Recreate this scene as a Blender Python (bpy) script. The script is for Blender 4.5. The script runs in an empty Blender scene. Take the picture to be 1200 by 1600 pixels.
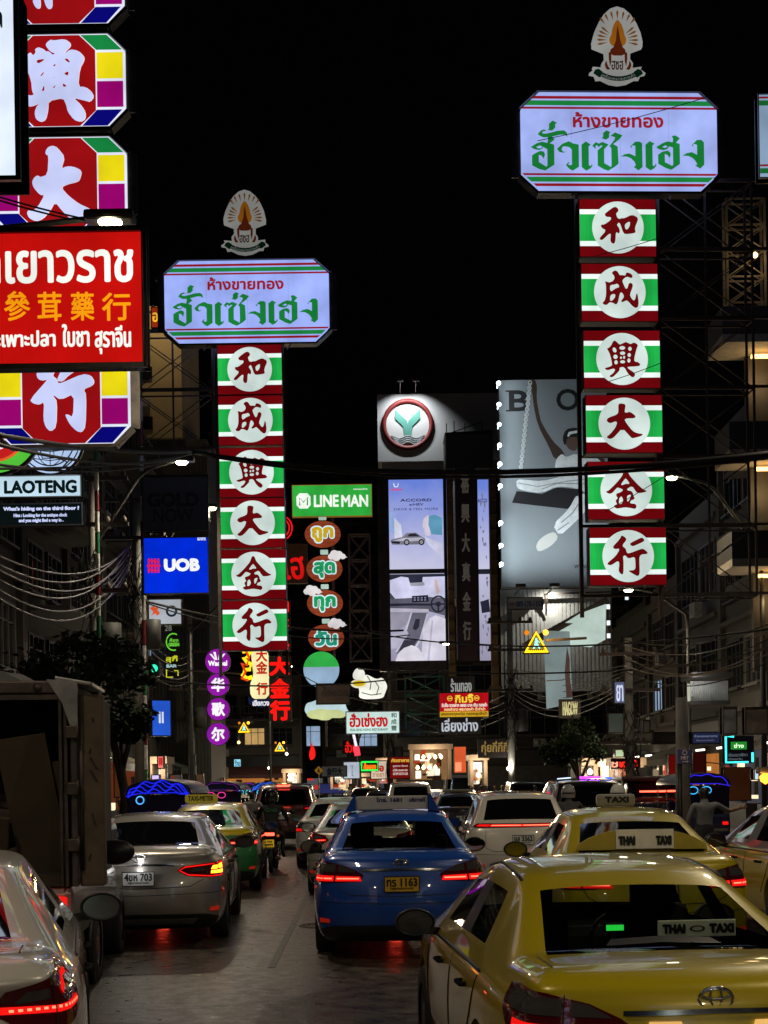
import bpy, bmesh, math, random
from mathutils import Vector, Matrix
from mathutils.geometry import tessellate_polygon
from mathutils.bvhtree import BVHTree

sc = bpy.context.scene
C = sc.collection
rad = math.radians
rnd = random.Random(7)

# ------------------------------------------------------------------ camera, sky, exposure
F = 2200.0            # focal length in pixels of the 1200 x 1600 photograph
CX, CY = 600.0, 1225.0
CAMH = 1.75
ROLL = rad(0.85)
cam_data = bpy.data.cameras.new("camera")
cam = bpy.data.objects.new("camera", cam_data)
C.objects.link(cam)
cam.matrix_world = Matrix.Translation((0, 0, CAMH)) @ Matrix.Rotation(rad(90), 4, 'X') @ Matrix.Rotation(-ROLL, 4, 'Z')
cam_data.sensor_fit = 'VERTICAL'
cam_data.sensor_height = 36.0
cam_data.lens = 36.0 * F / 1600.0
cam_data.shift_y = (CY - 800.0) / 1600.0
cam_data.clip_start = 0.1
cam_data.clip_end = 2000
sc.camera = cam

world = bpy.data.worlds.new("World")
sc.world = world
world.use_nodes = True
wn = world.node_tree
sky = wn.nodes.new('ShaderNodeTexSky')
sky.sky_type = 'NISHITA'
sky.sun_disc = False
sky.sun_elevation = rad(-4.0)
sky.sun_rotation = rad(120)
wn.nodes['Background'].inputs['Strength'].default_value = 0.03
wn.links.new(sky.outputs[0], wn.nodes['Background'].inputs['Color'])

sc.view_settings.view_transform = 'Standard'
sc.view_settings.look = 'None'
sc.view_settings.exposure = 0.0
sc.view_settings.gamma = 1.0
sc.render.engine = 'CYCLES'
sc.cycles.use_denoising = True
sc.cycles.max_bounces = 6
sc.cycles.transparent_max_bounces = 16
sc.cycles.sample_clamp_indirect = 4.0
sc.cycles.caustics_reflective = False
sc.cycles.caustics_refractive = False

LAMP_POWER = 760.0   # every street lamp's lamp


def ux(px, py):
    a, b = px - CX, py - CY
    return a * math.cos(ROLL) - b * math.sin(ROLL), a * math.sin(ROLL) + b * math.cos(ROLL)


def at(px, py, Y):
    """point of the street Y metres away seen at a photo pixel"""
    u, v = ux(px, py)
    return Vector((u * Y / F, Y, CAMH - v * Y / F))


# ------------------------------------------------------------------ materials
def lin(c):
    out = []
    for v in c[:3]:
        v = v / 255.0
        out.append(v / 12.92 if v <= 0.04045 else ((v + 0.055) / 1.055) ** 2.4)
    return (*out, 1.0)


MATS = {}


def _new(name):
    m = bpy.data.materials.new(name)
    m.use_nodes = True
    m.node_tree.nodes.clear()
    o = m.node_tree.nodes.new('ShaderNodeOutputMaterial')
    return m, m.node_tree, o


def mat(name, col, rough=0.5, metal=0.0, coat=0.0, noise=0.0, nscale=6.0, spec=0.5, bump=0.0, alpha=None):
    """principled with a procedural wear pattern (albedo and roughness vary a little)"""
    if name in MATS:
        return MATS[name]
    m, t, o = _new(name)
    b = t.nodes.new('ShaderNodeBsdfPrincipled')
    b.inputs['Base Color'].default_value = (*col[:3], 1)
    b.inputs['Roughness'].default_value = rough
    b.inputs['Metallic'].default_value = metal
    b.inputs['Coat Weight'].default_value = coat
    b.inputs['Coat Roughness'].default_value = 0.04
    b.inputs['Specular IOR Level'].default_value = spec
    if noise or bump:
        tc = t.nodes.new('ShaderNodeTexCoord')
        n = t.nodes.new('ShaderNodeTexNoise')
        n.inputs['Scale'].default_value = nscale
        n.inputs['Detail'].default_value = 6
        n.inputs['Roughness'].default_value = 0.65
        t.links.new(tc.outputs['Object'], n.inputs['Vector'])
        if noise:
            r = t.nodes.new('ShaderNodeMapRange')
            r.inputs[1].default_value = 0.3
            r.inputs[2].default_value = 0.7
            r.inputs[3].default_value = 1 - noise
            r.inputs[4].default_value = 1 + noise
            t.links.new(n.outputs[0], r.inputs[0])
            x = t.nodes.new('ShaderNodeVectorMath')
            x.operation = 'SCALE'
            x.inputs[0].default_value = col[:3]
            t.links.new(r.outputs[0], x.inputs['Scale'])
            t.links.new(x.outputs[0], b.inputs['Base Color'])
            r2 = t.nodes.new('ShaderNodeMapRange')
            r2.inputs[3].default_value = max(0.02, rough * (1 - noise))
            r2.inputs[4].default_value = min(1, rough * (1 + noise))
            t.links.new(n.outputs[0], r2.inputs[0])
            t.links.new(r2.outputs[0], b.inputs['Roughness'])
        if bump:
            bp = t.nodes.new('ShaderNodeBump')
            bp.inputs['Strength'].default_value = bump
            bp.inputs['Distance'].default_value = 0.02
            t.links.new(n.outputs[0], bp.inputs['Height'])
            t.links.new(bp.outputs[0], b.inputs['Normal'])
    t.links.new(b.outputs[0], o.inputs[0])
    MATS[name] = m
    return m


def em(rgb, k=1.0, sample=True):
    """backlit face / lamp / screen: rgb is the 0-255 colour it gives off, k its strength"""
    key = "glow_%d_%d_%d_%.2f" % (*rgb, k)
    if key in MATS:
        return MATS[key]
    m, t, o = _new(key)
    e = t.nodes.new('ShaderNodeEmission')
    e.inputs[0].default_value = lin(rgb)
    e.inputs[1].default_value = k
    tc = t.nodes.new('ShaderNodeTexCoord')
    n = t.nodes.new('ShaderNodeTexNoise')
    n.inputs['Scale'].default_value = 1.1
    n.inputs['Detail'].default_value = 3
    r = t.nodes.new('ShaderNodeMapRange')
    r.inputs[1].default_value = .3
    r.inputs[2].default_value = .7
    r.inputs[3].default_value = k * 0.80
    r.inputs[4].default_value = k * 1.20
    t.links.new(tc.outputs['Object'], n.inputs['Vector'])
    t.links.new(n.outputs[0], r.inputs[0])
    t.links.new(r.outputs[0], e.inputs[1])
    # acrylic sheet over the tubes: a weak gloss
    t.links.new(e.outputs[0], o.inputs[0])
    if not sample:
        m.cycles.emission_sampling = 'NONE'
    MATS[key] = m
    return m


def tint_glass(name, tint, ior=1.5):
    if name in MATS:
        return MATS[name]
    m, t, o = _new(name)
    tr = t.nodes.new('ShaderNodeBsdfTransparent')
    tr.inputs[0].default_value = (*tint, 1)
    g = t.nodes.new('ShaderNodeBsdfGlossy')
    g.inputs['Roughness'].default_value = 0.015
    f = t.nodes.new('ShaderNodeFresnel')
    ge = t.nodes.new('ShaderNodeNewGeometry')      # thin pane: the same reflectance from both sides
    mr = t.nodes.new('ShaderNodeMapRange')
    mr.inputs[3].default_value = ior
    mr.inputs[4].default_value = 1 / ior
    t.links.new(ge.outputs['Backfacing'], mr.inputs[0])
    t.links.new(mr.outputs[0], f.inputs[0])
    mx = t.nodes.new('ShaderNodeMixShader')
    t.links.new(f.outputs[0], mx.inputs[0])
    t.links.new(tr.outputs[0], mx.inputs[1])
    t.links.new(g.outputs[0], mx.inputs[2])
    t.links.new(mx.outputs[0], o.inputs[0])
    MATS[name] = m
    return m


def paint(name, col, metal=0.25, rough=0.32):
    """car paint: clear-coated outside, dark trim on the inner side of the panels, road dust low down"""
    if name in MATS:
        return MATS[name]
    m, t, o = _new(name)
    b = t.nodes.new('ShaderNodeBsdfPrincipled')
    b.inputs['Roughness'].default_value = rough
    b.inputs['Metallic'].default_value = metal
    b.inputs['Coat Weight'].default_value = 1.0
    b.inputs['Coat Roughness'].default_value = 0.035
    tc = t.nodes.new('ShaderNodeTexCoord')
    n = t.nodes.new('ShaderNodeTexNoise')
    n.inputs['Scale'].default_value = 5
    n.inputs['Detail'].default_value = 8
    n.inputs['Roughness'].default_value = 0.7
    t.links.new(tc.outputs['Object'], n.inputs['Vector'])
    r = t.nodes.new('ShaderNodeMapRange')
    r.inputs[1].default_value = 0.52
    r.inputs[2].default_value = 0.75
    r.inputs[3].default_value = 0.0
    r.inputs[4].default_value = 0.13
    t.links.new(n.outputs[0], r.inputs[0])
    sx = t.nodes.new('ShaderNodeSeparateXYZ')
    t.links.new(tc.outputs['Object'], sx.inputs[0])
    lo = t.nodes.new('ShaderNodeMapRange')
    lo.inputs[1].default_value = 0.25
    lo.inputs[2].default_value = 0.75
    lo.inputs[3].default_value = 0.22
    lo.inputs[4].default_value = 0.0
    t.links.new(sx.outputs['Z'], lo.inputs[0])
    ad = t.nodes.new('ShaderNodeMath')
    ad.operation = 'ADD'
    ad.use_clamp = True
    t.links.new(r.outputs[0], ad.inputs[0])
    t.links.new(lo.outputs[0], ad.inputs[1])
    mx = t.nodes.new('ShaderNodeMix')
    mx.data_type = 'RGBA'
    mx.inputs[6].default_value = (*col, 1)
    mx.inputs[7].default_value = (col[0] * .5 + .02, col[1] * .5 + .018, col[2] * .5 + .013, 1)
    t.links.new(ad.outputs[0], mx.inputs[0])
    t.links.new(mx.outputs[2], b.inputs['Base Color'])
    inner = t.nodes.new('ShaderNodeBsdfDiffuse')
    inner.inputs[0].default_value = (.02, .02, .022, 1)
    ge = t.nodes.new('ShaderNodeNewGeometry')
    ms = t.nodes.new('ShaderNodeMixShader')
    t.links.new(ge.outputs['Backfacing'], ms.inputs[0])
    t.links.new(b.outputs[0], ms.inputs[1])
    t.links.new(inner.outputs[0], ms.inputs[2])
    t.links.new(ms.outputs[0], o.inputs[0])
    MATS[name] = m
    return m


BLACK = mat("black_plastic", (.012, .012, .013), .42, noise=.3)
RUBBER = mat("tyre_rubber", (.015, .015, .016), .75, noise=.3, nscale=20)
DARKGLASS = mat("dark_window_glass", (.004, .004, .005), .02, coat=1, spec=1)
CHROME = mat("chrome", (.7, .7, .7), .12, 1.0)
ALLOY = mat("alloy_rim", (.35, .35, .36), .28, .9)
DARKMETAL = mat("dark_frame_metal", (.05, .042, .036), .32, .7, noise=.5, nscale=3)
STEEL = mat("galvanised_steel", (.26, .26, .25), .38, .75, noise=.35, nscale=4)
POLE = mat("dull_pole_paint", (.06, .058, .054), .6, .2, noise=.35, nscale=4)
RUST = mat("rusty_steel", (.075, .055, .045), .6, .3, noise=.5, nscale=5)
CONCRETE = mat("grey_concrete", (.22, .21, .195), .85, noise=.3, nscale=2.5, bump=.3)
CABLE = mat("cable_sheath", (.006, .006, .006), .7)
PALECABLE = mat("grey_cable_sheath", (.11, .106, .10), .45, noise=.2)
WHITEPAINT = mat("white_enamel", (.72, .72, .7), .35, noise=.12)
SKIN = mat("skin", (.32, .18, .115), .55, noise=.1, nscale=20)
HAIR = mat("black_hair", (.01, .009, .008), .5, noise=.3, nscale=30)


# ------------------------------------------------------------------ mesh helpers
class MB:
    def __init__(s):
        s.v, s.f, s.m = [], [], []
        s.sm = []

    def add(s, vs, fs, mi=0, smooth=False):
        b = len(s.v)
        s.v += [tuple(v) for v in vs]
        for f in fs:
            s.f.append([b + i for i in f])
            s.m.append(mi)
            s.sm.append(smooth)

    def box(s, c, d, mi=0, rot=None, bev=0.0):
        x, y, z = d[0] / 2, d[1] / 2, d[2] / 2
        if bev <= 0:
            vs = [Vector((a, b, e)) for a in (-x, x) for b in (-y, y) for e in (-z, z)]
            fs = [(0, 1, 3, 2), (4, 6, 7, 5), (0, 4, 5, 1), (2, 3, 7, 6), (0, 2, 6, 4), (1, 5, 7, 3)]
        else:
            bm = bmesh.new()
            bmesh.ops.create_cube(bm, size=1, matrix=Matrix.Diagonal((d[0], d[1], d[2], 1)))
            bmesh.ops.bevel(bm, geom=bm.edges[:], offset=bev, segments=2, affect='EDGES', profile=.6)
            bm.verts.index_update()
            vs = [v.co.copy() for v in bm.verts]
            fs = [[v.index for v in f.verts] for f in bm.faces]
            bm.free()
        if rot is not None:
            vs = [rot @ v for v in vs]
        c = Vector(c)
        s.add([v + c for v in vs], fs, mi)

    def bar(s, a, b, w, h=None, mi=0):
        """square bar from a to b"""
        a, b = Vector(a), Vector(b)
        h = h or w
        d = b - a
        q = d.to_track_quat('Y', 'Z').to_matrix()
        s.box((a + b) / 2, (w, d.length, h), mi, q)

    def tube(s, pts, r, n=6, mi=0, cap=True):
        pts = [Vector(p) for p in pts]
        if not hasattr(r, '__len__'):
            r = [r] * len(pts)
        rings = []
        up = Vector((0.03, 0.02, 1))
        for i, p in enumerate(pts):
            d = (pts[min(i + 1, len(pts) - 1)] - pts[max(i - 1, 0)]).normalized()
            if abs(d.dot(up.normalized())) > .95:
                sd = d.cross(Vector((1, 0.1, 0))).normalized()
            else:
                sd = d.cross(up).normalized()
            u2 = sd.cross(d).normalized()
            rings.append([p + (sd * math.cos(2 * math.pi * k / n) + u2 * math.sin(2 * math.pi * k / n)) * r[i] for k in range(n)])
        vs = [v for rr in rings for v in rr]
        fs = []
        for i in range(len(pts) - 1):
            for k in range(n):
                fs.append((i * n + k, i * n + (k + 1) % n, (i + 1) * n + (k + 1) % n, (i + 1) * n + k))
        if cap:
            fs.append(tuple(range(n - 1, -1, -1)))
            fs.append(tuple(range((len(pts) - 1) * n, len(pts) * n)))
        s.add(vs, fs, mi, True)

    def lathe(s, prof, axis='z', c=(0, 0, 0), n=24, mi=0, smooth=True):
        """prof: list of (r, h); axis letter"""
        vs, fs = [], []
        for r, h in prof:
            for k in range(n):
                a = 2 * math.pi * k / n
                p = (r * math.cos(a), r * math.sin(a), h)
                if axis == 'x':
                    p = (p[2], p[0], p[1])
                elif axis == 'y':
                    p = (p[0], p[2], p[1])
                vs.append(Vector(p) + Vector(c))
        for i in range(len(prof) - 1):
            for k in range(n):
                fs.append((i * n + k, i * n + (k + 1) % n, (i + 1) * n + (k + 1) % n, (i + 1) * n + k))
        s.add(vs, fs, mi, smooth)

    def flat(s, outlines, y=0.0, mi=0, thick=0.0):
        """outlines: list of closed (x, z) lines, the later ones may be holes; faces -y"""
        polys = [[Vector((p[0], p[1], 0)) for p in o] for o in outlines]
        allp = [p for o in polys for p in o]
        tris = tessellate_polygon(polys)
        vs = [(p.x, y, p.y) for p in allp]
        fs = []
        for t in tris:
            a, b, c = (allp[i] for i in t)
            cr = (b.x - a.x) * (c.y - a.y) - (b.y - a.y) * (c.x - a.x)
            if abs(cr) < 1e-12:
                continue
            fs.append(t if cr > 0 else (t[0], t[2], t[1]))
        if thick > 0:
            n = len(vs)
            vs = vs + [(p[0], y + thick, p[2]) for p in vs]
            fs = fs + [(t[2] + n, t[1] + n, t[0] + n) for t in fs]
            k = 0
            for o in polys:
                m = len(o)
                for i in range(m):
                    fs.append((k + i, k + (i + 1) % m, n + k + (i + 1) % m, n + k + i))
                k += m
        s.add(vs, fs, mi)

    def rect(s, x0, z0, x1, z1, y=0.0, mi=0, thick=0.0):
        s.flat([[(x0, z0), (x1, z0), (x1, z1), (x0, z1)]], y, mi, thick)

    def build(s, name, mats, parent=None, smooth=False, fixn=False):
        me = bpy.data.meshes.new(name)
        me.from_pydata(s.v, [], s.f)
        if not isinstance(mats, (list, tuple)):
            mats = [mats]
        for m in mats:
            me.materials.append(m)
        if me.polygons:
            me.polygons.foreach_set('material_index', s.m)
            me.polygons.foreach_set('use_smooth', [True] * len(s.m) if smooth else s.sm)
        if fixn:
            bm = bmesh.new()
            bm.from_mesh(me)
            bmesh.ops.recalc_face_normals(bm, faces=bm.faces[:])
            bm.to_mesh(me)
            bm.free()
        me.update()
        o = bpy.data.objects.new(name, me)
        C.objects.link(o)
        if parent is not None:
            o.parent = parent
        return o


def tag(o, label=None, cat=None, group=None, kind=None):
    if label:
        o['label'] = label
    if cat:
        o['category'] = cat
    if group:
        o['group'] = group
    if kind:
        o['kind'] = kind
    return o


def thing(name, label, cat, loc=(0, 0, 0), rz=0.0, group=None):
    o = bpy.data.objects.new(name, None)
    o.empty_display_size = .2
    C.objects.link(o)
    o.location = loc
    o.rotation_euler = (0, 0, rz)
    return tag(o, label, cat, group)


def copy_tree(o, parent=None):
    c = o.copy()
    C.objects.link(c)
    if parent is not None:
        c.parent = parent
    for ch in list(o.children):
        copy_tree(ch, c)
    return c


def arc(cx, cz, r, a0, a1, n=12, rz=None):
    rz = rz or r
    return [(cx + r * math.cos(rad(a0 + (a1 - a0) * i / n)), cz + rz * math.sin(rad(a0 + (a1 - a0) * i / n))) for i in range(n + 1)]


def ell(cx, cz, rx, rz=None, n=28, rot=0.0):
    rz = rz or rx
    c, s_ = math.cos(rot), math.sin(rot)
    return [(cx + rx * math.cos(2 * math.pi * i / n) * c - rz * math.sin(2 * math.pi * i / n) * s_,
             cz + rx * math.cos(2 * math.pi * i / n) * s_ + rz * math.sin(2 * math.pi * i / n) * c) for i in range(n)]


def chaikin(p, it=1):
    for _ in range(it):
        q = []
        n = len(p)
        for i in range(n):
            a, b = p[i], p[(i + 1) % n]
            q.append((a[0] * .78 + b[0] * .22, a[1] * .78 + b[1] * .22))
            q.append((a[0] * .22 + b[0] * .78, a[1] * .22 + b[1] * .78))
        p = q
    return p


_text = {}


def text_geo(body):
    if body not in _text:
        c = bpy.data.curves.new('text', 'FONT')
        c.body = body
        c.size = 1
        c.resolution_u = 3
        o = bpy.data.objects.new('text', c)
        C.objects.link(o)
        bpy.context.view_layer.update()
        dg = bpy.context.evaluated_depsgraph_get()
        me = bpy.data.meshes.new_from_object(o.evaluated_get(dg))
        vs = [(v.co.x, v.co.y) for v in me.vertices]
        fs = [tuple(p.vertices) for p in me.polygons]
        bpy.data.objects.remove(o)
        bpy.data.curves.remove(c)
        bpy.data.meshes.remove(me)
        _text[body] = (vs, fs)
    return _text[body]


def text(mb, body, box, y=0.0, mi=0, bold=0.0, nb=8, slant=0.0, flip=False):
    """lettering stretched into box (x0, z0, x1, z1); bold = stroke growth in metres"""
    vs, fs = text_geo(body)
    if not vs:
        return
    xs = [v[0] for v in vs]
    zs = [v[1] for v in vs]
    x0, z0, x1, z1 = box
    b = bold
    kx = (x1 - x0 - 2 * b) / max(1e-6, max(xs) - min(xs))
    kz = (z1 - z0 - 2 * b) / max(1e-6, max(zs) - min(zs))
    base = []
    for v in vs:
        z = z0 + b + (v[1] - min(zs)) * kz
        x = x0 + b + (v[0] - min(xs)) * kx + slant * (z - z0)
        base.append((x, z))
    offs = [(0, 0)]
    if b > 0:
        offs += [(b * math.cos(2 * math.pi * k / nb), b * math.sin(2 * math.pi * k / nb)) for k in range(nb)]
    for k, (ox, oz) in enumerate(offs):
        mb.add([(x + ox, y - k * 0.0002, z + oz) for x, z in base], fs, mi)

# ------------------------------------------------------------------ traced characters (1200-unit squares, y down)
CH = {
 'he': [[(190,815),(345,650),(250,600),(230,550),(250,525),(300,530),(445,430),(445,372),(350,370),(315,325),(330,290),(500,165),(555,160),(605,205),(600,255),(550,300),(580,390),(625,410),(680,390),(715,400),(890,318),(1000,375),(1012,430),(955,560),(945,625),(958,680),(930,705),(735,730),(690,680),(640,520),(610,480),(565,535),(610,590),(630,660),(610,720),(545,675),(530,890),(490,930),(440,900),(425,840),(440,720),(400,720),(270,840),(230,852)],
        [(730,520),(840,455),(840,540),(805,610),(765,632),(740,610)]],
 'cheng': [[(280,365),(320,370),(375,388),(450,355),(485,295),(465,235),(425,195),(450,155),(500,135),(550,160),(590,238),(640,232),(710,245),(728,178),(800,190),(850,225),(860,270),(835,300),(735,262),(640,340),(665,420),(715,525),(750,500),(775,410),(815,390),(860,420),(860,480),(795,640),(830,720),(880,765),(910,730),(935,610),(960,630),(980,800),(965,895),(915,920),(850,880),(770,790),(725,755),(640,798),(605,780),(665,700),(670,660),(640,605),(605,590),(580,640),(550,790),(510,850),(440,810),(370,795),(320,850),(260,852),(218,815),(270,760),(300,650),(300,480),(295,410)],
        [(385,465),(410,438),(480,432),(535,410),(570,440),(575,485),(520,500),(470,530),(410,575),(385,540)],
        [(385,670),(420,632),(470,625),(495,645),(480,710),(410,775),(380,760)]],
 'xing': [[(270,370),(320,350),(365,300),(400,225),(440,200),(480,230),(540,290),(600,265),(670,232),(720,255),(770,280),(840,240),(930,290),(890,390),(845,560),(845,640),(920,650),(965,690),(960,725),(900,740),(690,750),(720,790),(840,870),(860,920),(820,970),(770,955),(690,870),(640,770),(590,750),(530,770),(535,820),(480,880),(400,955),(350,968),(310,940),(400,880),(445,800),(400,785),(270,825),(215,775),(260,765),(340,740),(375,715),(375,680),(350,540),(310,430)],
        ell(433,400,38,56,10,-.45), ell(595,357,62,40,10), ell(755,375,38,43,10), ell(450,540,46,46,10), ell(600,466,56,36,10), ell(738,505,36,42,10), ell(460,655,36,44,10), ell(566,560,22,28,8), ell(630,552,22,34,8), ell(598,645,54,32,10), ell(730,618,34,44,10)],
 'da': [[(465,180),(530,165),(600,180),(622,205),(595,350),(640,360),(710,335),(830,430),(815,465),(770,478),(650,478),(590,500),(640,590),(760,740),(850,785),(985,805),(930,850),(755,895),(720,870),(545,678),(370,870),(300,902),(250,897),(210,860),(290,800),(400,670),(440,560),(400,538),(300,580),(240,555),(215,510),(260,460),(430,400),(468,350)]],
 'jin': [[(560,150),(620,165),(650,260),(720,350),(870,510),(960,580),(1030,605),(950,640),(830,650),(790,620),(715,500),(600,560),(620,595),(690,600),(730,650),(735,700),(765,750),(740,785),(690,795),(660,850),(700,865),(770,868),(805,920),(770,980),(690,960),(560,940),(420,965),(370,965),(318,920),(350,890),(395,880),(360,810),(380,775),(410,750),(375,700),(380,655),(470,630),(525,580),(480,555),(415,530),(380,550),(290,650),(225,660),(165,625),(175,600),(210,600),(370,450),(500,300),(530,220)],
        [(480,460),(570,345),(590,350),(655,435),(645,460),(590,450),(495,485)],
        [(430,860),(440,745),(490,712),(510,760),(520,800),(495,860),(440,880)], [(600,700),(680,675),(680,720),(640,805),(605,828)]],
 'hang': [[(135,740),(330,580),(420,430),(310,440),(270,405),(285,370),(420,230),(455,150),(540,200),(560,250),(460,370),(540,430),(565,530),(640,520),(800,460),(880,435),(930,450),(1005,520),(970,550),(880,550),(835,580),(820,640),(825,960),(790,1000),(750,995),(610,910),(590,885),(690,882),(735,850),(738,720),(725,600),(610,635),(570,620),(525,570),(480,590),(490,700),(485,940),(455,968),(420,950),(380,890),(400,760),(390,700),(360,690),(240,770),(190,772)]],
 'hang2': [[(630,330),(650,310),(860,205),(900,210),(930,250),(925,285),(720,375),(680,382),(640,360)]],
}
FAT_XING = [[(180,285),(235,345),(275,290),(258,255),(310,222),(380,250),(420,290),(450,280),(510,335),(555,320),(480,290),(415,200),(430,160),(490,115),(530,130),(690,110),(770,165),(775,220),(700,290),(680,330),(770,260),(880,280),(960,360),(970,420),(900,540),(870,800),(980,805),(1060,870),(1100,950),(1040,1025),(960,1000),(800,960),(900,1050),(975,1170),(970,1270),(900,1310),(810,1280),(720,1160),(700,1060),(655,960),(440,1000),(435,1130),(400,1270),(330,1305),(260,1260),(240,1160),(280,1060),(350,1015),(180,1085),(100,1040),(75,970),(130,900),(190,920),(240,905),(210,860),(200,700),(100,430)],
            [(275,405),(395,390),(385,415),(300,465)],[(680,400),(720,385),(760,430),(755,460)],[(330,630),(385,570),(380,610),(340,645)],[(665,605),(740,570),(735,645)],[(345,855),(385,760),(390,855)],[(500,820),(550,760),(540,810)],[(655,800),(655,740),(720,795)],[(510,490),(555,460),(550,505)],[(495,690),(555,640),(540,665)]]
FAT_DA = [[(390,200),(430,140),(500,120),(560,150),(665,290),(610,460),(680,425),(780,425),(880,470),(905,520),(870,630),(820,655),(700,680),(605,725),(700,840),(850,960),(1020,1040),(1130,1120),(960,1200),(830,1240),(760,1200),(640,1090),(515,930),(430,1080),(330,1180),(230,1210),(140,1160),(110,1090),(130,1045),(180,1065),(270,1000),(370,830),(300,830),(210,720),(190,640),(220,580),(270,545),(310,575),(415,540),(435,265),(395,250)]]
FAT_HANG = [[(235,360),(380,200),(385,185),(340,195),(305,175),(295,130),(330,60),(390,10),(470,40),(480,90),(430,150),(470,180),(480,220),(520,215),(700,140),(770,155),(800,210),(780,245),(700,275),(725,320),(715,600),(680,650),(640,640),(580,580),(540,495),(560,490),(610,520),(620,310),(500,365),(440,320),(435,330),(470,375),(460,600),(410,640),(370,600),(350,530),(360,375),(310,405),(260,390)]]
FAT_HANG2 = [[(470,200),(510,110),(550,60),(650,20),(740,10),(660,100),(575,150),(520,205)]]
FAT_FEET = [[(225,-200),(310,-220),(345,-60),(350,40),(340,85),(305,95),(270,60),(235,-20)], [(380,-210),(470,-220),(525,-80),(525,80),(470,105),(430,60),(400,-40)]]
# gothic Thai shop name: photo pixels of the left board relative to (260, 440), scale 1200/130
GOTHIC = [
 [[(80,355),(150,310),(215,290),(280,305),(290,260),(285,235),(235,240),(200,225),(165,200),(205,155),(240,143),(275,160),(225,170),(220,190),(260,195),(330,180),(400,160),(480,152),(515,175),(525,230),(490,205),(440,205),(340,228),(370,262),(310,310),(362,325),(362,565),(250,637),(180,620),(93,575),(93,455),(140,425),(195,400),(235,410),(250,440),(235,495),(205,455),(175,450),(175,535),(265,590),(278,570),(278,380),(230,355),(215,375),(180,392),(120,380)],[(145,355),(190,335),(222,350),(200,370),(165,370)]],
 [[(285,150),(303,135),(303,75),(345,37),(400,60),(378,80),(378,120),(340,157)]],
 [[(395,375),(460,315),(540,283),(590,310),(658,322),(658,590),(582,637),(540,615),(500,570),(530,535),(545,540),(525,560),(550,572),(575,565),(575,385),(545,355),(490,345),(465,350),(450,380),(470,410),(515,408),(470,422),(425,415)]],
 [[(692,325),(745,285),(805,322),(778,345),(778,570),(800,580),(815,555),(822,580),(795,610),(745,637),(692,595)]],
 [[(822,335),(865,292),(900,310),(945,290),(1020,320),(965,380),(965,545),(1045,590),(1052,570),(1052,365),(1030,340),(1090,265),(1100,235),(1045,215),(1100,175),(1190,210),(1150,260),(1075,315),(1130,345),(1138,550),(1090,590),(1010,637),(950,615),(885,575),(885,395),(950,335),(920,335),(900,355),(880,330),(860,340),(870,370),(845,360)]],
 [[(935,245),(955,230),(955,185),(995,150),(1045,172),(1028,190),(1028,235),(990,265)]],
 [[(1280,345),(1343,285),(1398,285),(1426,305),(1428,590),(1378,630),(1320,590),(1346,570),(1333,530),(1288,485),(1238,465),(1163,465),(1218,435),(1268,428),(1343,460),(1343,335),(1313,330),(1298,340),(1303,368)]],
 [[(1466,322),(1518,277),(1578,308),(1551,330),(1551,570),(1573,578),(1588,545),(1598,570),(1570,605),(1523,630),(1466,590)]],
 [[(1596,350),(1668,305),(1733,280),(1798,290),(1803,250),(1788,215),(1833,207),(1886,242),(1838,295),(1883,310),(1883,550),(1778,622),(1708,600),(1618,550),(1618,440),(1668,405),(1733,390),(1763,410),(1773,435),(1758,480),(1733,445),(1700,430),(1700,530),(1788,575),(1800,560),(1800,355),(1753,340),(1728,375),(1688,387),(1628,375)],[(1668,350),(1708,327),(1736,340),(1708,360)]],
 [[(2028,325),(2093,260),(2148,260),(2178,290),(2178,560),(2128,607),(2068,570),(2093,555),(2068,510),(2038,480),(1988,455),(1913,450),(1968,420),(2028,408),(2093,440),(2093,320),(2058,310),(2043,320),(2053,348)]],
]


def tr(outs, ox, oy, k):
    """traced outline -> sign-local metres: x = (px + ox) * k, z = -(py + oy) * k"""
    return [[((p[0] + ox) * k, -(p[1] + oy) * k) for p in o] for o in outs]


def smooth_all(outs):
    return [chaikin(o) for o in outs]


def clip_oct(hw, hh, cut, z0, z1):
    """slice z0..z1 of an octagon of half size (hw, hh) with corner cuts (cx, cz)"""
    cx_, cz_ = cut

    def ext(z):
        t = (abs(z) - (hh - cz_)) / cz_
        return hw - max(0.0, t) * cx_
    zs = sorted({z0, z1} | {z for z in (hh - cz_, -(hh - cz_)) if z0 < z < z1})
    return [(ext(z), z) for z in zs] + [(-ext(z), z) for z in reversed(zs)]


LETTER_RED = em((112, 12, 16), .8, False)


def truss(mb, x0, x1, z0, z1, y, n, r=.035, mi=0, depth=.5):
    """lattice panel between two uprights with crossed braces"""
    for yy in (y, y + depth):
        for x in (x0, x1):
            mb.bar((x, yy, z0), (x, yy, z1), r * 1.6, mi=mi)
        for i in range(n + 1):
            z = z0 + (z1 - z0) * i / n
            mb.bar((x0, yy, z), (x1, yy, z), r * 1.2, mi=mi)
        for i in range(n):
            a = z0 + (z1 - z0) * i / n
            b = z0 + (z1 - z0) * (i + 1) / n
            mb.bar((x0, yy + .01, a), (x1, yy + .01, b), r * .8, mi=mi)
            mb.bar((x1, yy - .01, a), (x0, yy - .01, b), r * .8, mi=mi)
    for i in range(n + 1):
        z = z0 + (z1 - z0) * i / n
        for x in (x0, x1):
            mb.bar((x, y, z), (x, y + depth, z), r, mi=mi)


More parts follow.
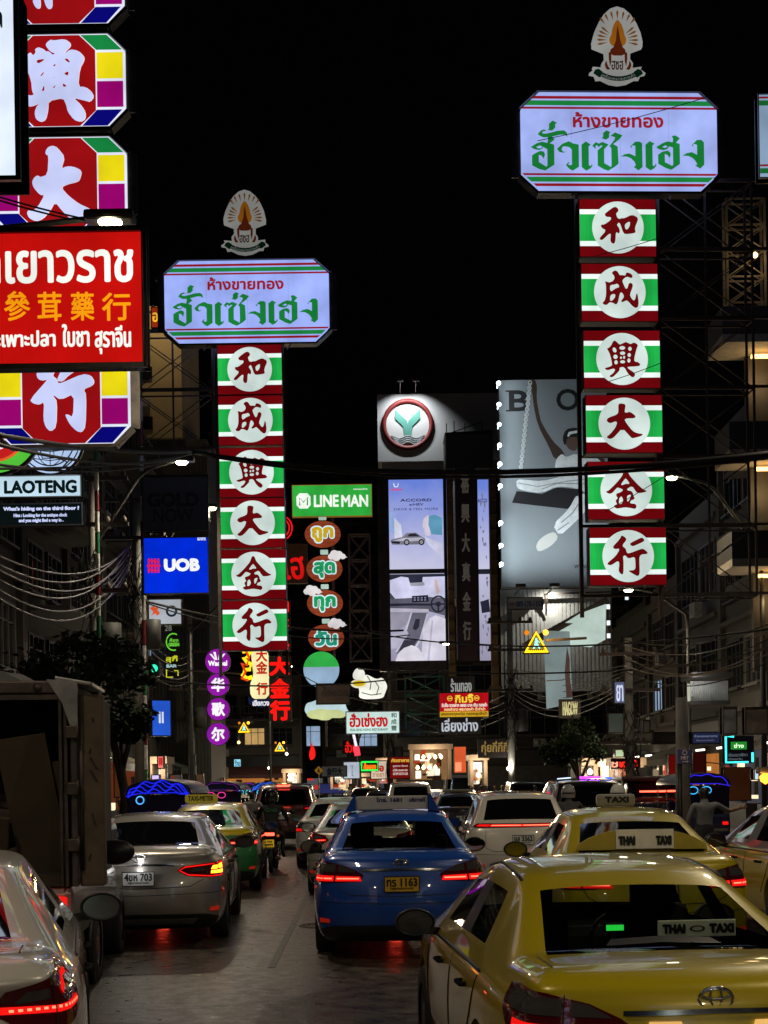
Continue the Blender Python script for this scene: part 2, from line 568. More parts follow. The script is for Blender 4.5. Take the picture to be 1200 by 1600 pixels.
def gold_tower(cx, Y, sx, board_cy, boxes, box_h, emblem_c, label, yaw, face, dim, emblem_k, side, low_y):
    """cx, board_cy...: photo pixels; sx: size against the left tower"""
    k = Y / F
    s = sx * k
    base = at(cx, board_cy, Y)
    root = thing('gold_shop_tower_sign', label, 'tower sign', base, yaw, 'stacked gold shop tower signs')
    # ---- top board
    hw, hh = 128.5 * s, 63.5 * s
    cut = (24 * s, 22 * s)
    octo = clip_oct(hw, hh, cut, -hh, hh)
    m = MB()
    m.flat([octo], 0, 0, .25)
    o2 = clip_oct(hw + .05, hh + .05, cut, -hh - .05, hh + .05)
    fr = MB()
    n = len(o2)
    for i in range(n):
        a, b = o2[i], o2[(i + 1) % n]
        fr.bar((a[0], .13, a[1]), (b[0], .13, b[1]), .30, .045)
    bd = m.build('top_board', em(face, 1.0), root)
    fr.build('frame', DARKMETAL, bd)
    st = MB()
    for sg, dk in ((1, 1.0), (-1, dim)):
        for a, b, mi in ((55, 58.6, 0), (46.5, 52.8, 1), (41.8, 44.5, 0)):
            za, zb = sorted((sg * a * s, sg * b * s))
            st.flat([clip_oct(hw, hh, cut, za, zb)], -.004, mi)
    for x in (-63, 1, 65):      # joints of the acrylic sheets
        st.rect(x * s - .008, -hh * .62, x * s + .008, hh * .62, -.002, 2)
    for x in (-60, 70):
        fr2 = MB()
        fr2.bar((x * s, .1, -hh), (x * s - .12, -.15, -hh - .25), .03)
        fr2.build('stay', STEEL, bd)
    st.build('stripe', [em((150, 22, 34), .9, False), em((28, 128, 58), 1, False), em(face, .82, False)], bd)
    le = MB()
    for j, g in enumerate(GOTHIC):
        le.flat(tr(g, (260 - 385) * 9.23, (440 - 470.5) * 9.23, s / 9.23), -.006 - j * .0004)
    le.build('lettering', em((24, 124, 52), .95, False), bd)
    le = MB()
    text(le, 'ห้างขายทอง', (-61 * s, 17.5 * s, 58 * s, 38 * s), -.006, 0, .8 * s)
    le.build('lettering', em((158, 28, 44), .95, False), bd)
    # ---- crest over the board
    q = s * .83 / 10.909
    ex, ez = (emblem_c[0] - cx) * k, (board_cy - emblem_c[1]) * k

    def E(pts):
        return [(ex + (p[0] - 570) * q, ez - (p[1] - 740) * q) for p in pts]
    back = [(570, 60), (690, 95), (800, 190), (900, 340), (970, 500), (1005, 660), (1000, 745), (790, 825), (785, 960), (835, 1030), (825, 1110),
            (985, 1090), (960, 1130), (1050, 1200), (960, 1220), (940, 1290), (860, 1290), (720, 1360), (570, 1385), (420, 1360), (280, 1290), (200, 1300), (170, 1220), (80, 1200), (180, 1130), (140, 1095), (305, 1110),
            (295, 1030), (350, 960), (345, 830), (140, 750), (135, 650), (180, 490), (250, 340), (340, 200), (450, 100)]
    eb = MB()
    eb.flat([E(back)], 0, 0, .12)
    g_ = lambda c, f=1.0: em(c, emblem_k * f, False)
    em_o = eb.build('crest', g_((205, 205, 200)), root)
    det = MB()
    for i in range(17):
        a = rad(-12 + 204 * i / 16)
        c0 = (575, 640)
        r0, r1 = (195, 370) if 4 < i < 12 else (170, 365)
        if 4 < i < 12:
            r0, r1 = 345, 520 - abs(i - 8) * 10
        d = (math.cos(a), -math.sin(a))
        p = (-d[1], d[0])
        pts = [(c0[0] + d[0] * r0, c0[1] + d[1] * r0)]
        for t, w in ((.75, 20), (1, 0), (.75, -20)):
            rr = r0 + (r1 - r0) * t
            pts.append((c0[0] + d[0] * rr + p[0] * w, c0[1] + d[1] * rr + p[1] * w))
        det.flat([E(pts)], -.004, 0)
    flame = [(575, 280), (640, 360), (680, 470), (690, 540), (725, 620), (710, 700), (650, 750), (500, 750), (440, 700), (425, 620), (470, 540), (480, 460), (515, 360)]
    det.flat([E(chaikin(flame))], -.005, 1)
    det.flat([E([(575, 380), (600, 520), (620, 640), (660, 760), (700, 800), (715, 870), (640, 905), (500, 905), (430, 870), (450, 800), (500, 760), (545, 640), (555, 520)])], -.007, 2)
    for sg in (-1, 1):
        det.flat([E([(575 + sg * 115, 860), (575 + sg * 160, 850), (575 + sg * 160, 960), (575 + sg * 140, 1100), (575 + sg * 115, 1000)])], -.008, 2)
        det.flat([E(chaikin([(575 + sg * 200, 980), (575 + sg * 235, 1060), (575 + sg * 200, 1150), (575 + sg * 130, 1140), (575 + sg * 180, 1080)]))], -.006, 2)
        det.flat([E([(575 + sg * 270, 1180), (575 + sg * 340, 1130), (575 + sg * 400, 1150), (575 + sg * 430, 1210), (575 + sg * 330, 1280), (575 + sg * 280, 1260)])], -.006, 3)
    band = arc(575, 700, 560, 239, 301, 14)
    band = [(p[0], 1400 - p[1]) for p in band]
    band2 = [(p[0], 1400 - p[1]) for p in arc(575, 700, 640, 299, 241, 14)]
    det.flat([E(band + band2)], -.008, 3)
    det.build('crest_relief', [g_((150, 96, 36)), g_((196, 120, 30)), g_((110, 44, 22)), g_((10, 44, 28))], em_o)
    le = MB()
    text(le, 'ฮซฮ', (ex - 110 * q, ez - 410 * q, ex + 95 * q, ez - 250 * q), -.006, 0, 4 * q)
    vs, fs = text_geo('เครื่องหมายการค้า')
    wx = max(v[0] for v in vs)
    pts = []
    for v in vs:
        a = rad(241.5 + 57 * v[0] / wx)
        r = 628 - v[1] * 66
        pts.append((ex + (r * math.cos(a)) * q, -.012, ez - (-(r * math.sin(a)) + 700 - 740) * q))
    le.add(pts, fs, 1)
    le.build('lettering', [g_((60, 20, 24)), g_((180, 190, 180))], em_o)
    # ---- stacked light boxes
    bw, bh = 101 * s, box_h * k
    bh_gap = []
    circ_r = bh * .447
    names = ['he', 'cheng', 'xing', 'da', 'jin', 'hang']
    lab = ['light box with the topmost dark red character', None, None, None, None, 'lowest light box of the column']
    zs = []
    for j, (bx, by) in enumerate(boxes):
        x, z = (bx - cx) * k, (board_cy - by) * k
        zs.append(z)
        b = MB()
        b.box((x, .2, z), (bw, .34, bh), 0)
        bo = b.build('light_box', DARKMETAL, root)
        f = MB()
        hb = bh / 2
        f.rect(x - bw / 2 + .01, z - hb + .01, x + bw / 2 - .01, z + hb - .01, .02, 0)
        f.rect(x - bw / 2 + .01, z - hb * .63, x + bw / 2 - .01, z + hb * .63, .014, 1)
        n = 40
        # green cloth in narrow strips, brighter beside the tubes at the two ends
        for i in range(n):
            xa = x - bw / 2 + .01 + (bw - .02) * i / n
            xb = x - bw / 2 + .01 + (bw - .02) * (i + 1) / n
            e = abs((i + .5) / n - .5) * 2
            f.rect(xa, z - hb * .46, xb, z + hb * .46, .008, 3 + min(7, int(e * 8)))
        f.flat([ell(x, z, circ_r, circ_r, 44)], -.002, 2)
        f.build('face', [em((104, 6, 12), 1, False), em((236, 250, 244), 1.05), em((206, 222, 216), 1), *[em((int(12 + 3 * g), int(112 + 9 * g), int(40 + 5 * g)), 1, False) for g in range(8)]], bo)
        g = MB()
        kk = circ_r / 540
        g.flat(smooth_all(tr(CH[names[j]], -590 + 0, -585, kk)), -.008)
        if names[j] == 'hang':
            g.flat(smooth_all(tr(CH['hang2'], -590, -585, kk)), -.0085)
        for i in range(len(g.v)):
            v = g.v[i]
            g.v[i] = (v[0] + x, v[1], v[2] + z)
        g.build('character', LETTER_RED, bo)
    # ---- lattice carrying it, tied back to the houses
    t = MB()
    zb = zs[-1] - bh
    t.bar((-bw * .52, .5, zb), (-bw * .52, .5, -hh), .08)
    t.bar((bw * .52, .5, zb), (bw * .52, .5, -hh), .08)
    x0 = side * bw * .6
    x1 = x0 + side * 1.25 * bw
    zl = (board_cy - low_y) * k
    nn = max(2, round((-hh * .5 - zl) / 1.5))
    truss(t, min(x0, x1), max(x0, x1), zl, -hh * .5, .75, nn, .03)
    xm = (x0 + x1) / 2
    t.bar((xm, .75, zl), (xm, .75, -hh * .5), .045)
    for i in range(0, nn + 1):
        z = zl + (-hh * .5 - zl) * i / nn
        t.bar((-side * bw * .5, .6, z), (x1 + side * 2.6, .95, z + .1), .06)
    t.build('lattice_mast', RUST, root)
    return root


def sign(name, label, cat, cx, cy, Y, w, h, face, k=1.0, texts=(), frame=DARKMETAL, depth=.22, fr=1.5, yaw=0.0, group=None, extra=None, sides=True, facemat=None, shape=None):
    """a board: w, h and texts in photo pixels; texts = (words, x0, y0, x1, y1, rgb, bold px, strength)"""
    q = Y / F
    root = thing(name, label, cat, at(cx, cy, Y), yaw, group)
    P = lambda x, y: ((x - cx) * q, (cy - y) * q)
    W, H = w * q, h * q
    b = MB()
    if shape is None:
        e = fr * q
        b.box((0, depth / 2 + .02, 0), (W + 2 * e, depth, H + 2 * e), 0)
        for sx in (-1, 1):
            b.box((sx * (W / 2 + e / 2), depth / 2 - .02, 0), (e, depth + .03, H + 2 * e), 0)
            b.box((0, depth / 2 - .021, sx * (H / 2 + e / 2)), (W + .001, depth + .03, e), 0)
        f = MB()
        f.rect(-W / 2, -H / 2, W / 2, H / 2, .012, 0)
    else:
        f = MB()
        so = [(p[0] * q, p[1] * q) for p in shape]
        f.flat([so], .012, 0)
        b.flat([[(p[0] * 1.0, p[1] * 1.0) for p in so]], .016, 0, depth)
    b.build('case', frame, root)
    f.build('face', facemat or em(face, k), root)
    cols = {}
    for i, t in enumerate(texts):
        key = (t[5], t[7] if len(t) > 7 else 1.0)
        mb = cols.setdefault(key, MB())
        x0, z1 = P(t[1], t[2])
        x1, z0 = P(t[3], t[4])
        text(mb, t[0], (x0, z0, x1, z1), .004 - .0003 * i, 0, (t[6] if len(t) > 6 else 0) * q)
    for (c, kk), mb in cols.items():
        if kk == 0:
            mt = mat('paint_%d_%d_%d' % c, lin(c), .5)
        else:
            mt = em(c, kk, False)
        mb.build('lettering', mt, root)
    if extra:
        extra(root, P, q)
    return root

# ------------------------------------------------------------------ cars
def S(yl, yt, w, zb, zt, xt, zo=.19):
    return dict(yl=yl, yt=yt, w=w, zb=zb, zt=zt, xt=xt, zo=zo)


STYLES = {
 'sedan': dict(
    st=[S(-2.30, -2.24, .80, .93, 1.05, .66), S(-2.20, -2.17, .845, .94, 1.085, .70), S(-1.95, -1.93, .87, .95, 1.09, .70),
        S(-1.62, -1.66, .885, .955, 1.085, .70), S(-1.58, -1.60, .888, .957, 1.10, .69), S(-1.18, -.86, .888, .96, 1.395, .55), S(-1.14, -.76, .888, .96, 1.425, .55),
        S(-1.06, -.60, .888, .96, 1.452, .55), S(-.22, -.16, .888, .955, 1.478, .565), S(-.12, -.08, .888, .955, 1.478, .565),
        S(.80, .30, .885, .95, 1.445, .55), S(.92, .40, .883, .95, 1.42, .55), S(1.20, 1.16, .878, .94, 1.03, .70),
        S(1.32, 1.30, .875, .93, 1.0, .70), S(1.75, 1.75, .86, .88, .945, .68), S(2.12, 2.12, .81, .78, .84, .62), S(2.30, 2.30, .70, .68, .72, .52, .24)],
    rear=(3, 5), front=(11, 12), side=((7, 8), (9, 10)), wheels=(-1.33, 1.37), wr=.325, L=4.6,
    prof=[.09, .02, -.03, -.01, .03, .03, .03, .0, .0], bulge=.16),
 'bigsedan': dict(
    st=[S(-2.40, -2.36, .83, .95, 1.06, .68), S(-2.30, -2.28, .875, .96, 1.10, .72), S(-2.02, -2.0, .90, .965, 1.105, .71),
        S(-1.70, -1.74, .915, .965, 1.09, .71), S(-1.66, -1.68, .918, .965, 1.10, .70), S(-1.20, -.86, .92, .965, 1.395, .56), S(-1.14, -.76, .92, .965, 1.412, .56),
        S(-1.04, -.62, .92, .965, 1.425, .565), S(-.22, -.16, .92, .96, 1.448, .58), S(-.12, -.08, .92, .96, 1.448, .58),
        S(.86, .32, .915, .95, 1.415, .565), S(.98, .42, .91, .95, 1.39, .56), S(1.30, 1.26, .905, .94, 1.02, .72),
        S(1.42, 1.40, .90, .93, 1.0, .72), S(1.85, 1.85, .885, .87, .93, .70), S(2.22, 2.22, .83, .76, .82, .64), S(2.42, 2.42, .72, .66, .70, .54, .24)],
    rear=(3, 5), front=(11, 12), side=((7, 8), (9, 10)), wheels=(-1.42, 1.40), wr=.335, L=4.85,
    prof=[.09, .03, -.03, 0, .05, .04, .02, -.01, 0], bulge=.17),
 'hatch': dict(
    st=[S(-2.10, -2.02, .80, .98, 1.06, .70), S(-2.02, -1.96, .85, .99, 1.09, .72), S(-1.96, -1.92, .87, 1.0, 1.12, .72),
        S(-1.90, -1.90, .885, 1.0, 1.14, .72), S(-1.86, -1.84, .888, 1.0, 1.20, .70), S(-1.50, -1.56, .89, 1.01, 1.53, .60), S(-1.40, -1.46, .89, 1.01, 1.555, .60),
        S(-1.28, -1.20, .89, 1.0, 1.575, .60), S(-.30, -.26, .89, .99, 1.60, .61), S(-.20, -.18, .89, .99, 1.60, .61),
        S(.80, .25, .885, .98, 1.565, .58), S(.90, .36, .883, .98, 1.54, .58), S(1.22, 1.18, .878, .98, 1.07, .70),
        S(1.34, 1.32, .875, .97, 1.04, .70), S(1.70, 1.70, .86, .92, .98, .68), S(2.02, 2.02, .81, .80, .86, .62), S(2.16, 2.16, .70, .70, .74, .52, .24)],
    rear=(3, 5), front=(11, 12), side=((7, 8), (9, 10)), wheels=(-1.28, 1.36), wr=.335, L=4.26,
    prof=[.08, .02, -.03, 0, .02, .03, .03, .01, 0], bulge=.14),
 'suv': dict(
    st=[S(-2.36, -2.28, .84, 1.08, 1.14, .74, .30), S(-2.27, -2.22, .89, 1.09, 1.17, .76, .30), S(-2.22, -2.20, .91, 1.10, 1.20, .76, .30),
        S(-2.16, -2.18, .925, 1.10, 1.22, .76, .30), S(-2.12, -2.14, .93, 1.10, 1.28, .75, .30), S(-1.85, -1.95, .93, 1.11, 1.72, .67, .30), S(-1.75, -1.85, .93, 1.11, 1.75, .67, .30),
        S(-1.60, -1.56, .93, 1.10, 1.78, .67, .30), S(-.30, -.26, .93, 1.09, 1.82, .68, .30), S(-.20, -.18, .93, 1.09, 1.82, .68, .30),
        S(.80, .30, .925, 1.08, 1.79, .64, .30), S(.92, .42, .92, 1.08, 1.76, .64, .30), S(1.22, 1.18, .915, 1.08, 1.17, .74, .30),
        S(1.34, 1.32, .91, 1.07, 1.14, .74, .30), S(1.85, 1.85, .90, 1.02, 1.08, .72, .32), S(2.25, 2.25, .86, .92, .98, .68, .34), S(2.42, 2.42, .78, .80, .84, .60, .38)],
    rear=(3, 5), front=(11, 12), side=((7, 8), (9, 10)), wheels=(-1.42, 1.42), wr=.38, L=4.78,
    prof=[.08, .02, -.05, 0, .02, .03, .03, .01, 0], bulge=.12),
 'van': dict(
    st=[S(-2.60, -2.56, .88, 1.15, 1.25, .80, .28), S(-2.52, -2.50, .925, 1.16, 1.28, .82, .28), S(-2.48, -2.48, .94, 1.16, 1.30, .82, .28),
        S(-2.46, -2.47, .945, 1.16, 1.32, .82, .28), S(-2.43, -2.45, .95, 1.16, 1.38, .82, .28), S(-2.30, -2.32, .95, 1.18, 2.16, .74, .28), S(-2.20, -2.22, .95, 1.18, 2.2, .74, .28),
        S(-2.00, -2.00, .95, 1.18, 2.22, .74, .28), S(-.30, -.28, .95, 1.17, 2.24, .74, .28), S(-.20, -.18, .95, 1.17, 2.24, .74, .28),
        S(1.40, 1.05, .945, 1.12, 2.14, .70, .28), S(1.50, 1.15, .94, 1.12, 2.1, .70, .28), S(1.95, 1.9, .935, 1.1, 1.2, .74, .28),
        S(2.05, 2.0, .93, 1.05, 1.15, .74, .28), S(2.25, 2.25, .91, .95, 1.02, .72, .30), S(2.45, 2.45, .87, .82, .88, .66, .32), S(2.58, 2.58, .78, .7, .74, .58, .34)],
    rear=(3, 5), front=(11, 12), side=((7, 8), (9, 10)), wheels=(-1.35, 1.65), wr=.34, L=5.2,
    prof=[.06, .01, -.03, 0, .01, .02, .02, .01, 0], bulge=.08),
}


def ring(s, prof=None, sgn=1):
    w, zb, zt, xt, zo = s['w'], s['zb'], s['zt'], s['xt'], s['zo']
    roof = max(0.0, min(1.0, (zt - zb - .12) / .3))
    dz = zt - zb
    side = [(w * .90, zo), (w * .965, zo + .10), (w, zo + .30), (w * .995, zo + .30 + (zb - zo - .30) * .55), (w * .972, zb - .055), (w * .935, zb), (w * .905, zb + .02 + .01 * roof)]
    s7 = (xt + .025 + .055 * (1 - roof), zt - (.088 * roof + (1 - roof) * dz * .42))
    t0 = (xt, zt - (.055 * roof + (1 - roof) * dz * .16))
    top = [t0, (xt * .90, zt - .024 * (.4 + .6 * roof)), (xt * .48, zt - .005), (0, zt)]
    bot = [(0, zo), (w * .3, zo), (w * .62, zo)]
    pts = bot + side + [s7] + top
    ys = [s['yl']] * 9 + [s['yl']] + [s['yl'] * .35 + s['yt'] * .65] + [s['yt']] * 4
    if prof:
        for r in range(9):
            ys[3 + r] += prof[r] * sgn
        for r in range(3):
            ys[r] += prof[0] * sgn
            ys[12 + r] += prof[8] * sgn
    half = [Vector((p[0], y, p[1])) for p, y in zip(pts, ys)]
    full = half + [Vector((-v.x, v.y, v.z)) for v in reversed(half[1:14])]
    return full


def cage(sty):
    """faces with material slots 0 paint 1 side glass 2 rear glass 3 windscreen 4 underside"""
    st = sty['st']
    rings = [ring(s) for s in st]
    rings[0] = ring(st[0], sty['prof'])
    rings[-1] = ring(st[-1], [-.08, -.02, .03, .02, 0, -.02, -.03, -.04, -.05])
    N = len(rings[0])
    vs = [v for r in rings for v in r]
    fs, ms = [], []
    r0, r1 = sty['rear']
    f0, f1 = sty['front']
    for i in range(len(rings) - 1):
        for j in range(N):
            a, b = i * N + j, i * N + (j + 1) % N
            fs.append((a, b, b + N, a + N))
            m = 0
            if 12 <= j <= 15:
                if r0 <= i < r1:
                    m = 2
                elif f0 <= i < f1:
                    m = 3
            if j in (9, 18) and any(p[0] <= i < p[1] for p in sty['side']):
                m = 1
            if j in (9, 18) and sty['side'][0][1] <= i < sty['side'][1][0]:
                m = 5
            if j <= 2 or j >= 25:
                m = 4
            ms.append(m)
    # caps
    for e, base in ((0, 0), (1, (len(rings) - 1) * N)):
        rg = rings[0] if e == 0 else rings[-1]
        cols = 7
        idx = [[None] * cols for _ in range(9)]
        topi = [11, 12, 13, 14, 15, 16, 17]
        boti = [3, 2, 1, 0, 27, 26, 25]
        for c in range(cols):
            idx[8][c] = base + topi[c]
            idx[0][c] = base + boti[c]
        for r in range(1, 8):
            idx[r][0] = base + 3 + r
            idx[r][6] = base + 25 - r
            R = rg[3 + r]
            for c in range(1, 6):
                t = r / 8
                fx = (rg[boti[c]].x / max(1e-6, rg[3].x)) * (1 - t) + (rg[topi[c]].x / rg[11].x) * t
                crown = (rg[topi[c]].z - rg[11].z) * t ** 2
                bul = sty['bulge'] * (1 - abs(fx) ** 2.6) * (1 - .45 * t ** 2)
                y = R.y - bul if e == 0 else R.y + bul
                idx[r][c] = len(vs)
                vs.append(Vector((R.x * fx, y, R.z + crown)))
        for r in (0, 8):
            t = r / 8
            for c in range(1, 6):
                v = vs[idx[r][c]]
                fx = v.x / max(1e-6, rg[11 if r else 3].x)
                bul = sty['bulge'] * (1 - abs(fx) ** 2.6) * (.35 if r else .6)
                vs[idx[r][c]] = Vector((v.x, v.y - bul if e == 0 else v.y + bul, v.z))
        for r in range(8):
            for c in range(6):
                q = (idx[r][c], idx[r][c + 1], idx[r + 1][c + 1], idx[r + 1][c])
                fs.append(q if e == 1 else tuple(reversed(q)))
                ms.append(0)
    return vs, fs, ms


_bodies = {}


def body_parts(key):
    """subdivided body with its wheel arches cut, split into one mesh per part; plus a BVH of the outside"""
    if key in _bodies:
        return _bodies[key]
    sty = STYLES[key]
    vs, fs, ms = cage(sty)
    me = bpy.data.meshes.new('body_cage')
    me.from_pydata([tuple(v) for v in vs], [], fs)
    for i in range(7):
        me.materials.append(BLACK)
    me.polygons.foreach_set('material_index', ms)
    bm = bmesh.new()
    bm.from_mesh(me)
    bmesh.ops.recalc_face_normals(bm, faces=bm.faces[:])
    bm.to_mesh(me)
    bm.free()
    o = bpy.data.objects.new('body_cage', me)
    C.objects.link(o)
    sd = o.modifiers.new('s', 'SUBSURF')
    sd.levels = sd.render_levels = 2
    bpy.context.view_layer.update()
    me2 = bpy.data.meshes.new_from_object(o.evaluated_get(bpy.context.evaluated_depsgraph_get()))
    full = bmesh.new()
    full.from_mesh(me2)
    bvh = BVHTree.FromBMesh(full)
    full.free()
    # arches
    cut = MB()
    w = max(s['w'] for s in sty['st'])
    for y in sty['wheels']:
        for sx in (-1, 1):
            cut.lathe([(0.001, -.30), (sty['wr'] + .055, -.30), (sty['wr'] + .055, .2), (0.001, .2)], 'x', (sx * (w - .02), y, sty['wr'] + .015), 40, 0, False)
    co = cut.build('arch_cutter', BLACK, None, fixn=True)
    o.data = me2
    o.modifiers.clear()
    bo = o.modifiers.new('b', 'BOOLEAN')
    bo.operation = 'DIFFERENCE'
    bo.object = co
    bo.solver = 'EXACT'
    bpy.context.view_layer.update()
    me3 = bpy.data.meshes.new_from_object(o.evaluated_get(bpy.context.evaluated_depsgraph_get()))
    out = {}
    for mi in range(10):
        if mi in (5, 9):
            use = [p for p in me3.polygons if p.material_index == 5 and (p.center.x > 0) == (mi == 5)]
        elif mi in (1, 6, 7, 8):      # each side pane is a part of its own
            use = [p for p in me3.polygons if p.material_index == 1 and ((p.center.x > 0) == (mi in (1, 6))) and ((p.center.y > -.14) == (mi in (1, 7)))]
        else:
            use = [p for p in me3.polygons if p.material_index == mi]
        if not use:
            continue
        mp, nv, nf = {}, [], []
        for p in use:
            f = []
            for v in p.vertices:
                if v not in mp:
                    mp[v] = len(nv)
                    nv.append(tuple(me3.vertices[v].co))
                f.append(mp[v])
            nf.append(f)
        m = bpy.data.meshes.new('part')
        m.from_pydata(nv, [], nf)
        m.polygons.foreach_set('use_smooth', [True] * len(nf))
        m.update()
        try:
            m.set_sharp_from_angle(angle=rad(50))
        except Exception:
            pass
        out[mi] = m
    bpy.data.objects.remove(o)
    bpy.data.objects.remove(co)
    _bodies[key] = (out, bvh)
    return _bodies[key]


def refine(tri_v, tri_f, mx=.05):
    bm = bmesh.new()
    v = [bm.verts.new((p[0], p[1], 0)) for p in tri_v]
    for f in tri_f:
        try:
            bm.faces.new([v[i] for i in f])
        except ValueError:
            pass
    for _ in range(5):
        es = [e for e in bm.edges if e.calc_length() > mx]
        if not es:
            break
        bmesh.ops.subdivide_edges(bm, edges=es, cuts=1)
        bmesh.ops.triangulate(bm, faces=[f for f in bm.faces if len(f.verts) > 3])
    bm.verts.index_update()
    out = [tuple(x.co[:2]) for x in bm.verts], [[x.index for x in f.verts] for f in bm.faces]
    bm.free()
    return out


def on_rear(mb, bvh, outline, off, mi=0, ax=-1.1, D=1.15, mirror=False, mx=.05, holes=()):
    """lay an outline (a, z), seen from behind, onto the tail of the body, wrapping round its corners"""
    polys = [[Vector((p[0], p[1], 0)) for p in o] for o in (outline, *holes)]
    allp = [p for o in polys for p in o]
    tris = []
    for t in tessellate_polygon(polys):
        a, b, c = (allp[i] for i in t)
        cr = (b.x - a.x) * (c.y - a.y) - (b.y - a.y) * (c.x - a.x)
        if abs(cr) > 1e-9:
            tris.append(t if cr > 0 else (t[0], t[2], t[1]))
    pv, pf = refine([(p.x, p.y) for p in allp], tris, mx)
    vs = []
    for a, z in pv:
        th = math.atan2(a, D)
        d = Vector((math.sin(th), -math.cos(th), 0))
        og = Vector((0, ax, z)) + d * 4
        h = bvh.ray_cast(og, -d)
        p = h[0] if h[0] is not None else Vector((0, ax, z)) + d * (D / max(.3, math.cos(th)))
        p = p + d * off
        vs.append(Vector((-p.x, p.y, p.z)) if mirror else p)
    if mirror:
        pf = [list(reversed(f)) for f in pf]
    mb.add(vs, pf, mi, True)


def strip(pts, w):
    """thin outline along a line of (a, z)"""
    l, r = [], []
    for i, p in enumerate(pts):
        q0, q1 = pts[max(0, i - 1)], pts[min(len(pts) - 1, i + 1)]
        d = Vector((q1[0] - q0[0], q1[1] - q0[1])).normalized()
        l.append((p[0] - d.y * w, p[1] + d.x * w))
        r.append((p[0] + d.y * w, p[1] - d.x * w))
    return l + r[::-1]


def wheel(root, x, y, r, side, spokes=5, rim=None):
    t = MB()
    w = .105
    t.lathe([(r * .62, -w), (r * .93, -w * .98), (r * .985, -w * .8), (r, -w * .4), (r, w * .4), (r * .985, w * .8), (r * .93, w * .98), (r * .62, w)], 'x', (x, y, r), 32)
    wo = t.build('wheel', RUBBER, root)
    a = MB()
    xo = x + side * w * .75
    a.lathe([(r * .66, -side * .05), (r * .66, side * .0), (r * .60, side * .012), (r * .56, -side * .02)], 'x', (xo, y, r), 32)
    a.lathe([(r * .17, side * .004), (r * .12, side * .016), (.001, side * .018)], 'x', (xo, y, r), 16)
    for k in range(spokes * 2):
        an = math.pi * 2 * (k // 2) / spokes + (.16 if k % 2 else -.16)
        p0 = Vector((xo - side * .004, y + math.cos(an) * r * .12, r + math.sin(an) * r * .12))
        p1 = Vector((xo - side * .01, y + math.cos(an) * r * .61, r + math.sin(an) * r * .61))
        a.bar(p0, p1, .018, .03)
    a.build('rim', rim or ALLOY, wo)
    d = MB()
    d.lathe([(r * .6, 0), (.001, 0)], 'x', (x + side * .01, y, r), 24)
    d.build('brake_disc', BLACK, wo)


def emblem_rings(mb, c, rx, rz, t=.006, y=0):
    """oval car badge of three crossing ovals"""
    for (dx, dz, ax_, az) in ((0, 0, rx, rz), (0, .12 * rz, rx * .34, rz * .86), (0, .38 * rz, rx * .82, rz * .42)):
        p = [(c[0] + dx + ax_ * math.cos(2 * math.pi * i / 24), y, c[1] + dz + az * math.sin(2 * math.pi * i / 24)) for i in range(25)]
        mb.tube(p, t, 6, 0, False)


RED_DIM = mat("tail_lamp_red_lens", (.09, .006, .008), .06, coat=1)
CLEAR_LENS = mat("smoked_clear_lens", (.10, .09, .09), .05, .35, coat=1)
TAIL_ON = em((235, 22, 18), 1.1)
TAIL_MID = em((230, 20, 18), .8)
TAIL_HOT = em((255, 70, 50), 6.0)
AMBER = em((255, 140, 30), 5.0)
AMBER_OFF = em((255, 120, 30), .5)
TAIL_CORE = em((255, 96, 70), 3.5)
REFLECTOR = em((200, 40, 24), .35)
PLATE_LIGHT = em((255, 200, 110), .8)


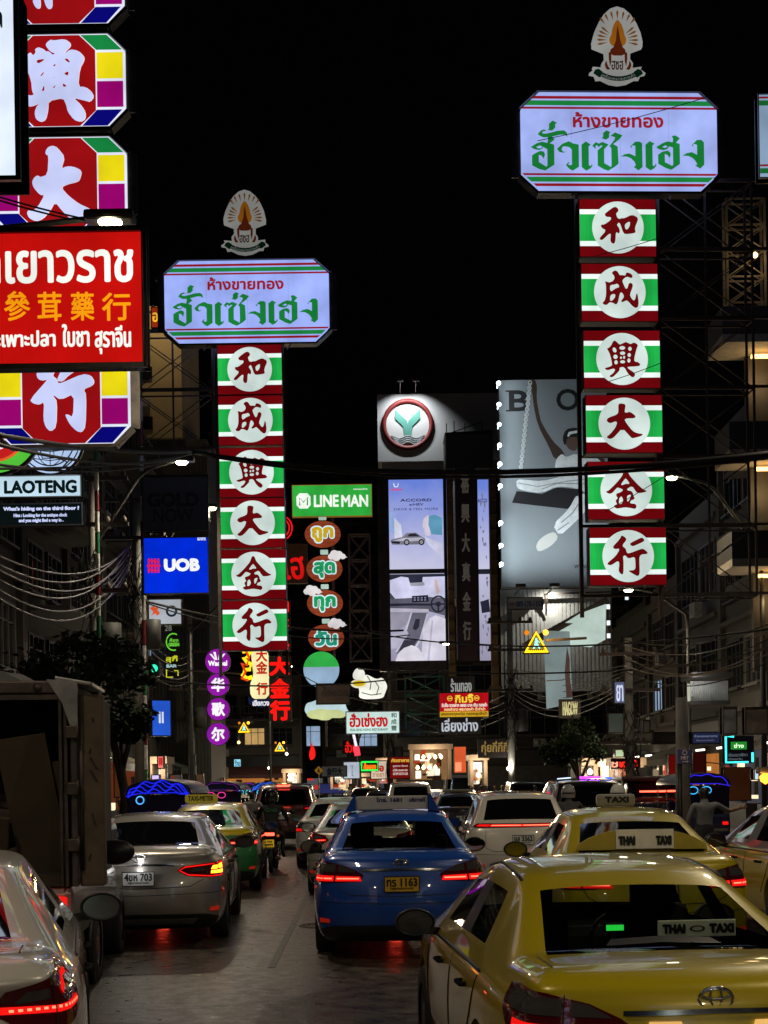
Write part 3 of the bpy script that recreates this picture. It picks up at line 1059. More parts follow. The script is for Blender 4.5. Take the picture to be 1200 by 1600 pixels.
def lamps(root, bvh, kind, zs, lit=True, hs=1.0):
    """tail lamps: housing with light bars as sub-parts; zs lifts the set, hs stretches it outwards"""
    L = {
     'corolla': dict(house=[(.33, .855), (.37, .885), (.50, .945), (.70, .985), (.95, 1.0), (1.18, .985), (1.20, .88), (1.02, .795), (.85, .785), (.5, .79), (.36, .81)],
                     on=[[(.345, .80), (.36, .845), (.60, .852), (.60, .80)], [(.62, .80), (.62, .853), (.95, .862), (.97, .80)]],
                     clear=[[(.40, .885), (.58, .89), (.58, .955), (.50, .94)], [(.62, .89), (1.08, .90), (1.12, .965), (.85, .985), (.62, .962)]], gap=.61, hot=[strip([(.37, .825), (.585, .826)], .006), strip([(.64, .826), (.92, .829)], .006)]),
     'camry': dict(house=[(.34, .90), (.40, .945), (.62, .97), (.95, .995), (1.2, .975), (1.05, .87), (.95, .825), (.60, .82), (.43, .84)],
                   on=[strip([(.66, .958), (.42, .935), (.36, .90), (.44, .85), (.66, .832), (.98, .838)], .007), strip([(.66, .958), (.96, .98), (1.14, .965)], .006)],
                   clear=[[(.46, .88), (.62, .89), (.62, .93), (.50, .92)]], gap=.64, amber=[[(.69, .905), (.72, .945), (.80, .948), (.78, .905)], [(.81, .91), (.83, .955), (.91, .96), (.90, .91)], [(.92, .91), (.93, .96), (1.02, .965), (1.0, .91)], [(.68, .86), (.69, .892), (1.0, .896), (.98, .858)]]),
     'city': dict(house=[(.46, .90), (.52, .97), (.80, 1.03), (1.1, 1.05), (1.2, 1.0), (1.05, .86), (.80, .82), (.55, .84)],
                  on=[strip([(.50, .90), (.74, .89), (1.0, .90)], .014), strip([(.78, .95), (.9, 1.0), (1.05, 1.0)], .010)], hot=[strip([(.53 + .034 * i, .897), (.548 + .034 * i, .8968)], .005) for i in range(14)],
                  clear=[[(.55, .92), (.70, .93), (.70, .97), (.60, .965)]], gap=.72),
     'bar': dict(house=[(.0, 1.02), (.0, 1.08), (.6, 1.085), (.95, 1.09), (1.05, 1.05), (.9, 1.02)],
                 on=[[(.0, 1.035), (.0, 1.066), (.62, 1.07), (.62, 1.037)], [(.64, 1.037), (.64, 1.071), (.90, 1.074), (.92, 1.045)]], hot=[strip([(.02, 1.052), (.6, 1.054)], .006)], clear=[], gap=None),
     'suv': dict(house=[(.50, 1.10), (.55, 1.17), (.85, 1.24), (1.15, 1.22), (1.2, 1.1), (1.0, 1.02), (.7, 1.03)],
                 on=[strip([(.56, 1.12), (.8, 1.14), (1.05, 1.15)], .012)], clear=[], gap=.72),
     'van': dict(house=[(.90, .75), (.90, 1.3), (1.05, 1.3), (1.05, .75)], on=[[(.93, 1.0), (.93, 1.2), (1.02, 1.2), (1.02, 1.0)]], clear=[], gap=None),
    }[kind]
    for mr in (False, True):
        sh = lambda o: [(p[0] * hs, p[1] + zs) for p in o]
        h = MB()
        on_rear(h, bvh, sh(L['house']), .008, mirror=mr, mx=.05)
        ho = h.build('tail_lamp', RED_DIM, root)
        if L['clear']:
            c = MB()
            for o in L['clear']:
                on_rear(c, bvh, sh(o), .011, mirror=mr)
            c.build('clear_lens', CLEAR_LENS, ho)
        b = MB()
        for o in L['on']:
            on_rear(b, bvh, sh(o), .013, mirror=mr, mx=.08)
        b.build('light_bar', TAIL_ON if lit else TAIL_MID if lit is None else RED_DIM, ho)
        hb = MB()
        for o in L.get('hot', []):
            on_rear(hb, bvh, sh(o), .0145, mirror=mr, mx=.08)
        if hb.v and lit:
            hb.build('light_core', TAIL_CORE, ho)
        ab = MB()
        for o in L.get('amber', []):
            on_rear(ab, bvh, sh(o), .0145, mirror=mr, mx=.08)
        if ab.v:
            ab.build('indicator', AMBER if not mr else AMBER_OFF, ho)
        if L['gap']:
            g = MB()
            zz = [p[1] for p in L['house']]
            on_rear(g, bvh, sh(strip([(L['gap'], min(zz)), (L['gap'], max(zz) - .02)], .003)), .0145, mirror=mr)
            g.build('gap', BLACK, ho)


def hit_y(bvh, x, z):
    h = bvh.ray_cast(Vector((x, -6, z)), Vector((0, 1, 0)))
    return h[0].y if h[0] is not None else -2.2


def hit_z(bvh, x, y):
    h = bvh.ray_cast(Vector((x, y, 6)), Vector((0, 0, -1)))
    return h[0].z if h[0] is not None else 1.4


def hit_x(bvh, y, z, s):
    h = bvh.ray_cast(Vector((s * 4, y, z)), Vector((-s, 0, 0)))
    return h[0].x if h[0] is not None else s * .85


def plate(root, bvh, z, txt, bg, ink, sub=None, w=.34, h=.15, x=0, lit=0.0):
    y = min(hit_y(bvh, x - w / 2, z - h / 2), hit_y(bvh, x, z - h / 2), hit_y(bvh, x, z + h / 2)) - .012
    m = MB()
    m.box((x, y, z), (w, .008, h), 0, None, .003)
    o = m.build('licence_plate', bg, root)
    f = MB()
    for sx in (-1, 1):
        f.box((x + sx * w / 2, y - .002, z), (.008, .014, h + .012))
        f.box((x, y - .0021, z + sx * h / 2), (w + .008, .0139, .008))
    f.build('plate_frame', BLACK, o)
    t = MB()
    if txt:
        text(t, txt, (x - w * .44, z - h * (.16 if sub else .3), x + w * .44, z + h * .4), y - .006, 0, .0035)
    if sub:
        text(t, sub, (x - w * .33, z - h * .4, x + w * .33, z - h * .22), y - .006, 0, .0008)
    if t.v:
        t.build('lettering', ink, o)
    return y


INK = mat("plate_ink", (.008, .008, .008), .4)
WPLATE = mat("white_licence_plate", (.75, .75, .74), .35, noise=.1)
YPLATE = mat("yellow_licence_plate", (.60, .36, .03), .35, noise=.15)
RPLATE = mat("red_licence_plate", (.5, .03, .02), .35, noise=.15)


def car(name, label, cat, style, col, x, Y, yaw=0.0, lamp='corolla', lampz=0.0, plate_txt=None, plate_bg=None, glass=None, group='cars queueing in the street',
        lit=True, badge=True, paint2=None, spokes=5, zofs=0.0, chrome_z=None, tail_y=True, mirrors=True, detail=2, hs=1.0, lower=True, plate_z=None):
    """x, Y: middle of the tail on the road; yaw turns the car about that point"""
    sty = STYLES[style]
    parts, bvh = body_parts(style)
    root = thing(name, label, cat, (x, Y, zofs), yaw, group)
    tail = -min(s['yl'] for s in sty['st']) + .12
    off = Vector((0, tail, 0))
    made = []

    class R:      # parts are shaped round the car's middle, then moved so that the tail is at the root
        pass
    names = {0: 'body', 1: 'side_window', 6: 'side_window', 7: 'side_window', 8: 'side_window', 2: 'rear_window', 3: 'windscreen', 4: 'underbody', 5: 'door_pillar', 9: 'door_pillar'}
    gl = glass or DARKGLASS
    for mi, me in parts.items():
        m2 = me.copy()
        m2.materials.clear()
        m2.materials.append(col if mi == 0 else BLACK if mi in (4, 5, 9) else gl)
        o = bpy.data.objects.new(names[mi], m2)
        C.objects.link(o)
        o.parent = root
        if mi == 0 and paint2:
            body = o
            m2.materials.append(paint2[0])
            for p in m2.polygons:
                if p.center.z < paint2[1]:
                    p.material_index = 1
    st = sty['st']
    zb = st[0]['zb']
    w = max(s['w'] for s in st)
    for wy in sty['wheels']:
        for sx in (-1, 1):
            wheel(root, sx * (w - .115), wy, sty['wr'], sx, spokes)
    lamps(root, bvh, lamp, lampz, lit, hs)
    if lit and Y < 26:      # the lamps throw their red on the road and the next car
        for sx in (-1, 1):
            li = bpy.data.lights.new('tail_light', 'POINT')
            li.energy = 2.2
            li.color = (1, .06, .03)
            li.shadow_soft_size = .08
            lo = bpy.data.objects.new('tail_light', li)
            C.objects.link(lo)
            lo.parent = root
            lo.location = (sx * .72, -tail - .12, zb - .13)
    # seams of the boot lid, dark lower valance, reflectors, exhaust
    g = MB()
    zt = st[0]['zt']
    if style in ('sedan', 'bigsedan'):
        on_rear(g, bvh, strip([(-.60, .80 + lampz), (-.55, .72), (-.45, .665), (0, .65), (.45, .665), (.55, .72), (.60, .80 + lampz)], .004), .003)
    else:
        on_rear(g, bvh, strip([(-.66, .98), (-.64, .70), (-.5, .64), (.5, .64), (.64, .70), (.66, .98)], .004), .003)
    on_rear(g, bvh, strip([(-1.0, .60), (0, .575), (1.0, .60)], .003), .003)
    g.build('seam', BLACK, root)
    zo = st[0]['zo']
    if lower:
        v = MB()
        on_rear(v, bvh, [(-.78, zo + .02), (-.84, zo + .13), (-.62, zo + .17), (0, zo + .18), (.62, zo + .17), (.84, zo + .13), (.78, zo + .02)][::-1], .01)
        v.build('lower_valance', BLACK, root)
    if style == 'bigsedan':
        v = MB()
        on_rear(v, bvh, [(-.50, zo + .06), (-.54, zo + .13), (.54, zo + .13), (.50, zo + .06)][::-1], .016)
        v.build('bumper_insert', STEEL, root)
    for sx in (-1, 1):
        r_ = MB()
        on_rear(r_, bvh, [(sx * .66, zo + .20), (sx * .66, zo + .24), (sx * .80, zo + .25), (sx * .80, zo + .205)][::sx], .012)
        r_.build('reflector', REFLECTOR, root)
    if badge:
        bz = zb + .03
        by = hit_y(bvh, 0, bz) - .006
        b = MB()
        emblem_rings(b, (0, bz), .075, .05, .006, by)
        b.build('badge', CHROME, root)
    if chrome_z:
        c = MB()
        on_rear(c, bvh, strip([(-.36, chrome_z), (0, chrome_z + .006), (.36, chrome_z)], .011), .012)
        c.build('garnish', CHROME, root)
    if plate_txt is not None:
        pz = plate_z or zb - .16
        plate(root, bvh, pz, plate_txt[0], plate_bg or WPLATE, INK, plate_txt[1] if len(plate_txt) > 1 else None)
    if mirrors:
        my = 0.74 if style in ('sedan', 'hatch', 'suv') else .92
        if style == 'van':
            my = 1.5
        for sx in (-1, 1):
            zc = st[9]['zb'] + .055
            xx = abs(hit_x(bvh, my, zc - .07, sx))
            m = MB()
            m.lathe([(.001, .085), (.045, .075), (.075, .04), (.088, -.01), (.088, -.05), (.08, -.056), (.078, -.04)], 'y', (sx * (xx + .15), my, zc), 24)
            m.v = [((v[0] - sx * (xx + .15)) * 1.5 + sx * (xx + .15), v[1], v[2]) for v in m.v]
            m.bar((sx * (xx - .04), my + .02, zc - .07), (sx * (xx + .10), my, zc - .05), .05)
            mo = m.build('wing_mirror', BLACK, root)
            mm = MB()
            mm.flat([ell(sx * (xx + .15), zc, .112, .074, 24)], my - .047)
            mm.v = [(v[0], v[1] + sx * .07 * (v[0] - sx * (xx + .15)), v[2]) for v in mm.v]      # turned out to the road
            mm.build('mirror_glass', mat('mirror_silver', (.30, .30, .32), .03, 1.0), mo)
    if Y < 26:      # door seams, belt trim, fuel flap
        for sx in (-1, 1):
            def side(pts, r_, nm, mt):
                q = []
                for i in range(len(pts) - 1):
                    for k in range(6):
                        t = k / 6
                        q.append((pts[i][0] * (1 - t) + pts[i + 1][0] * t, pts[i][1] * (1 - t) + pts[i + 1][1] * t))
                q.append(pts[-1])
                mm_ = MB()
                mm_.tube([(hit_x(bvh, y_, z_, sx) + sx * .001, y_, z_) for y_, z_ in q], r_, 5)
                mm_.build(nm, mt, root)
            for pts in ([(-.18, .34), (-.17, zb - .01)], [(-.86, .50), (-1.06, .72), (-1.16, zb - .01)], [(.92, .34), (.98, zb - .03)]):
                side(pts, .005, 'door_seam', BLACK)
            side([(-1.2, zb + .012), (-.6, zb + .012), (.2, zb + .008), (.86, zb)], .010, 'belt_trim', BLACK)
            side([(-1.0, zo_ := st[0]['zo'] + .10), (.9, zo_)], .006, 'sill_seam', BLACK)
        if style in ('sedan', 'bigsedan'):
            for sx in (-1, 1):
                mm_ = MB()
                y0, y1 = st[2]['yl'] - .12, st[3]['yt'] - .06
                mm_.tube([(sx * .645, y0 + (y1 - y0) * k / 8, hit_z(bvh, sx * .645, y0 + (y1 - y0) * k / 8) - .001) for k in range(9)], .0045, 5)
                mm_.build('boot_seam', BLACK, root)
    # door handles and window trim
    for sx in (-1, 1):
        for hy in (-.78, .22):
            hz = zb - .10
            hx = hit_x(bvh, hy, hz, sx)
            m = MB()
            m.tube([(hx - sx * .01, hy - .09, hz), (hx + sx * .03, hy - .07, hz), (hx + sx * .034, hy + .06, hz), (hx - sx * .01, hy + .09, hz)], [.012, .014, .014, .012], 8)
            m.build('door_handle', col, root)
    # antenna on the roof
    if style == 'sedan':
        for o in root.children:
            o.location = off
        return root, bvh, off
    az = hit_z(bvh, 0, st[6]['yt'] + .1)
    m = MB()
    m.flat([[(0, 0), (.14, 0), (.03, .045)]], -.012, 0, .024)
    for i in range(len(m.v)):
        vx, vy, vz = m.v[i]
        m.v[i] = (vy, st[6]['yt'] + .05 + vx, az - .005 + vz)
    m.build('roof_antenna', col, root)
    for o in root.children:
        o.location = off
    root['tail'] = tail
    return root, bvh, off


def part(root, mb, name, m, off, smooth=False):
    o = mb.build(name, m, root, smooth)
    o.location = off
    return o

# ------------------------------------------------------------------ ground and pavements
def ground_mat():
    m, t, o = _new('asphalt')
    b = t.nodes.new('ShaderNodeBsdfPrincipled')
    tc = t.nodes.new('ShaderNodeTexCoord')
    n1 = t.nodes.new('ShaderNodeTexNoise')
    n1.inputs['Scale'].default_value = .45
    n1.inputs['Detail'].default_value = 8
    n2 = t.nodes.new('ShaderNodeTexNoise')
    n2.inputs['Scale'].default_value = 38
    n2.inputs['Detail'].default_value = 4
    mp = t.nodes.new('ShaderNodeMapping')
    mp.inputs['Scale'].default_value = (1.6, .22, 1)
    n3 = t.nodes.new('ShaderNodeTexNoise')
    n3.inputs['Scale'].default_value = 1.2
    n3.inputs['Detail'].default_value = 6
    t.links.new(tc.outputs['Object'], n1.inputs['Vector'])
    t.links.new(tc.outputs['Object'], n2.inputs['Vector'])
    t.links.new(tc.outputs['Object'], mp.inputs[0])
    t.links.new(mp.outputs[0], n3.inputs['Vector'])
    r = t.nodes.new('ShaderNodeValToRGB')
    r.color_ramp.elements[0].position = .3
    r.color_ramp.elements[0].color = (.026, .021, .0165, 1)
    r.color_ramp.elements[1].position = .72
    r.color_ramp.elements[1].color = (.076, .061, .047, 1)
    ad = t.nodes.new('ShaderNodeMath')
    ad.operation = 'MULTIPLY_ADD'
    ad.inputs[1].default_value = .5
    t.links.new(n1.outputs[0], ad.inputs[0])
    n4 = t.nodes.new('ShaderNodeTexNoise')
    n4.inputs['Scale'].default_value = 5.5
    n4.inputs['Detail'].default_value = 10
    n4.inputs['Roughness'].default_value = .75
    t.links.new(tc.outputs['Object'], n4.inputs['Vector'])
    m3 = t.nodes.new('ShaderNodeMath')
    m3.operation = 'MULTIPLY'
    m3.inputs[1].default_value = .5
    t.links.new(n3.outputs[0], m3.inputs[0])
    t.links.new(m3.outputs[0], ad.inputs[2])
    t.links.new(ad.outputs[0], r.inputs[0])
    # stone chips, oil spots and a lengthwise seam
    sp = t.nodes.new('ShaderNodeMapRange')
    sp.inputs[1].default_value = .35
    sp.inputs[2].default_value = .65
    sp.inputs[3].default_value = .62
    sp.inputs[4].default_value = 1.42
    t.links.new(n2.outputs[0], sp.inputs[0])
    vo = t.nodes.new('ShaderNodeTexVoronoi')
    vo.feature = 'DISTANCE_TO_EDGE'
    vo.inputs['Scale'].default_value = .35
    t.links.new(tc.outputs['Object'], vo.inputs['Vector'])
    cr = t.nodes.new('ShaderNodeMapRange')
    cr.inputs[1].default_value = .004
    cr.inputs[2].default_value = .016
    cr.inputs[3].default_value = .45
    cr.inputs[4].default_value = 1.0
    t.links.new(vo.outputs[0], cr.inputs[0])
    mu = t.nodes.new('ShaderNodeMath')
    mu.operation = 'MULTIPLY'
    s4 = t.nodes.new('ShaderNodeMapRange')
    s4.inputs[1].default_value = .38
    s4.inputs[2].default_value = .62
    s4.inputs[3].default_value = .55
    s4.inputs[4].default_value = 1.45
    t.links.new(n4.outputs[0], s4.inputs[0])
    mq = t.nodes.new('ShaderNodeMath')
    mq.operation = 'MULTIPLY'
    t.links.new(sp.outputs[0], mq.inputs[0])
    t.links.new(s4.outputs[0], mq.inputs[1])
    t.links.new(mq.outputs[0], mu.inputs[0])
    t.links.new(cr.outputs[0], mu.inputs[1])
    sv = t.nodes.new('ShaderNodeVectorMath')
    sv.operation = 'SCALE'
    t.links.new(r.outputs[0], sv.inputs[0])
    t.links.new(mu.outputs[0], sv.inputs['Scale'])
    t.links.new(sv.outputs[0], b.inputs['Base Color'])
    rr = t.nodes.new('ShaderNodeMapRange')
    rr.inputs[1].default_value = .35
    rr.inputs[2].default_value = .65
    rr.inputs[3].default_value = .24
    rr.inputs[4].default_value = .55
    t.links.new(n4.outputs[0], rr.inputs[0])
    t.links.new(rr.outputs[0], b.inputs['Roughness'])
    bp = t.nodes.new('ShaderNodeBump')
    bp.inputs['Strength'].default_value = .35
    bp.inputs['Distance'].default_value = .01
    t.links.new(n2.outputs[0], bp.inputs['Height'])
    t.links.new(bp.outputs[0], b.inputs['Normal'])
    t.links.new(b.outputs[0], o.inputs[0])
    return m


def road_z(x, y):
    t = max(0.0, min(1.0, (y - 9.5) / 4.0))      # the right lanes dip a little towards the camera
    s = max(0.0, min(1.0, (x + 1.0) / 1.6))
    return -.15 * (1 - t * t * (3 - 2 * t)) * s * s * (3 - 2 * s)


XL, XR = -7.2, 9.4         # kerbs
BL, BR = -10.2, 12.4       # house fronts
g = MB()
g.add([(-400, -200, -.3), (400, -200, -.3), (400, 900, -.3), (-400, 900, -.3)], [(0, 1, 2, 3)])
tag(g.build('ground', mat('dark_soil', (.05, .045, .04), .9)), kind='structure')
g = MB()
ny = 80
vs, fs = [], []
for i in range(ny + 1):
    y = -25 + 145 * i / ny
    for j in range(17):
        x = XL + (XR - XL) * j / 16
        vs.append((x, y, road_z(x, y)))
for i in range(ny):
    for j in range(16):
        a = i * 17 + j
        fs.append((a, a + 1, a + 18, a + 17))
g.add(vs, fs)
tag(g.build('road', ground_mat()), kind='structure')
for nm, xa, xb in (('pavement', BL - .2, XL), ('pavement', XR, BR + .2)):
    g = MB()
    g.box(((xa + xb) / 2, 47.5, -.06), (xb - xa, 145, .40))
    tag(g.build(nm, mat('paving_stone', (.14, .13, .115), .7, noise=.35, nscale=1.5, bump=.2)), kind='structure')
g = MB()
for i in range(14):
    g.box((3.6, 16 + i * 6, .003), (.12, 2.4, .004))
tag(g.build('lane_marking', mat('worn_white_paint', (.30, .29, .26), .6, noise=.6, nscale=9)), kind='structure')

pm = mat('tar_patch', (.034, .030, .026), .5, noise=.5, nscale=14, bump=.3)
g = MB()
for i, (x, y, w, l, a) in enumerate(((-1.22, 21.0, .07, 15, .015), (-.75, 26, .8, 2.6, .1), (1.9, 31, 1.2, 2.2, 0), (-1.25, 39, .1, 14, -.02))):
    g.box((x, y, .003 + .0025 * i), (w, l, .004), 0, Matrix.Rotation(a, 3, 'Z'))
tag(g.build('road_patch', pm), kind='structure')
mh = thing('manhole_cover', 'round iron manhole cover in the open lane behind the motorbike', 'manhole', (-.75, 17.5, .002))
m = MB()
m.lathe([(.34, 0), (.34, .008), (.30, .008), (.30, .004), (.001, .004)], 'z', (0, 0, 0), 28)
for i in range(-4, 5):
    m.box((i * .06, 0, .006), (.02, .5 * math.sqrt(1 - (i / 5) ** 2), .006))
m.build('iron_plate', RUST, mh)

# ------------------------------------------------------------------ houses along the street
WALLS = [mat('plaster_%d' % i, c, .85, noise=.35, nscale=.9, bump=.15) for i, c in enumerate(((.066, .058, .047), (.05, .046, .042), (.078, .066, .054), (.045, .039, .034), (.06, .054, .05)))]
PANE = mat('unlit_pane', (.012, .013, .016), .08)
SHUTTER = mat('roller_shutter', (.12, .11, .10), .5, .4, noise=.3, nscale=3)
LITPANE = em((255, 206, 130), .5)
COOLPANE = em((190, 220, 255), .5)


def house(name, label, x, y, rz, w, h, depth=8.0, floors=4, bays=2, wall=0, seed=0, balcony=False, awning=False, group=None, ground=True, lit=.12, fins=False, shop=False):
    """shophouse: local x along its front, local -y out of the front; (x, y) = middle of the front on the ground"""
    r = random.Random(seed)
    root = thing(name, label, 'building', (x, y, 0), rz, group)
    m = MB()
    m.box((0, depth / 2, h / 2), (w, depth, h))
    for sx in (-1, 1):      # party-wall piers
        m.box((sx * (w / 2 - .12), -.06, h / 2), (.24, .24, h - .01))
    fh = (h - 4.2) / floors
    for f in range(floors + 1):
        z = 4.2 + f * fh
        m.box((0, -.12, z - .06), (w - .5, .30, .16))
    m.box((0, .35, h + .45), (w - .002, .7, .9))
    for i in range(3):      # roof tanks and boxes
        m.box((r.uniform(-w / 3, w / 3), r.uniform(2, 6), h + .6), (r.uniform(.8, 1.6), 1.2, 1.2))
    m.build('wall', WALLS[wall], root)
    bw = (w - .8) / bays
    for f in range(floors):
        for b in range(bays):
            cx = -w / 2 + .4 + bw * (b + .5)
            cz = 4.2 + f * fh + fh * .5
            ww, wh = bw * .72, fh * .52
            fr = MB()
            for sx in (-1, 1):
                fr.box((cx + sx * ww / 2, -.04, cz), (.07, .12, wh + .07))
                fr.box((cx, -.041, cz + sx * wh / 2), (ww + .068, .12, .07))
            nm = 3
            for i in range(1, nm):
                fr.box((cx - ww / 2 + ww * i / nm, -.03, cz), (.045, .08, wh))
            fr.box((cx, -.032, cz + wh * .22), (ww, .07, .04))
            fr.box((cx, -.1, cz - wh / 2 - .08), (ww + .2, .26, .07))
            fo = fr.build('window', BLACK if r.random() < .5 else SHUTTER, root)
            p = MB()
            p.rect(cx - ww / 2, cz - wh / 2, cx + ww / 2, cz + wh / 2, -.012)
            lp = r.random() < lit
            p.build('pane', (LITPANE if r.random() < .6 else COOLPANE) if lp else PANE, fo)
            if r.random() < .35:
                a = MB()
                ax_ = cx + r.uniform(-.5, .5)
                a.box((ax_, -.45, cz - wh / 2 - .55), (.8, .32, .55), 0, None, .02)
                a.lathe([(.2, -.615), (.2, -.625), (.001, -.625)], 'y', (ax_ - .12, 0, cz - wh / 2 - .55), 14)
                a.build('air_conditioner', mat('aircon_case', (.3, .29, .27), .5, noise=.3), root)
        if fins:
            fm = MB()
            for i in range(14):
                fm.box((-w / 2 + .4 + (w - .8) * i / 13, -.28, 4.2 + f * fh + fh * .5), (.05, .22, fh * .8))
            fm.build('sun_fins', WALLS[(wall + 1) % 5], root)
        if balcony and f > 0:
            bm_ = MB()
            z = 4.2 + f * fh
            bm_.box((0, -.75, z - .01), (w - .3, 1.3, .14))
            for i in range(12):
                bm_.box((-w / 2 + .3 + (w - .6) * i / 11, -1.36, z + .5), (.05, .05, .9))
            bm_.box((0, -1.36, z + .97), (w - .5, .07, .07))
            bm_.build('balcony', WALLS[(wall + 2) % 5], root)
    if shop:
        e = MB()
        e.rect(-w / 2 + .4, .2, w / 2 - .4, 2.7, -.14)
        e.build('lit_shopfront', em([(196, 120, 56), (170, 150, 120), (150, 70, 40), (120, 120, 130)][seed % 4], r.uniform(.25, .7)), root)
        e = MB()
        for i in range(26):
            bx, bz = r.uniform(-w / 2 + .5, w / 2 - .5), r.uniform(.3, 2.5)
            e.box((bx, -.22, bz), (r.uniform(.1, .6), .12, r.uniform(.08, .5)), i % 4)
        e.box((0, -.4, .5), (w - 1.4, .5, .9), 0)
        e.build('shop_goods', [BLACK, WALLS[0], em((220, 60, 40), .7), em((255, 236, 190), 1.3)], root)
        e = MB()
        for bx in (-w / 4, w / 4):
            e.box((bx, -.5, 2.85), (1.2, .08, .06))
        e.build('tube_lamp', em((255, 244, 220), 4.0), root)
    elif ground:
        s = MB()
        n = 16
        for i in range(n):
            z = .15 + 2.7 * i / n
            s.box((0, -.03 - .02 * (i % 2), z + .085), (w - .7, .06, .165))
        s.build('roller_shutter', SHUTTER, root)
    if ground:
        s = MB()
        s.box((0, -.09, 3.45), (w - .6, .16, .9))
        s.build('fascia_board', BLACK if r.random() < .5 else WALLS[(wall + 3) % 5], root)
    if awning:
        a = MB()
        a.add([(-w / 2 + .1, -.1, 3.2), (w / 2 - .1, -.1, 3.2), (w / 2 - .1, -1.9, 2.55), (-w / 2 + .1, -1.9, 2.55)], [(0, 1, 2, 3)])
        a.add([(-w / 2 + .1, -1.9, 2.55), (w / 2 - .1, -1.9, 2.55), (w / 2 - .1, -1.9, 2.3), (-w / 2 + .1, -1.9, 2.3)], [(0, 1, 2, 3)])
        for sx in (-1, 1):
            a.bar((sx * (w / 2 - .15), -.1, 2.3), (sx * (w / 2 - .15), -1.88, 2.5), .04)
        a.build('awning', mat('awning_canvas_%d' % (seed % 3), ((.10, .035, .03), (.05, .07, .05), (.12, .10, .07))[seed % 3], .8, noise=.3), root)
    return root


LEFT_L = ['narrow dark shophouse behind the octagon tower on the left', 'plain grey shophouse with closed shutters beside the white bar sign', 'dark shophouse behind the wire bundle on the left pavement', 'shophouse carrying the unlit grey board and the blue bank sign',
          'brown shophouse behind the farther gold shop tower', 'low shophouse by the purple disc signs', 'shophouse behind the cream bottle sign', 'far left shophouse near the small crossing triangles', 'last shophouse at the end of the left row']
y = 14.0
for i in range(9):
    w = 6.2 + rnd.uniform(-.6, 1.4)
    h = [17, 19, 16, 18, 15, 14, 17, 15, 16][i] + rnd.uniform(-.5, .5)
    house('shophouse', LEFT_L[i], BL, y + w / 2, rad(90), w, h, 8, 4, 2, i % 5, i, balcony=i in (1, 4, 6), awning=i in (3, 5, 7), group='shophouses on the left', fins=i in (2,), lit=.06, shop=i > 3)
    y += w + .02
RIGHT_L = ['dark shophouse at the right edge of the photo', 'shophouse with balconies behind the lattice mast on the right', 'shophouse with metal shutters behind the right hand lamp', 'shophouse behind the concrete pole and metro sign',
           'shophouse behind the white lit canopy', 'shophouse beside the hanging white banner', 'dark shophouse left of the hanging banner', 'far right shophouse behind the awning']
y = 24.0
for i in range(8):
    w = 6.4 + rnd.uniform(-.5, 1.2)
    h = [22, 21, 15, 13.5, 11.5, 9.5, 9, 9][i]
    house('shophouse', RIGHT_L[i], BR, y + w / 2, rad(-90), w, h, 8, [5, 5, 3, 3, 2, 2, 2, 2][i], 2, (i + 2) % 5, 40 + i, balcony=i in (1, 2), awning=i in (4, 6, 7), group='shophouses on the right', lit=.05, shop=i > 1)
    y += w + .02

# warm lit balcony slabs on the right-hand block


def lit_balcony(px, py, Y, w, d, label):
    root = thing('lit_balcony', label, 'balcony', at(px, py, Y), 0, 'warm lit balcony slabs on the right')
    m = MB()
    m.box((0, 0, .12), (w, d, .2))
    m.build('slab', mat('cream_plaster', (.42, .36, .27), .8, noise=.2), root)
    m = MB()
    m.box((-w / 2 + .05, 0, .58), (.1, d, .72))
    m.box((0, -d / 2 + .05, .58), (w - .2, .1, .72))
    m.build('parapet', WALLS[0], root)
    wl = MB()
    wl.box((w * .35, d * .3, -1.3), (w * .5, .2, 2.6))
    wl.build('back_wall', WALLS[2], root)
    l = MB()
    l.box((w * .3, .0, -.12), (.5, .12, .08))
    l.build('tube_lamp', em((255, 196, 110), 5.0), root)
    li = bpy.data.lights.new('tube_light', 'POINT')
    li.energy = 16
    li.color = (1, .72, .36)
    li.shadow_soft_size = .2
    lo = bpy.data.objects.new('tube_light', li)
    C.objects.link(lo)
    lo.parent = root
    lo.location = (w * .28, -.1, -.75)


lit_balcony(1162, 550, 37, 1.5, 1.6, 'highest warm lit balcony slab at the right edge')
lit_balcony(1170, 726, 37, 1.4, 1.6, 'middle warm lit balcony slab at the right edge beside the mast')
lit_balcony(1174, 893, 37, 1.4, 1.6, 'lowest warm lit balcony slab above the wires at the right edge')

# houses that close the view
house('apartment_block', 'dark block behind the wooden ovals closing the street', -6.5, 118, 0, 18, 24, 10, 6, 5, 1, 91, lit=.10, balcony=True, shop=True, awning=True)
house('shophouse', 'low dim shophouse with an awning under the smallest crossing triangle', -9.5, 104, 0, 7, 9, 6, 2, 3, 2, 96, lit=.2, balcony=True, shop=True, awning=True)
house('shophouse', 'low dim shophouse behind the yellow crossing diamond', -1.2, 108, 0, 7, 8, 6, 2, 3, 4, 95, lit=.2, balcony=True, shop=True, awning=True)
house('apartment_block', 'dark block behind the video screen', 8.5, 96, 0, 17, 20, 10, 5, 4, 3, 92, lit=.04)
house('apartment_block', 'dark block at the right behind the white banner', 22, 80, 0, 14, 12, 10, 3, 3, 2, 93, lit=.05)

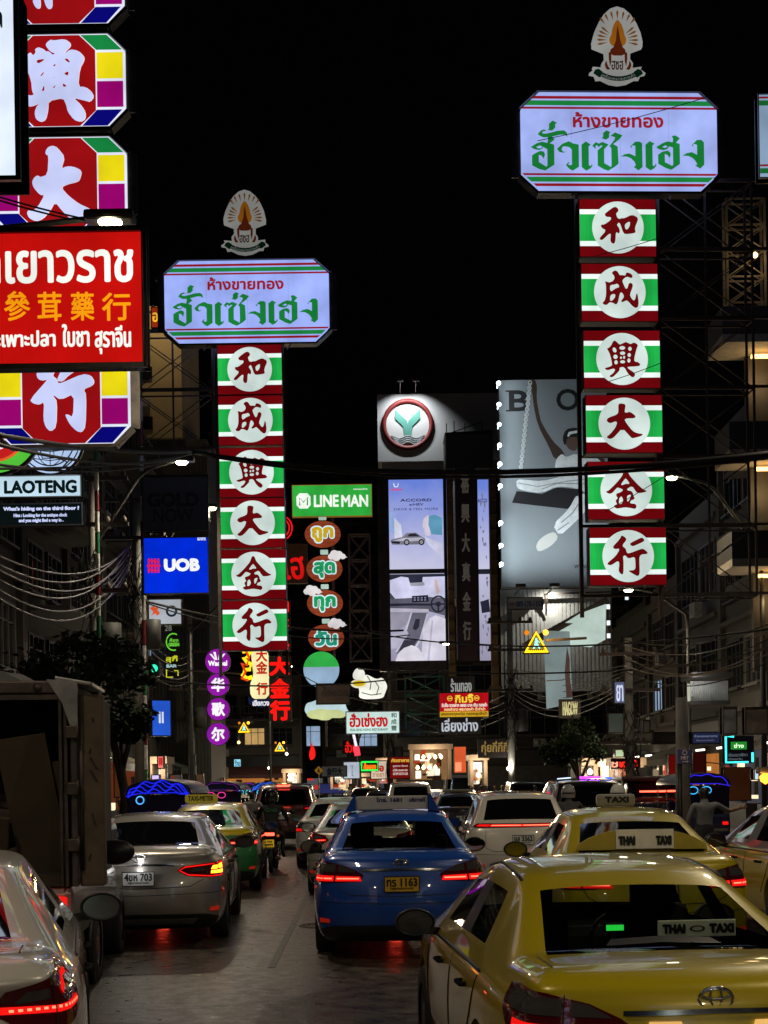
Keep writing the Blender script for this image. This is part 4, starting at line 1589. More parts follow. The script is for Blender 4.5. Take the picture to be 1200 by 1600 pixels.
# beige lit gable on the left
root = thing('beige_building', 'plain beige building lit by a lamp behind the right end of the red sign', 'building', at(262, 1225, 62))
root.location.z = 0
m = MB()
zt = at(262, 480, 62).z
zb = at(262, 684, 62).z
m.box((0, 3, (zt + zb) / 2), (1.75, 6, zt - zb))
m.box((0, -.06, zt - .1), (1.9, .2, .2))
lw = MB()
lw.box((.2, 3.2, zb / 2 - .01), (3.4, 5.8, zb))
for i in range(22):
    lw.box((-1.45 + i * .155, .26, zb / 2), (.06, .06, zb - .3))
lw.build('lower_wall', mat('dark_corrugated', (.06, .055, .05), .6, noise=.3), root)
m.build('wall', mat('beige_render', (.42, .31, .17), .85, noise=.15, nscale=.6), root)
for dz in (1.9, 4.1):
    p = MB()
    p.box((-.62, -.03, zt - dz - 1), (.42, .1, .55))
    p.build('window', PANE, root)
    p = MB()
    p.box((-.75, -.25, zt - dz - .2), (.5, .4, .35), 0, None, .03)
    p.build('air_conditioner', mat('aircon_case', (.3, .29, .27), .5), root)
l = MB()
l.box((.2, -1.3, zt + .75), (.4, .2, .12))
l.bar((.2, 0, zt), (.2, -1.3, zt + .8), .05)
l.build('flood_lamp', STEEL, root)
li = bpy.data.lights.new('flood_light', 'SPOT')
li.energy = 260
li.color = (1, .78, .42)
li.spot_size = rad(110)
li.spot_blend = .6
lo = bpy.data.objects.new('flood_light', li)
C.objects.link(lo)
lo.parent = root
lo.location = (.2, -2.2, zt + .6)
lo.rotation_euler = (rad(38), 0, 0)
sign('orange_sign', 'small orange sign with yellow Thai letters in front of the beige building', 'sign', 248, 496, 58, 22, 31, (150, 44, 14), .8, [('อน', 238, 488, 257, 503, (240, 180, 40), .6)])

# ------------------------------------------------------------------ bank wall, video screens, poster
Y = 82
q = Y / F
root = thing('bank_wall', 'pale wall with a red ringed leaf emblem lit from above', 'building', at(685, 668, Y))
P = lambda x, y: ((x - 685) * q, (668 - y) * q)
m = MB()
a, b = P(590, 720), P(781, 615)
m.box(((a[0] + b[0]) / 2, 2.0, (a[1] + b[1]) / 2), (b[0] - a[0], 4, b[1] - a[1]))
m.box((0, 2.2, a[1] - 4), (b[0] - a[0] - .5, 3.6, 8))
m.build('wall', mat('pale_cladding', (.55, .55, .54), .7, noise=.08, nscale=.5), root)
e = MB()
c = P(637, 663)
R = 40 * q
e.lathe([(R * .84, -.02), (R * .84, -.16), (R, -.16), (R, -.02)], 'y', (c[0], 0, c[1]), 48)
e.build('emblem_ring', mat('emblem_red', (.20, .018, .016), .5), root)
e = MB()
e.flat([ell(c[0], c[1], R * .84, None, 40)], -.03)
e.build('emblem_ground', mat('emblem_white', (.6, .6, .58), .6), root)
e = MB()
for s in (-1, 1):
    lf = [(-1 * s, -6), (-21 * s, -26), (-21 * s, -10), (-8 * s, 3), (-5 * s, 20), (0, 20), (0, -1)]
    e.flat([[(c[0] + p[0] * q * .92, c[1] - p[1] * q * .92) for p in lf]], -.10, 0, .06)
e.build('emblem_leaf', mat('emblem_green', (.10, .34, .27), .5), root)
e = MB()
for k in range(4):
    w_ = 26 - k * 1.5
    pts = [(c[0] + t * q * w_ / 6, -.07 - k * .01, c[1] - (20 + k * 3.2 + (-2.2 * math.cos(t * math.pi / 3))) * q) for t in range(-6, 7)]
    e.tube(pts, .055, 6)
e.build('emblem_waves', mat('emblem_grey', (.26, .28, .28), .5), root)
for px in (626, 650):
    l = MB()
    p0 = P(px, 606)
    l.bar((p0[0], 0, p0[1] - .25), (p0[0], -1.1, p0[1] + .15), .04)
    l.box((p0[0], -1.15, p0[1] + .12), (.35, .16, .1))
    l.build('flood_lamp', STEEL, root)
    li = bpy.data.lights.new('flood_light', 'SPOT')
    li.energy = 420
    li.color = (.9, .96, 1)
    li.spot_size = rad(105)
    li.spot_blend = .8
    lo = bpy.data.objects.new('flood_light', li)
    C.objects.link(lo)
    lo.parent = root
    lo.location = (p0[0], -1.5, p0[1])
    lo.rotation_euler = (rad(28), 0, 0)
# roof hut in front of the bank wall
root = thing('roof_hut', 'grey rooftop hut with aerials in front of the bank wall', 'building', at(733, 705, 78))
q = 78 / F
m = MB()
m.box((0, 1.2, 0), (74 * q, 2.4, 54 * q), 0, None, .05)
for i in range(12):
    m.box((-36 * q + i * 6.6 * q, -.02, 0), (.05, .06, 52 * q))
m.add([(-38 * q, -.4, 27 * q), (38 * q, -.4, 30 * q), (38 * q, 2.6, 32 * q), (-38 * q, 2.6, 29 * q)], [(0, 1, 2, 3)])
m.build('wall', mat('corrugated_grey', (.2, .2, .2), .5, .4, noise=.3), root)
for i, px in enumerate((-34, -22, -5, 22)):
    a = MB()
    a.bar((px * q, .6, 27 * q), (px * q, .6, (48 + 4 * (i % 2)) * q), .05)
    if i == 3:
        a.bar((-36 * q, .6, 30 * q), (22 * q, .6, 50 * q), .05)
    a.build('aerial', RUST, root)


def screen_grad(name, c0, c1):
    """video wall: sky gradient of the film being shown, broken into faint pixel rows"""
    m, t, o = _new(name)
    e = t.nodes.new('ShaderNodeEmission')
    tc = t.nodes.new('ShaderNodeTexCoord')
    s = t.nodes.new('ShaderNodeSeparateXYZ')
    r = t.nodes.new('ShaderNodeValToRGB')
    r.color_ramp.elements[0].color = lin(c0)
    r.color_ramp.elements[1].color = lin(c1)
    n = t.nodes.new('ShaderNodeTexNoise')
    n.inputs['Scale'].default_value = .8
    n.inputs['Detail'].default_value = 5
    t.links.new(tc.outputs['Generated'], s.inputs[0])
    t.links.new(tc.outputs['Object'], n.inputs['Vector'])
    ad = t.nodes.new('ShaderNodeMath')
    ad.operation = 'MULTIPLY_ADD'
    ad.inputs[1].default_value = .5
    t.links.new(n.outputs[0], ad.inputs[0])
    sb = t.nodes.new('ShaderNodeMath')
    sb.operation = 'SUBTRACT'
    sb.inputs[1].default_value = .25
    t.links.new(s.outputs['Z'], sb.inputs[0])
    t.links.new(sb.outputs[0], ad.inputs[2])
    t.links.new(ad.outputs[0], r.inputs[0])
    t.links.new(r.outputs[0], e.inputs[0])
    t.links.new(e.outputs[0], o.inputs[0])
    return m


SKYFILM = screen_grad('film_sky', (196, 196, 224), (104, 128, 214))
FLOORFILM = screen_grad('film_interior', (150, 146, 168), (186, 186, 214))


def video(cx, Y, x0, x1, name, label, full):
    q = Y / F
    cy = 890
    root = thing(name, label, 'video screen', at(cx, cy, Y))
    P = lambda x, y: ((x - cx) * q, (cy - y) * q)
    b = MB()
    a, c = P(x0 - (12 if full else 3), 1047 if full else 1036), P(x1 + (7 if full else 3), 742)
    b.box(((a[0] + c[0]) / 2, .5, (a[1] + c[1]) / 2), (c[0] - a[0], .9, c[1] - a[1]))
    b.box((a[0] - .1, .4, (a[1] + c[1]) / 2), (.2, 1.1, c[1] - a[1]))
    b.build('case', DARKMETAL, root)
    s1, s2 = MB(), MB()
    s1.rect(*P(x0, 889), *P(x1, 749), .03)
    s1.build('upper_picture', SKYFILM, root)
    s2.rect(*P(x0, 1032), *P(x1, 896), .03)
    s2.build('lower_picture', FLOORFILM, root)
    G = {}

    def put(rgb, pts, y):
        G.setdefault(rgb, MB()).flat([[P(*p) for p in reversed(pts)]], y)
    if full:
        X = lambda x: 609 + (x - 133) * .304   # crop coordinates -> photo
        Z = lambda y: 580 + y * .3
        # car, head and light blocks of the film above
        put((150, 176, 226), [(x0, 830), (x0, 800), (618, 800), (618, 834)], .024)
        put((214, 216, 236), [(X(160), Z(760)), (X(195), Z(800)), (X(200), Z(870)), (X(160), Z(870))], .022)
        put((206, 196, 214), [(X(310), Z(770)), (X(330), Z(750)), (X(345), Z(755)), (X(345), Z(860)), (X(318), Z(855)), (X(312), Z(820)), (X(303), Z(812))], .021)
        put((92, 150, 180), [(X(338), Z(755)), (X(370), Z(748)), (X(405), Z(765)), (X(405), Z(855)), (X(350), Z(850)), (X(335), Z(800))], .020)
        put((206, 206, 232), [(X(310), Z(860)), (X(405), Z(900)), (X(405), Z(980)), (X(330), Z(900))], .0195)
        put((120, 118, 132), [(X(142), Z(875)), (X(200), Z(862)), (X(222), Z(842)), (X(270), Z(840)), (X(300), Z(862)), (X(318), Z(872)), (X(312), Z(902)), (X(150), Z(902)), (X(140), Z(888))], .018)
        put((186, 184, 200), [(X(150), Z(880)), (X(205), Z(868)), (X(300), Z(866)), (X(314), Z(880)), (X(245), Z(886)), (X(215), Z(884))], .016)
        put((40, 40, 52), [(X(226), Z(860)), (X(236), Z(846)), (X(268), Z(845)), (X(290), Z(860))], .0155)
        for wx in (222, 298):
            G.setdefault((26, 26, 34), MB()).flat([ell(*P(X(wx), Z(890)), 4.5 * q, 5 * q, 20)], .014)
            G.setdefault((150, 150, 160), MB()).flat([ell(*P(X(wx), Z(890)), 2.8 * q, 3 * q, 16)], .012)
        put((30, 30, 40), [(X(142), Z(884)), (X(188), Z(886)), (X(186), Z(898)), (X(146), Z(894))], .013)
        # cabin of the film below
        def K(rgb, pts, y):
            put(rgb, [(X(p[0]), Z(p[1])) for p in pts], y)
        K((206, 206, 236), [(133, 1068), (415, 1068), (415, 1215), (133, 1215)], .028)
        K((44, 46, 62), [(133, 1056), (415, 1056), (415, 1070), (302, 1072), (300, 1098), (265, 1106), (234, 1100), (228, 1074), (190, 1068), (160, 1078), (133, 1086)], .026)
        K((70, 70, 84), [(133, 1150), (160, 1185), (150, 1215), (133, 1200)], .0255)
        K((150, 150, 166), [(234, 1102), (308, 1098), (312, 1112), (300, 1118), (240, 1118)], .025)
        K((206, 180, 176), [(362, 1088), (372, 1082), (378, 1105), (388, 1150), (372, 1168), (362, 1120)], .024)
        K((92, 90, 106), [(133, 1184), (240, 1180), (330, 1176), (415, 1182), (415, 1275), (325, 1250), (240, 1236), (133, 1232)], .022)
        K((28, 28, 40), [(245, 1170), (328, 1166), (330, 1200), (246, 1204)], .021)
        for i in range(4):
            for j in range(2):
                K((120, 124, 150), [(254 + i * 18, 1176 + j * 12), (264 + i * 18, 1175 + j * 12), (264 + i * 18, 1183 + j * 12), (254 + i * 18, 1184 + j * 12)], .0205)
        K((40, 40, 54), [(133, 1208), (240, 1208), (345, 1212), (345, 1222), (240, 1220), (133, 1222)], .0203)
        K((190, 184, 200), [(133, 1236), (240, 1236), (330, 1240), (330, 1254), (240, 1252), (133, 1250)], .020)
        K((150, 146, 164), [(133, 1252), (240, 1254), (240, 1300), (180, 1345), (133, 1360)], .0195)
        K((104, 102, 118), [(238, 1256), (328, 1258), (318, 1300), (280, 1400), (235, 1470), (160, 1470), (205, 1370)], .019)
        K((200, 198, 214), [(238, 1256), (246, 1256), (200, 1400), (165, 1462), (155, 1462), (192, 1390)], .0185)
        K((200, 198, 214), [(320, 1262), (328, 1262), (290, 1400), (245, 1466), (236, 1466), (282, 1390)], .0183)
        K((46, 46, 60), [(262, 1290), (284, 1290), (280, 1330), (262, 1350), (246, 1340)], .018)
        K((58, 56, 70), [(200, 1400), (268, 1400), (240, 1452), (176, 1452)], .0178)
        K((214, 210, 226), [(300, 1340), (335, 1286), (365, 1272), (415, 1290), (415, 1508), (288, 1508)], .017)
        K((184, 180, 200), [(345, 1300), (352, 1300), (330, 1508), (318, 1508)], .0165)
        K((180, 176, 196), [(133, 1372), (215, 1346), (226, 1370), (168, 1440), (133, 1446)], .016)
        K((226, 222, 234), [(155, 1508), (170, 1468), (200, 1440), (240, 1426), (272, 1440), (292, 1468), (302, 1508)], .015)
        c = P(X(380), Z(1214))
        rg = G.setdefault((40, 40, 54), MB())
        rg.flat([ell(c[0], c[1], 12 * q, 13.5 * q, 30), ell(c[0], c[1], 9.6 * q, 11 * q, 30)[::-1]], .012)
        rg.flat([ell(c[0], c[1], 4.4 * q, 4 * q, 18)], .0115)
        for a_ in (0, 180, 270):
            e_ = (c[0] + 10.5 * q * math.cos(rad(a_)), c[1] + 12 * q * math.sin(rad(a_)))
            n_ = (-math.sin(rad(a_)) * 1.3 * q, math.cos(rad(a_)) * 1.3 * q)
            rg.flat([[(c[0] - n_[0], c[1] - n_[1]), (e_[0] - n_[0], e_[1] - n_[1]), (e_[0] + n_[0], e_[1] + n_[1]), (c[0] + n_[0], c[1] + n_[1])]], .0112)
        l = MB()
        text(l, 'ACCORD', (*P(627, 783.5), *P(676, 779)), .018, 0, .25 * q)
        text(l, 'e:HEV', (*P(641, 790), *P(663, 786)), .018, 0, .15 * q)
        text(l, 'DRIVE & FEEL MORE', (*P(617, 797), *P(686, 793.5)), .018, 0, 0)
        l.build('film_title', em((34, 40, 84), 1, False), root)
        l = MB()
        text(l, 'HONDA', (*P(612, 766), *P(630, 763)), .018, 0, .2 * q)
        l.build('film_logo', em((226, 40, 70), 1, False), root)
        l = MB()
        l.tube([(P(x, y)[0], .016, P(x, y)[1]) for x, y in ((617, 755), (618.5, 760), (623, 760), (624.5, 755))], .03, 4)
        l.build('film_mark', em((220, 226, 250), 1, False), root)
    else:
        for i in range(26):
            yy = rnd.uniform(770, 1020)
            xx = rnd.uniform(x0 + 1, x1 - 4)
            put((120, 116, 140), [(xx, yy), (xx + rnd.uniform(1, 4), yy), (xx + 2, yy + rnd.uniform(2, 12)), (xx, yy + 4)], .022 - i * .0003)
        put((34, 34, 44), [(x0, 890), (x1, 890), (x1, 897), (x0, 897)], .012)
        put((40, 40, 56), [(x0 + 2, 940), (x1 - 2, 936), (x1, 956), (x0 + 4, 958)], .011)
        l = MB()
        text(l, 'ACCO', (*P(x0, 785), *P(x1 - 2, 779)), .01, 0, .2 * q)
        l.build('film_title', em((50, 56, 96), 1, False), root)
    for rgb, mb in G.items():
        mb.build('film_shape', em(rgb, .95, False), root)
    return root


video(652, 72, 609, 694, 'video_screen', 'tall bright video screen showing a silver car above and a car cabin below', True)
video(757, 74, 748, 765, 'narrow_video_screen', 'narrow slice of a second video screen right of the dark letter column', False)
# column of metal characters between the screens
root = thing('metal_letter_column', 'tall dark column with worn silver Chinese characters between the two video screens', 'sign', at(729, 880, 70))
q = 70 / F
m = MB()
m.box((0, .4, 0), (30 * q, .5, 300 * q))
for sx in (-1, 1):
    m.box((sx * 15 * q, .3, 0), (.08, .5, 300 * q))
m.build('board', mat('maroon_board', (.035, .016, .022), .5, noise=.4), root)
for i, ch in enumerate('裕興大真金行'):
    t = MB()
    z = (125 - i * 46) * q
    text(t, ch, (-7 * q, z - 15 * q, 6 * q, z + 15 * q), .12, 0, .8 * q)
    t.build('character', em((150, 140, 126), .14, False), root)
for px in (705, 772):
    c_ = thing('column', 'brown steel column %s' % ('directly right of the large video screen' if px < 730 else 'between the narrow video screen and the poster'), 'column', at(px, 890, 71))
    m = MB()
    m.box((0, .5, -1), (10 * q, .6, 360 * q))
    for i in range(14):
        m.box((0, .15, (160 - i * 24) * q), (11 * q, .12, .06))
    m.build('shaft', mat('brown_column_paint', (.16, .10, .035), .55, noise=.5, nscale=1.5), c_)


def poster():
    Y = 58
    q = Y / F
    cx, cy = 862, 756
    root = thing('poster_wall', 'huge grey poster of a figure swinging from a chain, lit by white lamps', 'billboard', at(cx, cy, Y))
    P = lambda x, y: ((x - cx) * q, (cy - y) * q)
    K = lambda pts: [P(570 + p[0] * .3, 580 + p[1] * .3) for p in pts]
    m = MB()
    m.rect(*P(782, 917), *P(950, 593), 0, 0, .4)
    m.build('sheet', mat('poster_sheet', (.20, .225, .245), .7, noise=.06, nscale=.5), root)
    sk = mat('print_dark_skin', (.045, .026, .018), .6)
    wh = mat('print_white_cloth', (.62, .65, .66), .7, noise=.18, nscale=3)
    bk = mat('print_black', (.008, .008, .01), .6)
    gy = mat('print_grey', (.22, .25, .27), .7)

    def F_(name, pts, mm, y):
        o = MB()
        for p in pts:
            pp = K(p)
            ar = sum(pp[i][0] * pp[(i + 1) % len(pp)][1] - pp[(i + 1) % len(pp)][0] * pp[i][1] for i in range(len(pp)))
            o.flat([pp if ar > 0 else pp[::-1]], y)
        o.build(name, mm, root)
    F_('printed_arm', [chaikin([(862, 40), (895, 42), (905, 80), (900, 140), (915, 230), (925, 270), (985, 370), (1035, 415), (1050, 460), (990, 462), (960, 390), (905, 280), (885, 180), (878, 100), (866, 70)])], sk, -.004)
    F_('printed_far_arm', [chaikin([(1115, 430), (1200, 440), (1250, 460), (1250, 480), (1130, 462)])], sk, -.004)
    F_('printed_face', [chaikin([(1045, 330), (1110, 320), (1118, 380), (1100, 420), (1065, 410), (1046, 375)])], mat('print_face', (.10, .06, .045), .6), -.005)
    F_('printed_cap', [chaikin([(1032, 350), (1050, 305), (1100, 295), (1130, 310), (1125, 345), (1060, 345), (1045, 395)])], bk, -.006)
    F_('printed_band', [[(1058, 338), (1066, 318), (1120, 308), (1122, 322), (1076, 330), (1064, 345)]], wh, -.007)
    F_('printed_top', [chaikin([(1000, 455), (1030, 430), (1050, 450), (1100, 430), (1230, 450), (1235, 560), (985, 560), (990, 500)])], wh, -.008)
    F_('printed_trousers', [chaikin([(790, 560), (850, 565), (920, 572), (1050, 545), (1230, 530), (1250, 690), (1160, 640), (1100, 610), (1000, 600), (920, 635), (830, 622), (790, 605)]),
                            chaikin([(1105, 640), (1210, 640), (1180, 700), (1080, 800), (1010, 860), (975, 800), (1060, 720)])], wh, -.012)
    F_('printed_shoe', [chaikin([(985, 835), (1005, 870), (960, 915), (900, 942), (885, 915), (900, 880), (940, 850)])], mat('print_pale', (.5, .5, .48), .6), -.014)
    F_('printed_crease', [strip([(800, 580), (900, 600), (1050, 575), (1200, 560)], 2), strip([(920, 615), (1000, 585), (1150, 590)], 2), strip([(1020, 790), (1080, 740), (1120, 680)], 3), strip([(1000, 830), (1060, 790)], 3)], gy, -.016)
    F_('printed_plank', [[(790, 622), (830, 626), (920, 640), (1000, 606), (1110, 618), (1160, 650), (1060, 720), (765, 682)]], bk, -.010)
    ch = MB()
    for i in range(34):
        t = i / 33
        c = K([(868 - 55 * t, 60 + 450 * t)])[0]
        ch.flat([ell(c[0], c[1], .05 if i % 2 else .09, .11, 10, -.12), ell(c[0], c[1], .02 if i % 2 else .05, .07, 10, -.12)], -.018)
    ch.build('printed_chain', wh, root)
    t = MB()
    a, b = P(794, 642), P(829, 609)
    text(t, 'B', (a[0] + .08, a[1], b[0], b[1]), -.003, 0, 1.1 * q)
    for dz in (a[1], b[1] - .06):
        t.rect(a[0] - .05, dz, a[0] + .5, dz + .06, -.0032)
    text(t, 'O', (*P(871, 642), *P(907, 608)), -.003, 0, .9 * q)
    text(t, 'www.', (*P(895, 889), *P(918, 883)), -.003, 0, .1 * q)
    t.build('lettering', bk, root)
    for i, py in enumerate((604, 637, 668, 700, 729, 763, 820, 855, 884)):
        lx, lz = P(779.5, py)
        l = MB()
        l.bar((lx, .1, lz), (lx - .04, -.6, lz), .03)
        l.lathe([(.001, -.09), (.07, -.06), (.09, 0), (.07, .06), (.001, .09)], 'y', (lx, -.62, lz), 14)
        l.build('lamp', em((226, 248, 255), 8.0 if i != 2 else 3), root)
        li = bpy.data.lights.new('poster_light', 'SPOT')
        li.energy = 38
        li.color = (.85, .96, 1)
        li.spot_size = rad(150)
        li.spot_blend = 1
        li.shadow_soft_size = .1
        lo = bpy.data.objects.new('poster_light', li)
        C.objects.link(lo)
        lo.parent = root
        lo.location = (lx + .05, -.72, lz)
        lo.rotation_euler = (0, rad(-62), 0)
        lo.rotation_euler = Vector((1.0, .45, 0)).to_track_quat('-Z', 'Y').to_euler()
    # corrugated skirt below, phone board and rail
    s = MB()
    n = 56
    for i in range(n):
        xa = P(781 + i * 3.1, 0)[0]
        s.box((xa, .1 + .04 * (i % 2), P(0, 1000)[1]), (3.2 * q, .1, 160 * q))
    s.build('corrugated_skirt', mat('corrugated_pale', (.36, .36, .34), .5, .2, noise=.25, nscale=.8), root)
    r = MB()
    r.bar((*P(845, 931)[:1], -.6, P(845, 931)[1]), (P(960, 929)[0], -.6, P(960, 929)[1]), .06)
    r.bar((P(846, 931)[0], -.6, P(846, 931)[1]), (P(850, 962)[0], -.1, P(850, 962)[1]), .05)
    r.bar((P(850, 931)[0], -.6, P(850, 931)[1]), (P(850, 962)[0], -.1, P(850, 962)[1]), .05)
    r.build('lamp_rail', RUST, root)
    for px in (800, 850, 905):      # floods on the rail, washing the sheet from below
        li = bpy.data.lights.new('rail_flood', 'SPOT')
        li.energy = 620
        li.color = (.86, .96, 1)
        li.spot_size = rad(120)
        li.spot_blend = 1
        li.shadow_soft_size = .2
        lo = bpy.data.objects.new('rail_flood', li)
        C.objects.link(lo)
        lo.parent = root
        lo.location = (P(px, 0)[0], -3.0, P(0, 926)[1])
        lo.rotation_euler = Vector((0, 2.7, 4.5)).to_track_quat('-Z', 'Y').to_euler()
        f = MB()
        f.bar((P(px, 0)[0], -.6, P(0, 931)[1]), (P(px, 0)[0], -2.9, P(0, 931)[1]), .05)
        f.box((P(px, 0)[0], -2.95, P(0, 930)[1]), (.4, .25, .14), 0, None, .03)
        f.build('flood_lamp', DARKMETAL, root)
    li = bpy.data.lights.new('rail_light', 'SPOT')
    li.energy = 270
    li.color = (1, .97, .88)
    li.spot_size = rad(140)
    li.spot_blend = 1
    lo = bpy.data.objects.new('rail_light', li)
    C.objects.link(lo)
    lo.parent = root
    lo.location = (P(858, 0)[0], -1.0, P(0, 926)[1])
    lo.rotation_euler = (rad(35), 0, 0)
    return root


poster()
sign('phone_board', 'small pale board with blue telephone number on the corrugated wall under the poster', 'sign', 820, 943, 57, 54, 17, None, 0, [('เมจิก', 794, 940, 805, 946, (120, 70, 60), .2, 0), ('089-170-1133', 806, 939, 847, 948, (40, 60, 120), .35, 0)], facemat=mat('phone_board_paint', (.4, .42, .46), .6), depth=.05)

# white lit canopy and hanging banner on the right
root = thing('lit_canopy', 'slanting white lit canopy ceiling under the lowest red and green light box', 'canopy', at(912, 985, 49))
q = 49 / F
P = lambda x, y: ((x - 912) * q, (985 - y) * q)
m = MB()
pts = [(826, 1006), (878, 976), (905, 960), (944, 947), (947, 999), (925, 1010), (868, 1004)]
top = [(P(*p)[0], .0, P(*p)[1]) for p in reversed(pts)]
m.flat([[(x, z) for x, _, z in top]], 0, 0)
# the ceiling leans back as it rises
m.v = [(v[0], v[2] * -.6, v[2]) for v in m.v]
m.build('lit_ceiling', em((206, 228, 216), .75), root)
e = MB()
e.bar((P(820, 1006)[0], .1, P(0, 1008)[1]), (P(950, 940)[0], .2, P(0, 938)[1]), .6, .25)
e.bar((P(945, 940)[0], .2, P(0, 940)[1]), (P(950, 1004)[0], .3, P(0, 1004)[1]), .3, .12)
e.build('eaves_beam', RUST, root)
w_ = MB()
for x, y in ((946, 950), (946, 975), (946, 995), (975, 936)):
    w_.rect(P(x, y + 4)[0], P(x, y + 4)[1], P(x + 5, y)[0], P(x, y - 3)[1], -.35, 0, .05)
w_.build('lamp_box', em((240, 250, 255), 1.2), root)
root = thing('hanging_banner', 'long white cloth banner with faint brown print hanging below the lit canopy', 'banner', at(873, 1046, 48))
q = 48 / F
P = lambda x, y: ((x - 873) * q, (1046 - y) * q)
m = MB()
n = 10
for i in range(n):
    xa, xb = 850 + 41 * i / n, 850 + 41 * (i + 1) / n
    ya = .03 * math.sin(i * 1.3)
    yb = .03 * math.sin((i + 1) * 1.3)
    a0, a1 = P(xa, 985 + i * .2), P(xb, 985 + i * .2)
    b0, b1 = P(xa + 3, 1107 - i * .8), P(xb + 3, 1107 - i * .8)
    m.add([(b0[0], ya, b0[1]), (b1[0], yb, b1[1]), (a1[0], yb, a1[1]), (a0[0], ya, a0[1])], [(0, 1, 2, 3)], 0, True)
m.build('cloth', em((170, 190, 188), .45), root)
m = MB()
m.flat([[P(*p) for p in reversed([(886, 1010), (890, 1030), (890, 1060), (894, 1090), (884, 1090), (882, 1050)])]], -.06)
m.flat([[P(*p) for p in reversed([(853, 1063), (880, 1062), (880, 1063.5), (853, 1064.5)])]], -.06)
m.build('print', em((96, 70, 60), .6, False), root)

# ------------------------------------------------------------------ street lamps and poles


def street_lamp(bx, by, lx, ly, lz=9.9, label='', shown=True, base_z=0.15, power=None, pole_h=7.6):
    root = thing('street_lamp', label, 'street lamp', (bx, by, base_z), 0, 'street lamps along the kerbs')
    m = MB()
    m.tube([(0, 0, 0), (0, 0, .35)], .14, 10)
    m.tube([(0, 0, .3), (0, 0, pole_h * .6), (0, 0, pole_h)], [.085, .07, .05], 12)
    m.build('pole', POLE, root)
    a = MB()
    dx, dy, dz = lx - bx, ly - by, lz - base_z
    a.tube([(0, 0, pole_h - .5), (dx * .03, dy * .03, pole_h), (dx * .5, dy * .5, pole_h + (dz - pole_h) * .80), (dx * .62, dy * .62, pole_h + (dz - pole_h) * .92), (dx * .95, dy * .95, dz + .05)], [.05, .05, .045, .042, .035], 10)
    a.build('arm', POLE, root)
    h = MB()
    h.box((dx, dy, dz + .06), (.62, .30, .12), 0, None, .05)
    h.build('lamp_head', DARKMETAL, root)
    g = MB()
    g.lathe([(.001, -.06), (.115, -.05), (.15, 0)], 'z', (dx, dy, dz), 16)
    g.build('glass', em((255, 250, 205), 22.0), root)
    li = bpy.data.lights.new('street_light', 'SPOT')
    li.energy = power or LAMP_POWER
    li.color = (1.0, .86, .62)
    li.spot_size = rad(165)
    li.spot_blend = .6
    li.shadow_soft_size = .18
    lo = bpy.data.objects.new('street_light', li)
    C.objects.link(lo)
    lo.parent = root
    lo.location = (dx, dy, dz - .12)
    return root


p = at(172, 347, 17.3)
street_lamp(-7.7, 17.4, p.x, p.y, p.z, 'bright street lamp in front of the octagon tower just above the red sign')
p = at(284, 722, 34)
street_lamp(-6.95, 34.2, p.x, p.y, p.z, 'street lamp glowing over the unlit grey board')
p = at(330, 794, 41)
street_lamp(-6.93, 41.3, p.x, p.y, p.z, 'street lamp shining at the left edge of the farther gold shop tower')
p = at(392, 917, 54)
street_lamp(-7.36, 54, p.x, p.y, p.z - .4, 'street lamp in front of the gold character box of the farther tower', power=900)
p = at(1050, 746, 37)
street_lamp(10.0, 37, p.x, p.y, p.z, 'street lamp shining right of the nearer gold shop tower', power=380)
p = at(697, 1006, 62)
street_lamp(8.2, 62, p.x, p.y, p.z, 'thin curved street lamp in front of the narrow video screen', power=700, pole_h=6.5)
p = at(982, 922, 46)
street_lamp(10.0, 46, p.x, p.y, p.z, 'dim curved lamp post right of the lit canopy', power=500, pole_h=7)
p = at(453, 1041, 92)
street_lamp(-7.4, 92, p.x, p.y, p.z, 'tiny far street lamp right of the red neon column', power=1500)
# unseen lamps carrying the row on past the camera, added to light the near cars
for i, (bx, by, lx) in enumerate(((-7.7, 4, -4.4), (-7.7, -11, -4.4), (10.0, 21, 7.2), (10.0, 6, 7.2), (10.0, -9, 7.2))):
    street_lamp(bx, by, lx, by, 9.9, ['street lamp over the white car at the lower left', 'street lamp behind the photographer on the left kerb', 'street lamp beyond the right edge of the photo', 'street lamp above the nearest yellow taxi', 'street lamp behind the photographer on the right kerb'][i], power=1500 if by < 0 else None)

# pipes added on the two left poles; their bands paint sign reflections in
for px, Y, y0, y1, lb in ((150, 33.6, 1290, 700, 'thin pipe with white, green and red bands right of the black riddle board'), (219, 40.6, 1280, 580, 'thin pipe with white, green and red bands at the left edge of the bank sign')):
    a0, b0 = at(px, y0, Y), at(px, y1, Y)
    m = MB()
    n = 18
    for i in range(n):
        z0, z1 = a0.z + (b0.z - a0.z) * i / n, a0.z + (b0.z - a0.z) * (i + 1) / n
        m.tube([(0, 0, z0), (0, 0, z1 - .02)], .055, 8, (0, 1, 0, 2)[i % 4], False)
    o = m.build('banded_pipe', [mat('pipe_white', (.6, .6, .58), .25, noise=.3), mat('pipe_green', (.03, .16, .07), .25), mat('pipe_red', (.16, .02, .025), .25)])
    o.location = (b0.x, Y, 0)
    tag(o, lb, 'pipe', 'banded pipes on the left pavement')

# concrete electricity poles with crossarms


